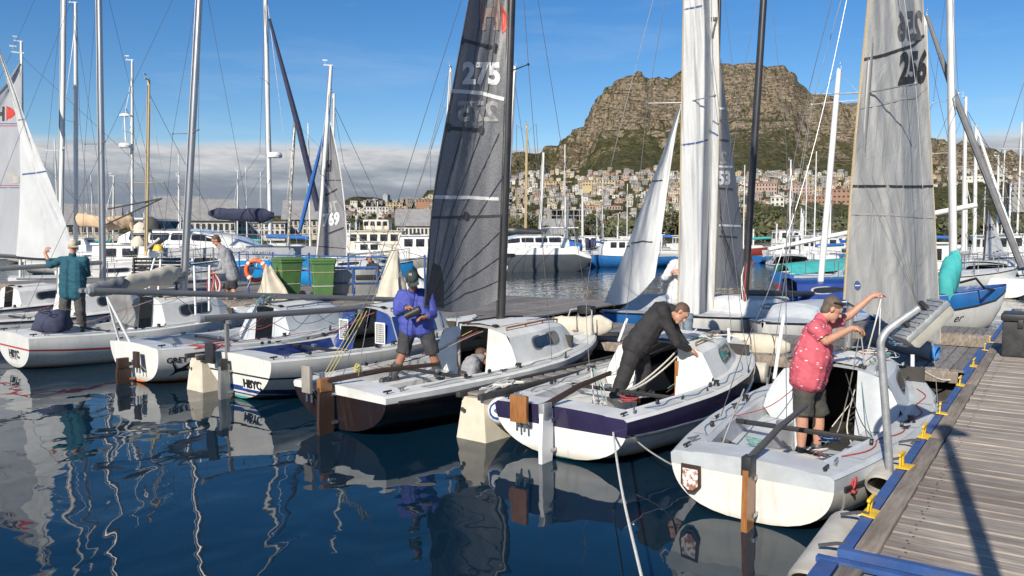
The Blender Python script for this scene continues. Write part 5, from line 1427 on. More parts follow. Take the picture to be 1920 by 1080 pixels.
def person(label, Y, foot, J, skin='skin_fair', top=None, bottom=None, hair=None, cap=None, shoe=None, sleeve=1.0, leg=1.0, girth=1.0, face=(1, 0, -.3), voxel=.011, s=1.0, grip=((1, 0, -.3), (1, 0, -.3)), boots=False, loose=.028, hem=0, capface=None):
    """J: joints as (column, row, offset in distance)"""
    o = at(foot[0], foot[1], Y + (foot[2] if len(foot) > 2 else 0)); root = thing('person', label, 'person', o)
    W_ = {k: at(p[0], p[1], Y + (p[2] if len(p) > 2 else 0)) - o for k, p in J.items()}
    j = lambda k: W_[k]
    s *= 1.04; W_['head'] = W_['head'].lerp(W_['neck'], .13)
    hd, nk = j('head'), j('neck'); shm = (j('shL') + j('shR')) / 2; hpm = (j('hipL') + j('hipR')) / 2
    sax = (j('shR') - j('shL')).normalized(); hax = (j('hipR') - j('hipL')).normalized()
    fd = Vector(face).normalized(); hup = (hd - nk); hup = (hup - fd * hup.dot(fd)).normalized(); hs = fd.cross(hup)
    g = girth
    # --- body
    b = MB()
    rot = Matrix((hs, fd, hup)).transposed()
    b.ball(hd + hup * .03 * s, (.077 * s, .096 * s, .092 * s), 16, rot=rot)
    b.ball(hd + fd * .025 * s - hup * .05 * s, (.058 * s, .070 * s, .068 * s), 14, rot=rot)
    cone(b, hd + fd * .088 * s + hup * .012 * s, hd + fd * .108 * s - hup * .022 * s, .010 * s, .016 * s, 8)       # nose
    cone(b, hd + fd * .078 * s + hup * .035 * s - hs * .04 * s, hd + fd * .078 * s + hup * .035 * s + hs * .04 * s, .014 * s, .014 * s, 8)  # brow
    cone(b, hd + fd * .078 * s - hup * .058 * s - hs * .018 * s, hd + fd * .078 * s - hup * .058 * s + hs * .018 * s, .012 * s, .012 * s, 8)  # lips
    b.ball(hd + fd * .068 * s - hup * .098 * s, .026 * s, 10)                                            # chin
    for q in (-1, 1): b.ball(hd + hs * q * .079 * s - fd * .008 * s - hup * .012 * s, (.012 * s, .022 * s, .033 * s), 10, rot=rot)
    cone(b, nk - hup * .02, hd - hup * .05 * s, .060 * s, .055 * s)
    def torso(mb, e, hem_=0):
        for q in (-1, 1):
            lo = hpm + hax * q * .075 * s * g; hi = shm + sax * q * .085 * s - (shm - hpm).normalized() * .06 * s
            cone(mb, lo - (hi - lo).normalized() * hem_, lo.lerp(hi, .45), (.115 * g + e) * s, (.118 * g + e) * s)
            cone(mb, lo.lerp(hi, .45), hi, (.118 * g + e) * s, (.112 + e) * s)
        cone(mb, j('shL') + sax * .02, j('shR') - sax * .02, (.062 + e) * s, (.062 + e) * s)
        cone(mb, shm - (shm - hpm).normalized() * .03, nk, (.085 + e) * s, (.058 + e * .6) * s)
    torso(b, -.012)
    for q in 'LR':
        cone(b, j('sh' + q), j('el' + q), .052 * s, .043 * s); cone(b, j('el' + q), j('wr' + q), .043 * s, .028 * s)
        cone(b, j('hip' + q), j('kn' + q), .088 * s, .058 * s); cone(b, j('kn' + q), j('an' + q).lerp(j('kn' + q), .6), .056 * s, .060 * s); cone(b, j('an' + q).lerp(j('kn' + q), .6), j('an' + q), .060 * s, .036 * s)
        an, to = j('an' + q), j('toe' + q); he = an - (to - an).normalized() * .05; he.z = to.z
        cone(b, he, to, .036 * s, .030 * s); cone(b, an, he.lerp(to, .3), .038 * s, .034 * s)
    for q, gr in zip('LR', grip): hand(b, j('wr' + q), (j('ha' + q) - j('wr' + q)), gr, s)
    fuse(b, 'body', skin, root, min(voxel, .008 if Y < 12 else .010), 3)
    for q in (-1, 1):
        e = MB(); e.ball(hd + hs * q * .031 * s + fd * .083 * s + hup * .012 * s, .011 * s, 8); e.build('eye', 'eye_dark', root)
    # --- clothing
    if top:
        t = MB(); torso(t, .020, hem)
        for q in 'LR':
            f = min(sleeve, 1.0) * 2
            if f <= 1: cone(t, j('sh' + q), j('sh' + q).lerp(j('el' + q), f), (.066) * s, (.064 + .012 * (f < 1)) * s, flat_b=True)
            else:
                cone(t, j('sh' + q), j('el' + q), .078 * s, .064 * s); cone(t, j('el' + q), j('el' + q).lerp(j('wr' + q), f - 1), .064 * s, .047 * s, flat_b=True)
        fuse(t, 'top', top, root, voxel, 3, .017, len(label))
        c = MB(); ring = []
        ax = (hd - nk).normalized()
        c.lathe([(.066, -.01), (.072, .02), (.066, .045), (.060, .02), (.058, -.01)], 16, nk - ax * .0, rot=ax.to_track_quat('Z', 'Y').to_matrix()); c.build('collar', top, root, 60)
    if bottom:
        t = MB(); wa = hpm.lerp(shm, .10)
        for q in (-1, 1): cone(t, hpm + hax * q * .07 * s * g - (shm - hpm).normalized() * .03, wa + hax * q * .07 * s * g, (.114 * g) * s, (.104 * g) * s)
        for q in 'LR':
            f = leg * 2
            if f <= 1.25: cone(t, j('hip' + q), j('hip' + q).lerp(j('kn' + q), min(1, f)) if f <= 1 else j('kn' + q).lerp(j('an' + q), f - 1), (.098 + loose * .5) * s, (.072 + loose) * s, flat_b=True)
            else: cone(t, j('hip' + q), j('kn' + q), (.098 + loose * .5) * s, (.066 + loose) * s); cone(t, j('kn' + q), j('kn' + q).lerp(j('an' + q), f - 1), (.066 + loose) * s, (.048 + loose) * s, flat_b=True)
        fuse(t, 'shorts' if leg < .7 else 'trousers', bottom, root, voxel, 3, .016, len(label) + 3)
    if hair:
        t = MB(); t.ball(hd + hup * .045 * s - fd * .018 * s, (.086 * s, .100 * s, .090 * s), 16, rot=rot); t.ball(hd - fd * .045 * s - hup * .02 * s, (.070 * s, .060 * s, .075 * s), 14, rot=rot); t.ball(hd + hup * .085 * s + fd * .035 * s, (.055 * s, .040 * s, .030 * s), 12, rot=rot)
        fuse(t, 'hair', hair, root, .010, 2, .008, 4)
    if cap:
        t = MB(); cf = Vector(capface).normalized() if capface else fd
        t.ball(hd + hup * .055 * s - fd * .006, (.092 * s, .108 * s, .085 * s), 18, rot=rot)
        fuse(t, 'cap', cap, root, .010, 2)
        t = MB(); cs = cf.cross(hup)
        t.loft([[hd + hup * (.055 - .02 * k - z) * s + cf * (.07 + .085 * k * (1 - .35 * (u * u))) * s + cs * u * .075 * s for u in (-1, -.6, -.2, .2, .6, 1)] for k, z in ((0, 0), (.5, 0), (1, 0), (1, .01), (.5, .012), (0, .012))], 0, False); t.build('cap_peak', cap, root, 40)
    for q in 'LR':
        if shoe:
            an, to = j('an' + q), j('toe' + q); he = an - (to - an).normalized() * .06; he.z = to.z
            t = MB(); cone(t, he, to, .052 * s, .044 * s); cone(t, an, he.lerp(to, .3), .056 * s, .048 * s)
            if boots: cone(t, j('kn' + q).lerp(an, .45), an, .072 * s, .058 * s, flat_a=True)
            so = fuse(t, 'boot' if boots else 'shoe', shoe, root, voxel, 2)
            t = MB(); dd = (to - he); t.tube([he - Vector((0, 0, .036)), to - Vector((0, 0, .03))], [.05 * s, .046 * s], 10, flat=.35); t.build('sole', 'boot_sole', so)
    return root, W_, o
# the man in the pink shirt, standing in the dockside boat
P1, W1, O1 = person('man in a pink patterned polo shirt and dark shorts in the dockside boat', 8.25, (1518, 853),
    dict(head=(1563, 577, 0), neck=(1538, 600, 0), shL=(1541, 612, .19), shR=(1529, 615, -.19), elL=(1592, 592, .24), elR=(1548, 640, -.24), wrL=(1634, 556, .22), wrR=(1598, 615, -.20), haL=(1655, 549, .22), haR=(1616, 619, -.18),
         hipL=(1521, 700, .10), hipR=(1514, 700, -.10), knL=(1536, 775, .12), knR=(1505, 775, -.10), anL=(1532, 838, .14), anR=(1502, 842, -.08), toeL=(1560, 848, .16), toeR=(1530, 852, -.06)),
    top='cloth_pink', bottom='cloth_olive', hair='hair_grey', shoe='boot_grey', sleeve=.36, leg=.52, girth=1.36, face=(.82, -.2, -.5), grip=((.2, 0, -1), (.2, 0, -1)), hem=.04)
inv = Matrix.Translation(-O1)
g = MB(); hd = W1['head']; g.tube([hd + Vector((-.02, -.10, .08)), hd + Vector((.085, -.085, .06)), hd + Vector((.12, -.03, .055)), hd + Vector((.12, .05, .055))], [.006, .012, .020, .018], 8); g.build('sunglasses', 'black_trim', P1)
wrope(B1, [(1652, 552, 8.45), (1650, 600, 8.4), (1648, 650, 8.5), (1650, 700, 8.8)], 'rope_white', .007, name='halyard')
wrope(B1, [(1654, 552, 8.45), (1640, 610, 8.3), (1620, 680, 8.5), (1600, 740, 8.7), (1588, 800, 8.8), (1596, 830, 8.6)], 'rope_white', .007, name='halyard')
wrope(B1, [(1614, 624, 8.05), (1622, 690, 8.3), (1630, 760, 8.6), (1628, 800, 8.7), (1600, 835, 8.5)], 'rope_white', .007, name='halyard')
wrope(B1, [(1612, 624, 8.05), (1598, 700, 8.3), (1585, 760, 8.6), (1570, 810, 8.7), (1548, 830, 8.5)], 'rope_grey', .006, name='halyard')
# the man in black, bending over the coach roof
P2, W2, O2 = person('man in black hoodie and black trousers bending over the cabin of the purple-banded boat', 10.0, (1178, 742),
    dict(head=(1278, 588, -.02), neck=(1258, 580, 0), shL=(1245, 576, .19), shR=(1241, 582, -.18), elL=(1276, 640, .24), elR=(1268, 642, -.22), wrL=(1300, 660, .24), wrR=(1292, 656, -.08), haL=(1315, 664, .26), haR=(1307, 662, -.04),
         hipL=(1196, 648, .12), hipR=(1190, 650, -.12), knL=(1207, 692, .14), knR=(1174, 696, -.16), anL=(1203, 730, .16), anR=(1158, 735, -.18), toeL=(1222, 737, .2), toeR=(1176, 742, -.2)),
    top='cloth_black', bottom='cloth_black', hair='hair_brown', shoe='cloth_dark', sleeve=.97, leg=.97, girth=1.22, face=(.70, -.35, -.95), grip=((0, 0, -1), (0, 0, -1)), loose=.035)
# the man in the blue top
P3, W3, O3 = person('man in a blue pullover and dark cap holding the clew of sail 275', 10.98, (775, 716),
    dict(head=(772, 522, -.20), neck=(775, 545, -.04), shR=(752, 553, .02), shL=(803, 553, .02), elR=(744, 585, -.06), elL=(813, 588, -.06), wrR=(763, 577, -.26), wrL=(799, 594, -.26), haR=(778, 577, -.32), haL=(784, 596, -.32),
         hipR=(766, 612, .0), hipL=(796, 612, .0), knR=(757, 660, -.06), knL=(811, 662, .0), anR=(736, 706, -.04), anL=(822, 700, .06), toeR=(716, 714, -.16), toeL=(829, 708, -.10)),
    skin='skin_tan', top='cloth_blue', bottom='cloth_dark', cap='cap_dark', shoe='boot_grey', boots=True, sleeve=.97, leg=.53, girth=1.14, face=(.30, -.75, -.70), grip=((0, -.2, -1), (0, -.2, -1)), hem=.02)
hd = W3['head']; g = MB()
for a in range(4):
    w = a * math.pi / 4; c = hd + Vector((-.005, -.128, .085)); d = Vector((math.cos(w) * .024, 0, math.sin(w) * .024)); g.tube([c - d, c + d], .004, 4)
g.build('cap_emblem', 'sail_tape_white', P3)
g = MB(); c = (W3['haR'] + W3['haL']) / 2 + Vector((-.05, -.0, .0)); g.tube([c + Vector((-.10, 0, -.05)), c + Vector((.10, -.02, .05))], .055, 12); tag(g.build('winch_bag', 'black_trim', None, 40), 'black pouch with a white rim held in the hands of the man in blue', 'pouch'); bpy.data.objects['winch_bag'].location = O3
# the man in teal, seen from behind
P4, W4, O4 = person('man in a teal top, grey trousers and cream cap seen from behind at far left', 15.8, (136, 622),
    dict(head=(137, 461, .02), neck=(136, 479, .02), shL=(114, 488, .02), shR=(158, 488, .02), elL=(95, 497, .14), elR=(164, 513, .14), wrL=(84, 474, .22), wrR=(152, 503, .34), haL=(90, 464, .24), haR=(144, 497, .42),
         hipL=(124, 547, 0), hipR=(148, 547, 0), knL=(120, 585, -.02), knR=(151, 585, 0), anL=(119, 614, .02), anR=(155, 614, .04), toeL=(116, 619, .18), toeR=(158, 619, .2)),
    top='cloth_teal', bottom='cloth_charcoal', cap='cap_cream', shoe='boot_grey', sleeve=.72, leg=.97, girth=1.22, face=(-.35, .9, .0), grip=((.3, 1, 0), (0, 1, 0)), loose=.03, capface=(.55, -.8, -.2), hem=.03)
# the man in grey on the pier, coiling rope
P5, W5, O5 = person('man in a grey top and dark shorts coiling rope on the pier', 19.8, (432, 563),
    dict(head=(404, 449, -.04), neck=(415, 464, 0), shL=(425, 470, .16), shR=(420, 474, -.16), elL=(412, 504, .16), elR=(422, 510, -.18), wrL=(396, 505, .08), wrR=(404, 511, -.10), haL=(390, 510, .04), haR=(396, 514, -.08),
         hipL=(438, 516, .09), hipR=(436, 516, -.09), knL=(425, 541, .10), knR=(438, 541, -.08), anL=(427, 562, .12), anR=(442, 562, -.10), toeL=(417, 565, .10), toeR=(430, 565, -.12)),
    top='cloth_grey', bottom='cloth_dark', hair='hair_brown', shoe='boot_grey', sleeve=.97, leg=.50, girth=1.14, face=(-.8, -.3, -.55), grip=((0, 0, -1), (0, 0, -1)), voxel=.014, hem=.04)
rc = thing('rope_coil', 'red and white rope coil hanging from the hands of the man in grey', 'rope', at(400, 545, 19.7))
for i in range(9):
    rn = random.Random(i); x = rn.uniform(-.14, .14); iv = Matrix.Translation(-rc.location); a = iv @ at(399, 508, 19.7)
    rope_part(rc, smooth_path([a, a + Vector((x - .05, rn.uniform(-.06, .06), -.25)), a + Vector((x * 1.2, 0, -.52 - .1 * rn.random())), a + Vector((x + .07, .02, -.3)), a + Vector((.02, 0, -.01))], 5), 'rope_red' if i % 3 else 'rope_white', .012, 'strand')
# helper in a dark shirt behind the bins
P6, W6, O6 = person('person in a dark T-shirt and pale cap by the blue railing', 24.8, (702, 540),
    dict(head=(692, 483, -.04), neck=(697, 492, 0), shL=(692, 497, .16), shR=(706, 498, -.16), elL=(686, 508, .2), elR=(714, 508, -.2), wrL=(684, 517, .1), wrR=(716, 517, -.1), haL=(684, 522, .1), haR=(716, 522, -.1),
         hipL=(699, 520, .09), hipR=(706, 520, -.09), knL=(698, 531, .1), knR=(706, 531, -.08), anL=(699, 540, .12), anR=(707, 540, -.1), toeL=(694, 541, .1), toeR=(702, 541, -.1)),
    top='cloth_black', bottom='cloth_jeans', cap='cap_pale', shoe='boot_grey', sleeve=.4, leg=.97, girth=1.12, face=(-.85, -.3, -.3), voxel=.018)
# someone behind the white mainsail
P7, W7, O7 = person('person in a white top and jeans hidden behind the hanging white mainsail', 13.55, (1268, 637),
    dict(head=(1286, 468, .05), neck=(1282, 486, .02), shL=(1264, 494, .0), shR=(1302, 494, .05), elL=(1247, 520, -.12), elR=(1316, 522, -.05), wrL=(1262, 510, -.24), wrR=(1300, 515, -.2), haL=(1270, 508, -.3), haR=(1290, 512, -.26),
         hipL=(1261, 556, 0), hipR=(1288, 556, 0), knL=(1260, 598, -.02), knR=(1290, 598, -.02), anL=(1260, 632, .03), anR=(1291, 632, .03), toeL=(1258, 637, -.1), toeR=(1292, 637, -.1)),
    top='cloth_white', bottom='cloth_jeans', hair='hair_brown', shoe='boot_grey', sleeve=.9, leg=.97, girth=1.05, face=(-.2, -.9, -.3), hem=.04, voxel=.013)
# a crouching crew member half inside the cabin of the brown boat
P8, W8, O8 = person('crew member in a pale top crouched in the companionway of the brown boat', 11.35, (882, 718),
    dict(head=(906, 668, .18), neck=(900, 672, .10), shL=(893, 674, .20), shR=(886, 678, -.10), elL=(896, 696, .22), elR=(884, 700, -.16), wrL=(888, 704, .12), wrR=(874, 706, -.2), haL=(880, 708, .1), haR=(866, 707, -.24),
         hipL=(884, 702, .10), hipR=(876, 704, -.08), knL=(898, 698, .18), knR=(892, 700, -.02), anL=(886, 718, .14), anR=(878, 718, -.04), toeL=(900, 719, .16), toeR=(892, 719, -.02)),
    top='cloth_grey', bottom='cloth_dark', hair='hair_brown', shoe='boot_grey', sleeve=.9, leg=.9, girth=.9, face=(.7, .4, -.4), voxel=.012)
# ------------------------------------------------------------------ things on the pier
def bin_(px, py, label, rz):
    t = thing('wheelie_bin', label, 'bin', on(px, py, PZ), rz, 'green bins on the pier')
    mb = MB()
    prof = lambda k, z: [Vector((x * k, y * k, z)) for x, y in ((-.26, -.30), (-.29, -.27), (-.29, .27), (-.26, .30), (.26, .30), (.29, .27), (.29, -.27), (.26, -.30))]
    mb.loft([prof(.76, .05), prof(.78, .08), prof(.98, .93), prof(1.06, .94), prof(1.06, .99)], 0, True, True, True); mb.build('body', 'green_plastic', t, 30)
    mb = MB(); mb.loft([prof(1.09, .995), prof(1.10, 1.02), prof(1.0, 1.055), prof(.7, 1.075)], 0, True, True, True); lid = mb.build('lid', 'green_plastic', t, 30)
    mb = MB(); mb.tube([(-.25, .34, .97), (-.25, .40, 1.0), (.25, .40, 1.0), (.25, .34, .97)], .016, 8); mb.build('handle', 'green_plastic', t)
    for s_ in (-1, 1):
        mb = MB(); mb.lathe([(.04, -.03), (.10, -.03), (.105, 0), (.10, .03), (.04, .03)], 16, (s_ * .26, .28, .105), 'X'); w = mb.build('wheel', 'rubber', t)
        mb = MB(); mb.lathe([(.045, -.034), (.045, .034)], 12, (s_ * .26, .28, .105), 'X'); mb.build('hub', 'black_trim', w)
    for z, m_ in ((.72, 'rope_tan'), (.38, 'rope_white')):
        k = lerp(.78, .98, (z - .08) / .85) + .015; ring = prof(k, z) + [prof(k, z)[0]]
        mb = MB(); mb.tube(ring, .009, 5); mb.build('cord', m_, t)
    for q in range(7):
        mb = MB(); mb.box((-.22 + .073 * q, -.31, .95), (.02, .02, .05)); mb.build('rib', 'green_plastic', t, 0)
    return t
bin_(540, 559, 'green wheelie bin left of its twin, next to the canvas sheet', R(-52))
bin_(606, 564, 'green wheelie bin with white cords, the nearer right-hand one', R(18))
def railing(a, b, n, label):
    A, B = dk(*a, PZ), dk(*b, PZ); t = thing('railing', label, 'railing', A); d = B - A
    for i in range(n + 1):
        p = d * (i / n); mb = MB(); mb.tube([p, p + Vector((0, 0, 1.02))], .028, 10); mb.ball(p + Vector((0, 0, 1.04)), .04, 10); mb.build('post', 'paint_blue', t)
    for z in (.98, .5):
        mb = MB(); mb.tube([Vector((0, 0, z)), d + Vector((0, 0, z))], .022, 8); mb.build('rail', 'paint_blue', t)
    return t
railing((-22.4, 4.9), (-15.2, 4.9), 4, 'dark blue steel railing behind the bench and lifebuoy')
railing((-13.9, 4.9), (-11.9, 4.9), 1, 'short blue railing with panels right of the green bins')
def lifebuoy():
    p = on(465, 556, PZ); t = thing('lifebuoy', 'orange lifebuoy hanging on a blue post on the pier', 'lifebuoy', p)
    mb = MB(); mb.tube([(0, .05, 0), (0, .05, 1.0)], .028, 10); mb.build('post', 'paint_blue', t)
    c = Vector((.24, -.03, .70)); mb = MB(); n = 28
    pts = [c + Vector((.26 * math.cos(2 * math.pi * i / n), .0, .26 * math.sin(2 * math.pi * i / n))) for i in range(n + 1)]
    mb.tube(pts, .062, 10, cap=False); mb.build('ring', 'orange_plastic', t, 60)
    for a in (45, 135, 225, 315):
        q = [c + Vector((.26 * math.cos(R(a + e)), 0, .26 * math.sin(R(a + e)))) for e in (-7, 0, 7)]
        mb = MB(); mb.tube(q, .065, 10); mb.build('band', 'pvc_white', t)
    rope_part(t, smooth_path([c + Vector((-.05, -.05, .2)), c + Vector((0, -.07, .05)), c + Vector((.05, -.06, .2)), c + Vector((-.22, -.05, -.45))], 5), 'rope_white', .008, 'grab_line')
lifebuoy()
def bench():
    p = on(290, 548, PZ); t = thing('bench', 'dark slatted bench standing on the pier', 'bench', p, R(-12))
    for i in range(5):
        mb = MB(); mb.bbox((0, .28 + .02 * i, .52 + .105 * i), (1.9, .03, .075), .006); mb.build('back_slat', 'black_trim', t)
    for i in range(4):
        mb = MB(); mb.bbox((0, -.18 + .12 * i, .44), (1.9, .09, .03), .006); mb.build('seat_slat', 'black_trim', t)
    for x in (-.85, .85):
        mb = MB(); mb.bbox((x, .26, .48), (.05, .05, .98), .008); mb.bbox((x, -.2, .22), (.05, .05, .44), .008); mb.bbox((x, .03, .41), (.05, .5, .04), .008); mb.build('frame', 'black_trim', t)
bench()
def notice():
    p = on(280, 545, PZ); p = at(280, 540, 24.5); p.z = PZ; t = thing('notice_board', 'grey slanted notice panel on a white bent post', 'sign', p)
    mb = MB(); mb.tube(smooth_path([(0, 0, 0), (0, 0, .9), (.02, 0, 1.15), (.12, 0, 1.35)], 4), .03, 8); mb.build('post', 'pvc_white', t)
    mb = MB(); mb.bbox((.27, 0, 1.38), (.52, .5, .08), .02, rot=Matrix.Rotation(R(-38), 3, 'Y')); mb.build('panel', 'alu_dull', t)
notice()
mb = MB(); p = at(297, 470, 24.0); mb.loft(lumpy((0, 0, .0), (.16, .14, .2), 14)); o = mb.build('buoy', 'paint_yellow', None, 60); o.location = p; tag(o, 'yellow net float hung on the railing beside the notice panel', 'float')
# canvas sheet propped beside the bins
def sheet():
    p = on(505, 562, PZ); t = thing('canvas_sheet', 'cream canvas sheet hung in a tent shape beside the lifebuoy', 'canvas', p, R(-8))
    def f(u, v):
        w = lerp(.08, .50, 1 - v) ; x = (u - .5) * 2 * w; z = .86 * v + .02
        return Vector((x + .12 * (1 - v) + .03 * math.sin(5 * v), -.12 + .13 * math.sin(u * 9 + 2 * v) * (1 - v * .7) + .14 * v, z + .03 * math.sin(7 * u)))
    mb = MB(); mb.grid(f, 26, 18); mb.build('cloth', 'canvas', t, 70)
    mb = MB(); mb.tube([(0, .1, 0), (0, .1, .95)], .03, 8); mb.build('stake', 'paint_blue', t)
    mb = MB(); mb.tube(smooth_path([(-.2, -.25, .06), (.05, -.28, .12), (.2, -.2, .05)], 4), .02, 6); mb.build('red_hem', 'rope_red', t)
sheet()
def tarp():
    p = on(732, 566, PZ); t = thing('sail_heap', 'tall heap of cream sailcloth draped by the man in blue', 'sailcloth', p)
    mb = MB(); rings = []
    for i in range(15):
        v = i / 14; z = 1.25 * v; r = lerp(.42, .10, v ** .8); ring = []
        for j in range(26):
            w = 2 * math.pi * j / 26; k = 1 + .30 * mnoise.fractal(Vector((math.cos(w) * 2.2, math.sin(w) * 2.2, z * 1.4)), 1, 2, 4) + .08 * math.sin(7 * w + 3 * v)
            ring.append(Vector((r * k * math.cos(w) + .12 * v, r * k * .8 * math.sin(w), z)))
        rings.append(ring)
    mb.loft(rings, 0, True, True, True); mb.build('cloth', 'canvas', t, 70)
tarp()
def cart():
    p = on(662, 560, PZ); t = thing('dock_cart', 'blue framed dock cart with grey side panels beside the bins', 'cart', p, R(14))
    for x in (-.62, .0, .62):
        for y in (-.3, .3):
            mb = MB(); mb.tube([(x, y, .08), (x, y, .82)], .024, 8); mb.build('upright', 'paint_blue', t)
    for z in (.80, .42):
        for y in (-.3, .3):
            mb = MB(); mb.tube([(-.62, y, z), (.62, y, z)], .022, 8); mb.build('rail', 'paint_blue', t)
    for x, m_ in ((-.31, 'alu_dull'), (.31, 'alu_dull')):
        mb = MB(); mb.bbox((x, -.27, .45), (.56, .015, .62), .004); mb.build('panel', m_, t)
    mb = MB(); mb.bbox((.31, -.285, .56), (.5, .012, .13), .004); mb.build('name_board', 'black_trim', t)
    mb = MB(); mb.bbox((0, 0, .12), (1.3, .62, .05), .01); mb.build('floor', 'plank_dark', t)
    for x in (-.5, .5):
        for y in (-.26, .26):
            mb = MB(); mb.lathe([(.02, -.02), (.06, -.02), (.06, .02), (.02, .02)], 12, (x, y, .06), 'Y'); mb.build('wheel', 'rubber', t)
cart()
def wedge():
    p = on(718, 574, PZ); p.z = PZ + .0; t = thing('toy_dinghy', 'small red and white dinghy bow resting on the pier', 'dinghy', p, R(-20))
    mb = MB(); rings = []
    for y, w, h in ((-.6, .02, .10), (-.4, .16, .13), (0, .27, .16), (.6, .30, .17)):
        rings.append([Vector((y + .6, x, z)) for x, z in ((-w, h + .02), (-w * .8, .02), (0, .0), (w * .8, .02), (w, h + .02))])
    mb.loft(rings, 0, False); mb.build('hull', 'paint_red', t, 40)
    mb = MB(); mb.loft([[r[0] + Vector((0, 0, .004)), r[-1] + Vector((0, 0, .004))] for r in rings], 0, False); mb.build('deck', 'pvc_white', t)
wedge()
# furled sails on booms laid across the pier
def laid_boom(name, label, p0, p1, r, mat, seed):
    a, b = at(*p0), at(*p1); t = thing(name, label, 'boom', a); iv = Matrix.Translation(-a)
    mb = MB(); d = (b - a); mb.tube([-d * .06 + Vector((0, 0, -r * .9)), d * 1.08 + Vector((0, 0, -r * .9))], .05, 10); mb.build('boom', 'mast_black', t)
    furled(t, Vector((0, 0, 0)), d, r * .8, r, mat, seed=seed, hang=.15)
    for f in (.25, .55, .8):
        c = d * f; q = [c + Vector((.0, math.cos(w) * r * .8, math.sin(w) * r * 1.12 - .02)) for w in [i * math.pi / 5 for i in range(11)]]
        mb = MB(); mb.tube(q, .010, 5); mb.build('sail_tie', 'rope_dark', t)
    return t
laid_boom('laid_boom', 'cream furled sail on a black boom lying on the pier behind the brown boat', (1002, 610, 13.9), (1148, 610, 13.3), .18, 'canvas', 2)
laid_boom('laid_boom', 'cream furled sail on a black boom behind the purple-banded boat', (1312, 637, 12.6), (1482, 652, 12.0), .17, 'canvas', 5)
def pipe_float(label, p0, p1, r=.16):
    a, b = at(*p0), at(*p1); t = thing('pontoon_float', label, 'float', a); d = b - a
    mb = MB(); mb.tube([Vector((0, 0, 0)), d * .02, d * .98, d], [r * .8, r, r, r * .8], 18); mb.build('tube', 'pipe_cream', t, 50)
    for f in (.3, .7):
        u = d.normalized(); mb = MB(); mb.tube([d * f - u * .03, d * f + u * .03], r * 1.04, 18); mb.build('band', 'rubber', t, 50)
pipe_float('cream tube float under the pier edge behind the brown boat', (1010, 642, 14.4), (1092, 645, 13.9))
pipe_float('cream tube float under the pier edge behind the purple-banded boat', (1318, 690, 12.2), (1440, 700, 11.7))
# grey sail tube with a blue mouth on the pier end
def sail_tube():
    a, b = at(1630, 628, 11.9), at(1758, 663, 11.2); t = thing('sail_tube', 'long grey sail tube with a bright blue open end on the pier', 'tube', a); d = b - a
    mb = MB(); mb.tube([Vector((0, 0, 0)), d * .5 + Vector((0, 0, .01)), d * .93], [.14, .15, .13], 16); mb.build('bag', 'canvas_grey', t, 60)
    u = d.normalized(); x = u.cross(Vector((0, 0, 1))).normalized(); z = x.cross(u); n = 18; rings = []
    M('tube_blue', (.03, .20, .50), (.025, .16, .42), 5, .4)
    for f, r in ((.9, .10), (.9, .105), (1.0, .105), (1.0, .095), (.91, .095)): rings.append([d * f + x * (r * math.cos(2 * math.pi * i / n)) + z * (r * math.sin(2 * math.pi * i / n)) for i in range(n)])
    mb = MB(); mb.loft(rings); mb.build('mouth', 'tube_blue', t, 50)
sail_tube()
# dark locker on the dock at the right edge
def locker():
    p = on(1912, 668, DZ); t = thing('dock_locker', 'black plastic dock locker standing at the right edge', 'locker', p, -DK)
    mb = MB(); mb.bbox((.2, .1, .27), (.85, .6, .52), .03); mb.build('body', 'rubber', t)
    mb = MB(); mb.bbox((.2, .1, .59), (.9, .65, .11), .03); mb.build('lid', 'black_trim', t)
    for x in (.0, .4):
        mb = MB(); mb.bbox((x, -.21, .5), (.07, .03, .12), .008); mb.build('latch', 'black_trim', t)
locker()
# a tall unseen pole added behind the camera to cast the shadow along the planks
def shadow_pole():
    tip = on(1765, 800, DZ); hgt = 4.2; ln = hgt / math.tan(SUN_EL)
    p = tip - Vector((SUN_TRAVEL.x * ln, SUN_TRAVEL.y * ln, 0)); p.z = DZ
    t = thing('dock_pole', 'tall unseen galvanised pole behind the camera, added for its shadow on the planks', 'lamp', p)
    mb = MB(); mb.tube([(0, 0, 0), (0, 0, hgt * .6), (0, 0, hgt)], [.055, .05, .045], 14); mb.build('pole', 'galv', t, 50)
    mb = MB(); mb.bbox((-.0, -.12, hgt - .02), (.2, .36, .06), .02); mb.build('pole_head', 'galv', t)  # box head of the added pole
    mb = MB(); mb.bbox((0, 0, .01), (.25, .25, .02), .004); mb.build('base_plate', 'galv', t)
shadow_pole()
# ------------------------------------------------------------------ boats beyond the pier
M('blue_topside', (.03, .17, .45), (.025, .13, .36), 2, .3, coat=.3)
M('bright_blue', (.02, .28, .62), (.02, .24, .55), 2, .25, coat=.3)
M('grey_topside', (.085, .095, .105), (.07, .08, .09), 2, .25, coat=.3)
M('light_grey', (.42, .43, .43), (.36, .37, .37), 3, .4)
M('red_topside', (.36, .06, .04), (.28, .05, .035), 3, .4)
M('rust_cream', (.70, .66, .55), (.62, .56, .44), 2, .6, dirt=.3, dirtc=(.45, .22, .08))
M('mottled', (.55, .52, .45), (.16, .15, .13), 5, .7, contrast=(.45, .55), stretch=(3, 3, 1))
def fmast(root, p0, p1, w, mat='mast_white', **k):
    """w: thickness in photograph pixels"""
    return lmast(root, p0, p1, max(.02, w / 2 * p0[2] / F), mat, **{**dict(wr=.0028 * max(1.5, p0[2] / 9), wind=True), **k})
def cover(root, p0, p1, r, mat, name='sail_cover', seed=1, hang=.5):
    iv = wl(root); return furled(root, iv @ at(*p0), iv @ at(*p1), r, r * .7, mat, name, seed, 14, hang)
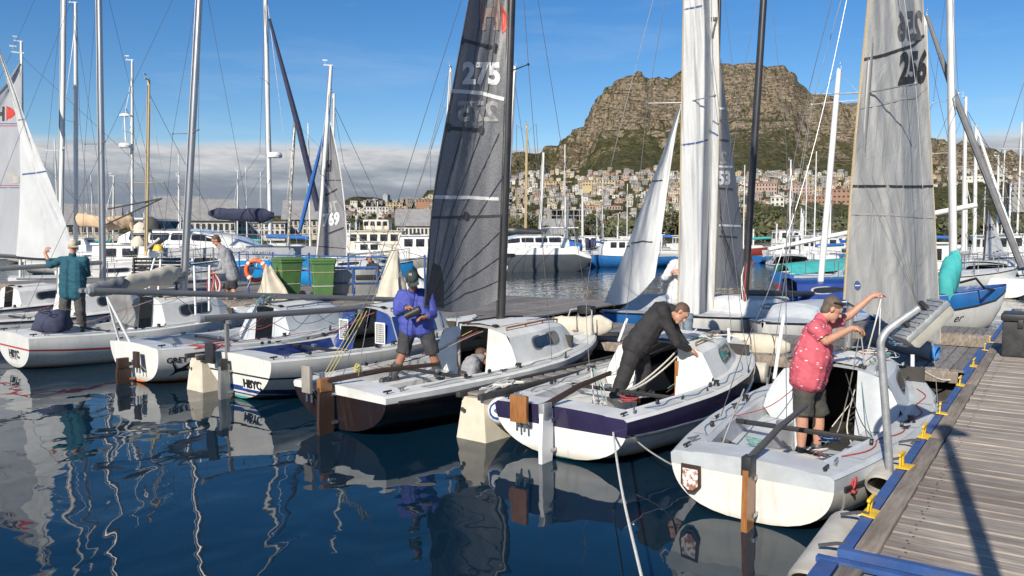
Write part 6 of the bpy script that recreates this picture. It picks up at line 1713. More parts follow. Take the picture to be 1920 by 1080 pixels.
def rails(root, H, mat='steel', n=7, h=.6, t0=.05, t1=.97):
    for s_ in (-1, 1):
        top = []
        for i in range(n):
            t = lerp(t0, t1, i / (n - 1)); p = Vector((s_ * (H.b(t) - .06), t * H.L, H.zs(t) + .03)); q = p + Vector((0, 0, h)); top.append(q)
            mb = MB(); mb.tube([p, q], .018, 5); mb.build('stanchion', mat, root)
        mb = MB(); mb.tube(top, .013, 5); mb.build('lifeline', mat, root)
def far_boat(name, label, cat, px, Y, head, L, hull='hull_white_plain', deck='deck_white', bands=(), bandm=(), fbk=1.0, cab=.5, rail=True, win=True, group=None, bow=False, house=None, c=(.30, .75), strip=True):
    """a moored boat whose transom centre (or stem, when bow) stands at column px and distance Y"""
    k = L / 5.2
    H = Hull(L=L, beam=1.0 * k * .9, tw=.7 * k * .9, fb=(.62 * k * .75 * fbk, .6 * k * .75 * fbk, .85 * k * .75 * fbk), keel=-.2 * k, cab=cab, c1=c[0], c2=c[1], nst=2.2)
    p = at(px, 500, Y); p.z = 0
    if bow: p -= Vector((math.sin(R(head)), math.cos(R(head)), 0)) * L
    root = thing(name, label, cat, p, -R(head), group)
    hull_meshes(H, root, hull, deck, list(bandm), list(bands), strip=strip, pit=False, cabin=cab > 0, ns=16)
    if win and cab > 0:
        a, b = c[0] + .05, c[1] - .14
        n = max(1, int((b - a) * L / 1.1))
        for i in range(n): u = lerp(a, b, i / n); cabin_window(H, root, u, u + (b - a) / n * .7, .3, .75)
    if rail: rails(root, H)
    if house:   # wheelhouse: (t0, t1, height, half width, material)
        t0, t1, hh, hw, m_ = house; z0 = H.zs(t0); mb = MB()
        def ring(z, kx, d0, d1): return [Vector((x * kx, y, z)) for x, y in ((-hw, t0 * L + d0), (hw, t0 * L + d0), (hw, t1 * L - d1), (hw * .6, t1 * L - d1 + .1), (-hw * .6, t1 * L - d1 + .1), (-hw, t1 * L - d1))]
        mb.loft([ring(z0, 1, 0, 0), ring(z0 + hh * .5, .98, .02, .05), ring(z0 + hh, .92, .05, .35)], 0, True, False, True); ho = mb.build('wheelhouse', m_, root, 25)
        mb = MB(); mb.bbox((0, (t0 + t1) / 2 * L - .1, z0 + hh + .04), (hw * 2.05, (t1 - t0) * L - .05, .07), .02); mb.build('roof', m_, ho)
        n = max(2, int((t1 - t0) * L / .9))
        for s_ in (-1, 1):
            for i in range(n):
                y = lerp(t0 * L + .25, t1 * L - .45, (i + .5) / n); w_ = ((t1 - t0) * L - .7) / n * .72
                mb = MB(); mb.bbox((s_ * hw * .965, y, z0 + hh * .70), (.03, w_, hh * .34), .01); mb.build('window', 'glass_dark', ho)
        for s_ in (-.5, .5):
            mb = MB(); mb.bbox((s_ * hw * .85, t0 * L + .03, z0 + hh * .68), (hw * .6, .03, hh * .36), .01); mb.build('window', 'glass_dark', ho)
            mb = MB(); mb.box((s_ * hw * .62, t1 * L - .16, z0 + hh * .70), (hw * .5, .03, hh * .36), rot=Matrix.Rotation(R(-24), 3, 'X')); mb.build('window', 'glass_dark', ho, 0)
    return root, H
def catamaran(label, px, Y, head, L, low, up, stripe, name=None, hw=2.4, fb=None):
    p = at(px, 500, Y); p.z = 0; root = thing('catamaran', label, 'catamaran', p, -R(head))
    fb = fb or 1.95 * L / 13
    for s_ in (-1, 1):
        mb = MB(); rings = []
        for t, w, z0, zt in ((0, .62, .45, fb * .62), (.03, .72, .25, fb * .7), (.12, .78, -.1, fb * .97), (.4, .85, -.3, fb), (.7, .75, -.3, fb), (.88, .45, -.2, fb * 1.0), (.97, .14, -.1, fb * 1.0), (1.0, .03, .0, fb * .98)):
            sec = [(-.55, z0), (.55, z0), (.95, lerp(z0, zt, .35)), (1, lerp(z0, zt, .72)), (1, lerp(z0, zt, .76)), (.97, zt), (-.97, zt), (-1, lerp(z0, zt, .76)), (-1, lerp(z0, zt, .72)), (-.95, lerp(z0, zt, .35))]
            rings.append([Vector((s_ * hw + x * w, t * L, z)) for x, z in sec])
        o = len(mb.f); mb.loft(rings, 0, True, True, True)
        n = 10
        for i in range(len(rings) - 1):
            for j in range(n):
                mb.m[o + i * n + j] = {3: 2, 7: 2, 4: 1, 5: 1, 6: 1}.get(j, 0)
        mb.build('hull', [low, up, stripe], root, 35)
    mb = MB(); mb.bbox((0, L * .42, fb - .12), (hw * 2, L * .7, .4), .05); mb.build('bridge_deck', 'deck_white', root)
    mb = MB(); rings = []
    for t, w, z in ((.14, .95, .55), (.2, 1.0, .82), (.5, 1.0, .80), (.66, .8, .50), (.76, .55, .06)):
        rings.append([Vector((x * w * hw, t * L, fb + zz)) for x, zz in ((-.98, .0), (-.93, z * .35), (-.80, z * .95), (0, z * 1.1), (.80, z * .95), (.93, z * .35), (.98, .0))])
    mb.loft(rings, 0, False); mb.loft([rings[0], [Vector((p_.x, p_.y, fb)) for p_ in rings[0]]], 0, False); sal = mb.build('saloon', 'white_gel', root, 35)
    for s_ in (-1, 1):
        for i, (a, b) in enumerate(((.20, .29), (.30, .39), (.40, .49), (.50, .60))):
            mb = MB()
            def sp_(t, v):
                w = interp(t, [(.14, .95), (.2, 1), (.5, 1), (.66, .8)]); z = interp(t, [(.14, .55), (.2, .82), (.5, .8), (.66, .5)])
                return Vector((s_ * (lerp(.93, .80, v) * w * hw + .012), t * L, fb + z * lerp(.35, .95, v) + .004))
            patch(mb, rrect(a, b, .12, .82, .2), sp_); mb.build('window', 'glass_dark', sal)
    mb = MB(); mb.bbox((0, L * .17, fb + 1.35), (hw * 1.7, L * .2, .08), .03); ht = mb.build('hard_top', 'white_gel', root)
    for x in (-.8, .8):
        for t in (.09, .25):
            mb = MB(); mb.tube([(x * hw, t * L, fb), (x * hw, t * L + .1, fb + 1.33)], .03, 6); mb.build('strut', 'steel', ht)
    for i in range(3):
        mb = MB(); mb.box(((i - 1) * hw * .5, L * .28, fb + 1.1), (hw * .46, .03, .42), rot=Matrix.Rotation(R(-30), 3, 'X')); mb.build('windscreen', 'glass_dark', ht, 0)
    for s_ in (-1, 1):
        top = []
        for i in range(8):
            q = Vector((s_ * (hw + .6 * (1 - max(0, i - 5) * .3)), L * (.1 + .125 * i), fb)); top.append(q + Vector((0, 0, .62))); mb = MB(); mb.tube([q, top[-1]], .02, 5); mb.build('stanchion', 'steel', root)
        mb = MB(); mb.tube(top, .014, 5); mb.build('lifeline', 'steel', root)
        mb = MB(); patch(mb, rrect(.55, .66, .55, .7), lambda u, v: Vector((s_ * (hw + .82), u * L, fb * v + .1))); mb.build('hull_window', 'glass_dark', root)
    return root, fb
# --- far left: ketch with tan covers
K1, HK1 = far_boat('ketch', 'white ketch with tan sail covers and two masts behind the bench', 'yacht', 118, 33, 80, 6.2, house=(.22, .60, 1.1, .8, 'white_gel'), cab=.4, fbk=1.7)
fmast(K1, (143, 470, 32), (142, 5, 32), 7, 'mast_white', spread=(.52,), sw=.9, shrouds=(.9, 1.0))
fmast(K1, (248, 470, 32.6), (248, 113, 32.6), 5, 'mast_white', spread=(.62,), sw=.8, shrouds=(.9, 4.0))
cover(K1, (140, 408, 32), (205, 416, 31.6), .24, 'canvas_tan', seed=2); cover(K1, (195, 418, 31.8), (252, 412, 32.4), .24, 'canvas_tan', seed=4); cover(K1, (240, 400, 32.4), (252, 430, 32.3), .24, 'canvas_tan', seed=6)
iv = wl(K1)
mb = MB(); c = iv @ at(234, 216, 32.5); mb.ball(c, (.08, .22, .08), 8); mb.tube([c, c + Vector((0, 0, -1.2)), iv @ at(246, 240, 32.6)], .03, 5)
for a in range(3): w = R(120 * a + 20); mb.box(c + Vector((math.cos(w) * .3, .2, math.sin(w) * .3)), (.6, .02, .05), rot=Matrix.Rotation(-w, 3, 'Y'))
mb.build('wind_generator', 'pvc_white', K1)
mb = MB(); mb.lathe([(.05, -.1), (.26, -.08), (.28, 0), (.24, .08), (.05, .1)], 14, iv @ at(236, 273, 32.4)); mb.build('radar', 'pvc_white', K1)
for i, (x, y, m_) in enumerate(((268, 437, 'canvas'), (262, 462, 'canvas'), (285, 430, 'rope_dark'))):
    mb = MB(); mb.loft(lumpy(iv @ at(x, y, 31), (.32, .34, .42), 20 + i)); mb.build('covered_gear', m_, K1, 60)
Kw, _ = far_boat('yacht', 'small yacht with a cream wooden mast just left of the silver mast', 'yacht', 262, 30, 12, 7, cab=.4, hull='hull_cream', rail=False)
fmast(Kw, (274, 480, 29.5), (279, 150, 29.5), 6, 'mast_wood', spread=(.42,), sw=.8, shrouds=(.9, 3), fore=(0, 6.8, 1.0))
mb = MB(); iv = wl(Kw); mb.tube([iv @ at(202, 392, 29), iv @ at(304, 372, 29.6)], .03, 5); mb.tube([iv @ at(190, 425, 29), iv @ at(304, 372, 29.6)], .03, 5); mb.build('topping_lift', 'rope_dark', Kw)
# --- blue and white catamaran
C1, fb1 = catamaran('white catamaran with bright blue lower hulls behind the green bins', 206, 39, 88, 9.6, 'bright_blue', 'light_grey', 'white_gel', fb=1.85)
fmast(C1, (507, 440, 39.5), (497, -60, 39.5), 8, 'mast_white', spread=(.3, .58), sw=1.05, shrouds=(2.2, 4.5), fore=(0, 9.2, 2.0))
cover(C1, (514, 403, 39.4), (390, 399, 38.4), .32, 'canvas_navy', seed=3, hang=.3)
iv = wl(C1); mb = MB(); mb.tube([iv @ at(505, 35, 34), iv @ at(560, 240, 35), iv @ at(597, 395, 35.5)], [.06, .13, .15], 8); mb.build('furled_jib', 'canvas_navy', C1)
mb = MB(); mb.lathe([(.05, -.12), (.3, -.1), (.32, 0), (.27, .1), (.05, .12)], 14, iv @ at(515, 291, 33.7)); mb.build('radar', 'pvc_white', C1)
vs, fs = text_mesh('SULARGA', .2, .003)
mb = MB(); mb.add([(2.4 + .80, L_ , fb1 * .83 + v.y) for v in vs for L_ in (7.9 + v.x,)], fs); mb.build('lettering', 'lettering_black', C1, 0)
far_boat('motor_cruiser', 'bright blue hulled cruiser with a white cabin right of sail 769', 'motor boat', 560, 36, 84, 5.2, 'bright_blue', 'light_grey', cab=.4, rail=True, fbk=1.9)
# --- boats right behind the pier, bows in
A1, HA1 = far_boat('sailboat', 'blue sailing boat with pale grey deck and white jib beyond the pier', 'sailboat', 1128, 16.9, 221, 5.6, 'blue_topside', 'light_grey', bow=True, rail=False, fbk=1.1, cab=.34)
fmast(A1, (1335, 560, 19.6), (1352, -120, 19.6), 6, 'mast_black', spread=(.5,), sw=.5, shrouds=(.9, 2.5))
SA = Sail([(1133, 567, 16.7), (1172, 470, 17.2), (1210, 370, 17.8), (1245, 280, 18.3), (1274, 195, 18.8)], [(1228, 520, 17.6), (1240, 440, 17.9), (1252, 352, 18.2), (1264, 270, 18.5), (1278, 195, 18.8)], camber=.25, wr=.06, seed=3, foot=22)
sa = hoist(A1, SA, 'sail_white', 22, 40); sa['label'] = 'white jib of the blue boat'
sail_line(sa, A1, SA, [(1183, 456), (1205, 452), (1224, 454)], .03, 'sail_tape_dark', 'reef_tape'); sail_line(sa, A1, SA, [(1220, 340), (1242, 338)], .03, 'sail_tape_dark', 'reef_tape'); sail_line(sa, A1, SA, [(1170, 462), (1180, 461)], .03, 'sail_tape_dark', 'reef_tape')
SB = Sail([(1332, 540, 19.6), (1338, 430, 19.6), (1344, 320, 19.6), (1348, 210, 19.6), (1351, 110, 19.6)], [(1396, 540, 20.6), (1391, 430, 20.6), (1378, 320, 20.4), (1364, 215, 20.0), (1352, 110, 19.6)], camber=-.2, wr=.05, seed=5)
sb_ = hoist(A1, SB, 'sail_dark', 18, 40); sb_['label'] = 'dark grey mainsail numbered 253 behind the white mainsail'
sail_text(sb_, A1, SB, '53', 1346, 347, 27, 23, 'sail_tape_white', bold=.05); sail_text(sb_, A1, SB, '2', 1350, 308, 25, 12, 'sail_ghost', True, bold=.04)
sail_line(sb_, A1, SB, [(1347, 312), (1373, 313)], .05, 'sail_tape_white', 'reef_tape'); sail_line(sb_, A1, SB, [(1347, 203), (1360, 204)], .05, 'sail_tape_white', 'reef_tape'); sail_line(sb_, A1, SB, [(1345, 422), (1389, 424)], .05, 'sail_tape_white', 'reef_tape')
for y in (262, 353, 443): sail_line(sb_, A1, SB, [(1347, y), (1352 + (y - 110) * .09, y + 2)], .05, 'sail_patch', 'batten_pocket')
for k in range(5): sail_line(sb_, A1, SB, [(1394 - 3 * k, 536), (1370 - 4 * k, 470 - 8 * k), (1350, 430 - 12 * k)], .02, 'sail_seam')
A2, HA2 = far_boat('sailboat', 'white sailing boat with a long black cabin window and a black mast', 'sailboat', 1296, 15.9, 217, 6.2, 'hull_white_plain', 'deck_white', bow=True, rail=False, cab=.36, win=False)
mb = MB()
for s_ in (1, -1):
    mb = MB(); patch(mb, rrect(.36, .62, .3, .75, .5), lambda u, v: HA2.cabside(u, v, s_, .01)); mb.build('window', 'glass_dark', A2)
fmast(A2, (1394, 590, 17.4), (1440, -130, 17.4), 11, 'mast_black', spread=(.49,), sw=.6, shrouds=(.95, 2.6), wind=False)
iv = wl(A2); mb = MB(); mb.tube([iv @ at(1400, 549, 17.5), iv @ at(1570, 552, 20)], .07, 10); mb.build('boom', 'mast_black', A2)
for i in range(9): wrope(A2, [(1398 + rx, 590, 17.3) for rx in (0,)] + [(1396 + 3 * math.sin(i), 560, 17.3), (1394 + 4 * math.cos(i * 2), 520, 17.3), (1402, 470 + 4 * i, 17.4)], ('rope_red', 'rope_dark', 'rope_white')[i % 3], .012)
A3, HA3 = far_boat('sailboat', 'white sailing boat on the far side of the pier behind the pink shirted man', 'sailboat', 1432, 15.0, 216, 6.0, 'hull_white_plain', 'deck_grey', bow=True, rail=False, cab=.3)
fmast(A3, (1536, 560, 19.5), (1573, 130, 19.5), 9, 'mast_white', spread=(.86,), sw=.62, shrouds=(.9, 2.5, .99))
A4, HA4 = far_boat('sailboat', 'white hull with a blue sheer strake and teal sail cover at the right', 'sailboat', 1888, 19.6, 96, 7.5, 'hull_white_plain', 'blue_gel', bands=[(.74, .99, 1)], bandm=['blue_topside'], bow=True, rail=False, cab=.4, fbk=1.25)
fmast(A4, (1789, 560, 19.4), (1781, -130, 19.4), 12, 'mast_white', spread=(.55,), sw=.7, shrouds=(1.0, 3.6))
cover(A4, (1788, 490, 19.3), (1770, 540, 18.9), .33, 'canvas_teal', seed=2, hang=1.2); cover(A4, (1790, 478, 19.3), (1786, 520, 19.2), .22, 'canvas_teal', seed=4)
hull_text(HA4, A4, 'er', .28, .80, .55, bold=.002, shear=.3)
iv = wl(A4)
mb = MB(); mb.tube([iv @ at(1800, 530, 19.4), iv @ at(1830, 522, 19.0), iv @ at(1845, 540, 18.6), iv @ at(1870, 545, 19.6)], .03, 6); mb.build('anchor_rail', 'black_trim', A4)
mb = MB(); mb.tube([iv @ at(1738, 30, 19.8), iv @ at(1790, 180, 20), iv @ at(1850, 330, 20.3), iv @ at(1915, 500, 20.6)], [.04, .075, .085, .08], 8); mb.build('furled_jib', 'canvas_grey', A4)
A5, _ = far_boat('yacht', 'white yacht whose mast top shows beside the 256 sail', 'yacht', 1690, 26, 12, 8, cab=.45, rail=False)
fmast(A5, (1742, 540, 27), (1734, 32, 27), 9, 'mast_white', spread=(.5,), sw=.7, shrouds=(1.2, 4))
mb = MB(); iv = wl(A5); mb.tube([iv @ at(1752, 400, 26.5), iv @ at(1832, 384, 26)], .09, 10); mb.build('boom', 'mast_white', A5)
def yard(px, Y, head, L, label, mpx, mtop, w=6, mat='mast_white', cov=None, hull='hull_white_plain', house=None, spread=(.55,), ybase=None, extra=None, cat='yacht', deck='deck_white', cab=.42, bow=False, name='yacht'):
    r, H = far_boat(name, label, cat, px, Y, head, L, hull, deck, cab=cab, rail=Y < 45, house=house, bow=bow, win=Y < 70)
    for i, (m_, t_) in enumerate(zip(mpx, mtop)):
        fmast(r, (m_[0], ybase or 470, Y), (m_[1], t_, Y), w, mat, spread=spread, sw=.8, shrouds=(H.beam * .8, L * .5), fore=(0, L * .97, H.fb[2]) if i == 0 else None)
    if cov: cover(r, (*cov[0], Y), (*cov[1], Y), cov[2], cov[3], seed=int(px) % 9)
    return r, H
yard(1770, 32, 60, 9, 'white yacht with a wooden toned mast right of the teal cover', [(1806, 1811)], [182], 6, cov=((1800, 492), (1775, 500), .25, 'canvas_blue'))
yard(1800, 36, 70, 10, 'white yacht with a masthead vane at the right', [(1827, 1830)], [236], 6)
r_, _ = yard(1850, 40, 80, 10, 'pale blue trimmed yacht at the right edge beneath the small grey sail', [(1870, 1872)], [292], 4, hull='hull_cream')
iv = wl(r_); mb = MB(); mb.tube([iv @ at(1831, 240, 40), iv @ at(1918, 500, 38)], .07, 6); mb.build('stay', 'mast_white', r_)
r_, _ = far_boat('sailboat', 'small racing boat with a grey sail far right behind the masts', 'sailboat', 1836, 38, 85, 6, cab=.3, rail=False)
fmast(r_, (1843, 505, 38), (1852, 388, 38), 3, 'mast_black'); SR = Sail([(1844, 505, 38), (1847, 450, 38), (1852, 395, 38)], [(1893, 511, 38), (1876, 450, 38), (1853, 394, 38)], wr=.05, seed=2)
sr = hoist(r_, SR, 'sail_clear', 10, 20); sail_text(sr, r_, SR, 'H', 1855, 432, 12, 8, 'sail_tape_dark', bold=.06, name='sail_emblem')
sail_poly(sr, r_, SR, [(1850, 422), (1855, 425), (1850, 433)], 'paint_red', 'sail_emblem'); sail_line(sr, r_, SR, [(1852, 448), (1866, 444)], .06, 'sail_seam'); sail_line(sr, r_, SR, [(1862, 474), (1876, 469)], .06, 'sail_seam')
mb = MB(); iv = wl(r_); mb.tube([iv @ at(1832, 510, 38), iv @ at(1893, 514, 38)], .07, 8); mb.build('boom', 'mast_white', r_)
# --- the 769 boat and the masts behind the bins
r_, _ = far_boat('sailboat', 'racing boat with the dark grey sail 769 beyond the bins', 'sailboat', 560, 26.5, 80, 6, cab=.3, rail=False)
fmast(r_, (596, 495, 26.5), (621, 123, 26.5), 8, 'mast_white', spread=(.45,), sw=.55, shrouds=(.8, 3))
S7 = Sail([(594, 482, 26.4), (602, 410, 26.4), (611, 320, 26.4), (619, 232, 26.4)], [(650, 482, 26.3), (649, 420, 26.3), (638, 320, 26.35), (620, 230, 26.4)], camber=.1, wr=.05, seed=7)
s7 = hoist(r_, S7, 'sail_dark', 16, 36); s7['label'] = 'dark grey mainsail numbered 769'
sail_text(s7, r_, S7, '769', 605, 426, 26, 32, 'sail_tape_white', bold=.045, rise=4); sail_text(s7, r_, S7, '769', 606, 401, 22, 26, 'sail_ghost', True, bold=.04, rise=4); sail_text(s7, r_, S7, 'H', 611, 322, 22, 10, 'sail_tape_dark', bold=.06, name='sail_emblem')
sail_line(s7, r_, S7, [(610, 366), (633, 354)], .06, 'sail_seam', 'batten_pocket'); sail_line(s7, r_, S7, [(616, 438), (645, 427)], .06, 'sail_seam', 'batten_pocket'); sail_line(s7, r_, S7, [(598, 462), (648, 466)], .03, 'sail_seam'); sail_line(s7, r_, S7, [(606, 338), (640, 338)], .03, 'sail_seam')
edge_rope(s7, r_, S7, 1.0, 'sail_tape_white', .02)
iv = wl(r_); mb = MB(); mb.tube([iv @ at(612, 235, 26.5), iv @ at(585, 340, 27), iv @ at(562, 432, 27.4)], [.04, .08, .07], 8); mb.build('furled_jib', 'canvas_blue', r_)
yard(606, 40, 25, 8, 'white yacht with the second mast behind sail 769', [(620, 626)], [175], 6)
yard(520, 46, 80, 9, 'weathered yacht with a mottled mast between the catamaran and sail 769', [(540, 554)], [210], 5, mat='mottled', spread=(.3, .72), hull='hull_cream')
yard(20, 30, 60, 9, 'yacht with the short white mast above the emblem sail at the left edge', [(43, 40)], [78], 6)
yard(812, 42, 8, 7, 'white yacht hidden behind sail 275 with its mast at the leech', [(826, 845)], [125], 5)
yard(925, 46, -12, 7, 'white yacht with a leaning mast just right of the 275 mast', [(945, 966)], [124], 6)
# the other white sail with the emblem at the left edge
r_, _ = far_boat('sailboat', 'racing boat with a pale emblem sail cut by the left edge', 'sailboat', -120, 21.5, 60, 6, cab=.3, rail=False)
SL = Sail([(36, 485, 21.6), (38, 360, 21.6), (40, 240, 21.6), (41, 118, 21.6)], [(-190, 485, 22.2), (-110, 360, 22.1), (-45, 240, 21.9), (36, 118, 21.6)], camber=.3, wr=.05, seed=8)
sl = hoist(r_, SL, 'sail_clear', 16, 30); sl['label'] = 'pale translucent sail with a black and red emblem'
fmast(r_, (38, 520, 21.7), (41, 100, 21.7), 5, 'mast_white')
sail_text(sl, r_, SL, 'H', -6, 227, 27, 15, 'sail_tape_dark', bold=.06, name='sail_emblem'); sail_poly(sl, r_, SL, [(12, 198), (24, 204), (30, 212), (24, 220), (12, 227)], 'paint_red', 'sail_emblem')
for y, m_ in ((232, 'sail_tape_blue'), (236, 'rope_red'), (348, 'rope_red'), (352, 'sail_tape_blue')): sail_line(sl, r_, SL, [(-20, y), (36, y)], .02, m_, 'reef_tape')
sail_poly(sl, r_, SL, [(9, 322), (20, 320), (36, 330), (36, 343), (22, 344), (10, 336)], 'sail_ghost', 'sail_window')
# --- motor vessels and yachts across the basin
T1, HT1 = far_boat('motor_launch', 'cream two-decked motor launch left of sail 275', 'launch', 812, 62, 268, 8.6, 'hull_cream', 'deck_white', cab=0, house=(.26, .80, 1.6, 1.3, 'rust_cream'), rail=True, fbk=1.5)
mb = MB(); mb.bbox((0, 4.3, HT1.zs(.4) + 2.1), (2.0, 2.0, .8), .1); up_ = mb.build('upper_cabin', 'rust_cream', T1)
for i in range(4):
    for s_ in (-1, 1):
        mb = MB(); mb.bbox((s_ * 1.01, 3.6 + .48 * i, HT1.zs(.4) + 2.2), (.03, .32, .34), .02); mb.build('window', 'glass_dark', up_)
for i in range(7):
    for s_ in (-1, 1):
        mb = MB(); mb.tube([(s_ * 1.2, 2.4 + .7 * i, HT1.zs(.4) + 1.65), (s_ * 1.2, 2.4 + .7 * i, HT1.zs(.4) + 2.3)], .03, 5); mb.build('rail_post', 'steel', T1)
cover(T1, (790, 452, 61), (755, 458, 60), .8, 'canvas_navy', name='awning', seed=2, hang=0)
C2, fb2 = catamaran('grey hulled catamaran with a white cabin across the water', 1092, 56, 262, 9.5, 'grey_topside', 'white_gel', 'grey_topside', hw=2.0, fb=1.6)
iv = wl(C2); mb = MB(); mb.tube([iv @ at(1104, 484, 54), iv @ at(1070, 487, 53.5)], .36, 10); o = mb.build('inflatable_tender', 'light_grey', C2)
for i, (px, m_, r) in enumerate(((1017, 'orange_plastic', .40), (1040, 'rust_cream', .33), (1092, 'rust_cream', .45))):
    p = on(px, 506, 0); o = MB().ball((0, 0, .12), (r, r, r * 1.05), 14).build('mooring_buoy', 'rust_cream', None, 60); o.location = p
    mb = MB(); mb.lathe([(r * .78, -.18), (r * .98, -.02), (r * .99, .02)], 14, (0, 0, 0)); mb.build('buoy_band', 'orange_plastic' if i == 0 else 'mottled', o)
    mb = MB(); mb.tube([(0, 0, r), (0, 0, r + .12)], .05, 6); mb.build('ring', 'steel', o)
    tag(o, ('orange-footed round mooring buoy, leftmost of three before the grey catamaran', 'smallest of the three mooring buoys, the middle one', 'large cream mooring buoy, rightmost of the three')[i], 'buoy', 'mooring buoys')
r_, _ = yard(960, 62, 20, 9, 'yacht with a long black boom cover beyond the grey catamaran', [(985, 988)], [233], 4, mat='mast_wood', cov=((948, 432), (1030, 438), .38, 'black_trim'), spread=(.995,))
yard(1000, 70, 30, 8, 'yacht with a blue cover on its boom behind the grey catamaran', [(1011, 1019)], [286], 5, cov=((985, 452), (1060, 458), .5, 'canvas_blue'))
yard(1056, 74, 20, 8, 'yacht with a drooping bright blue cover right of the catamaran', [(1063, 1065)], [385], 4, cov=((1062, 462), (1092, 464), .6, 'canvas_blue'), mat='alu_dull')
yard(1085, 84, 30, 8, 'yacht with a dark blue awning before the white gabled shed', [(1092, 1092)], [368], 4, cov=((1094, 456), (1118, 457), .5, 'canvas_navy'))
yard(1110, 92, 95, 9, 'small white fishing boat near the white gabled shed', [(1130, 1131)], [420], 3, house=(.35, .6, 1.5, .9, 'white_gel'), cab=0, name='fishing_boat', cat='fishing boat')
yard(1140, 100, 80, 10, 'fishing boat with a red hull at the far quay', [(1158, 1158)], [425], 3, hull='red_topside', house=(.3, .6, 1.7, 1.0, 'white_gel'), cab=0, name='fishing_boat', cat='fishing boat')
yard(1262, 62, 262, 9, 'blue fishing boat between the jib and the white mainsail', [(1240, 1241)], [440], 3, hull='blue_topside', house=(.35, .65, 1.3, .9, 'white_gel'), cab=0, name='fishing_boat', cat='fishing boat')
yard(1400, 98, 85, 12, 'white and red fishing boat moored under the green slope', [(1412, 1413)], [430], 3, hull='red_topside', house=(.3, .55, 2, 1.2, 'white_gel'), cab=0, name='fishing_boat', cat='fishing boat')
yard(1440, 80, 80, 10, 'white motor cruiser left of the teal covered boat', [(1455, 1457)], [420], 3, house=(.25, .6, 1.5, 1.0, 'white_gel'), cab=0, name='motor_cruiser', cat='motor boat')
yard(1480, 110, 85, 11, 'grey workboat at the far quay under the slope', [(1500, 1503)], [390], 3, hull='grey_topside', house=(.3, .6, 1.9, 1.1, 'light_grey'), cab=0, name='workboat', cat='workboat')
r_, H_ = far_boat('fishing_boat', 'blue and red wooden boat under a teal cover left of sail 256', 'fishing boat', 1466, 34, 82, 7, 'red_topside', 'deck_white', bands=[(.60, 1.0, 1)], bandm=['blue_topside'], bow=False, cab=0, rail=False, fbk=1.25)
mb = MB(); mb.loft([[Vector((x * H_.b(t) * 1.02, t * H_.L, H_.zs(t) + z + .25 * math.sin(math.pi * t))) for x, z in ((-1, -.02), (-.5, .30), (0, .42), (.5, .3), (1, -.02))] for t in (.0, .1, .25, .4, .55, .7, .85, .97)], 0, False); mb.build('boat_cover', 'canvas_teal', r_, 60)
yard(1520, 30, 80, 9, 'white motor cruiser with tinted windows left of sail 256', [(1545, 1546)], [470], 3, house=(.3, .6, 1.3, 1.0, 'white_gel'), cab=0, name='motor_cruiser', cat='motor boat')
yard(1490, 44, 15, 8, 'white yacht with a long pale boom before the green slope', [(1504, 1506)], [400], 4)
mb = MB(); rr = bpy.data.objects[[o.name for o in COL.objects if o.get('label') == 'white yacht with a long pale boom before the green slope'][0]]; iv = wl(rr); mb.tube([iv @ at(1440, 468, 43), iv @ at(1590, 436, 43)], .13, 8); mb.build('boom', 'mast_white', rr)
yard(690, 56, 85, 9, 'white motor cruiser with a flybridge left of the two-decked launch', [(655, 656)], [420], 3, house=(.25, .6, 1.6, 1.1, 'white_gel'), cab=0, name='motor_cruiser', cat='motor boat')
yard(640, 70, 85, 10, 'white cabin boat far behind sail 769', [(668, 668)], [405], 3, house=(.3, .6, 1.5, 1.0, 'white_gel'), cab=0, name='motor_cruiser', cat='motor boat')
yard(320, 60, 85, 10, 'white yacht between the silver mast and the man in grey', [(335, 336)], [330], 3)
yard(60, 50, 80, 10, 'white yacht behind the left sails with a thin mast', [(212, 213)], [330], 3)
yard(420, 75, 85, 11, 'yacht with a thin mast above the man in grey', [(445, 446)], [320], 2.5)
yard(1640, 40, 15, 8, 'white yacht showing at the foot of sail 256', [(1660, 1661)], [300], 4)
yard(1885, 30, 20, 8, 'white yacht cut by the right edge', [(1925, 1923)], [120], 6)
yard(1790, 52, 85, 10, 'white motor yacht far right below the green slope', [(1812, 1813)], [340], 3, house=(.3, .6, 1.6, 1.0, 'white_gel'), cab=0, name='motor_cruiser', cat='motor boat')
yard(1610, 70, 85, 11, 'yacht far beyond the lamp with two reefed masts', [(1480, 1483), (1700, 1702)], [300, 330], 3)

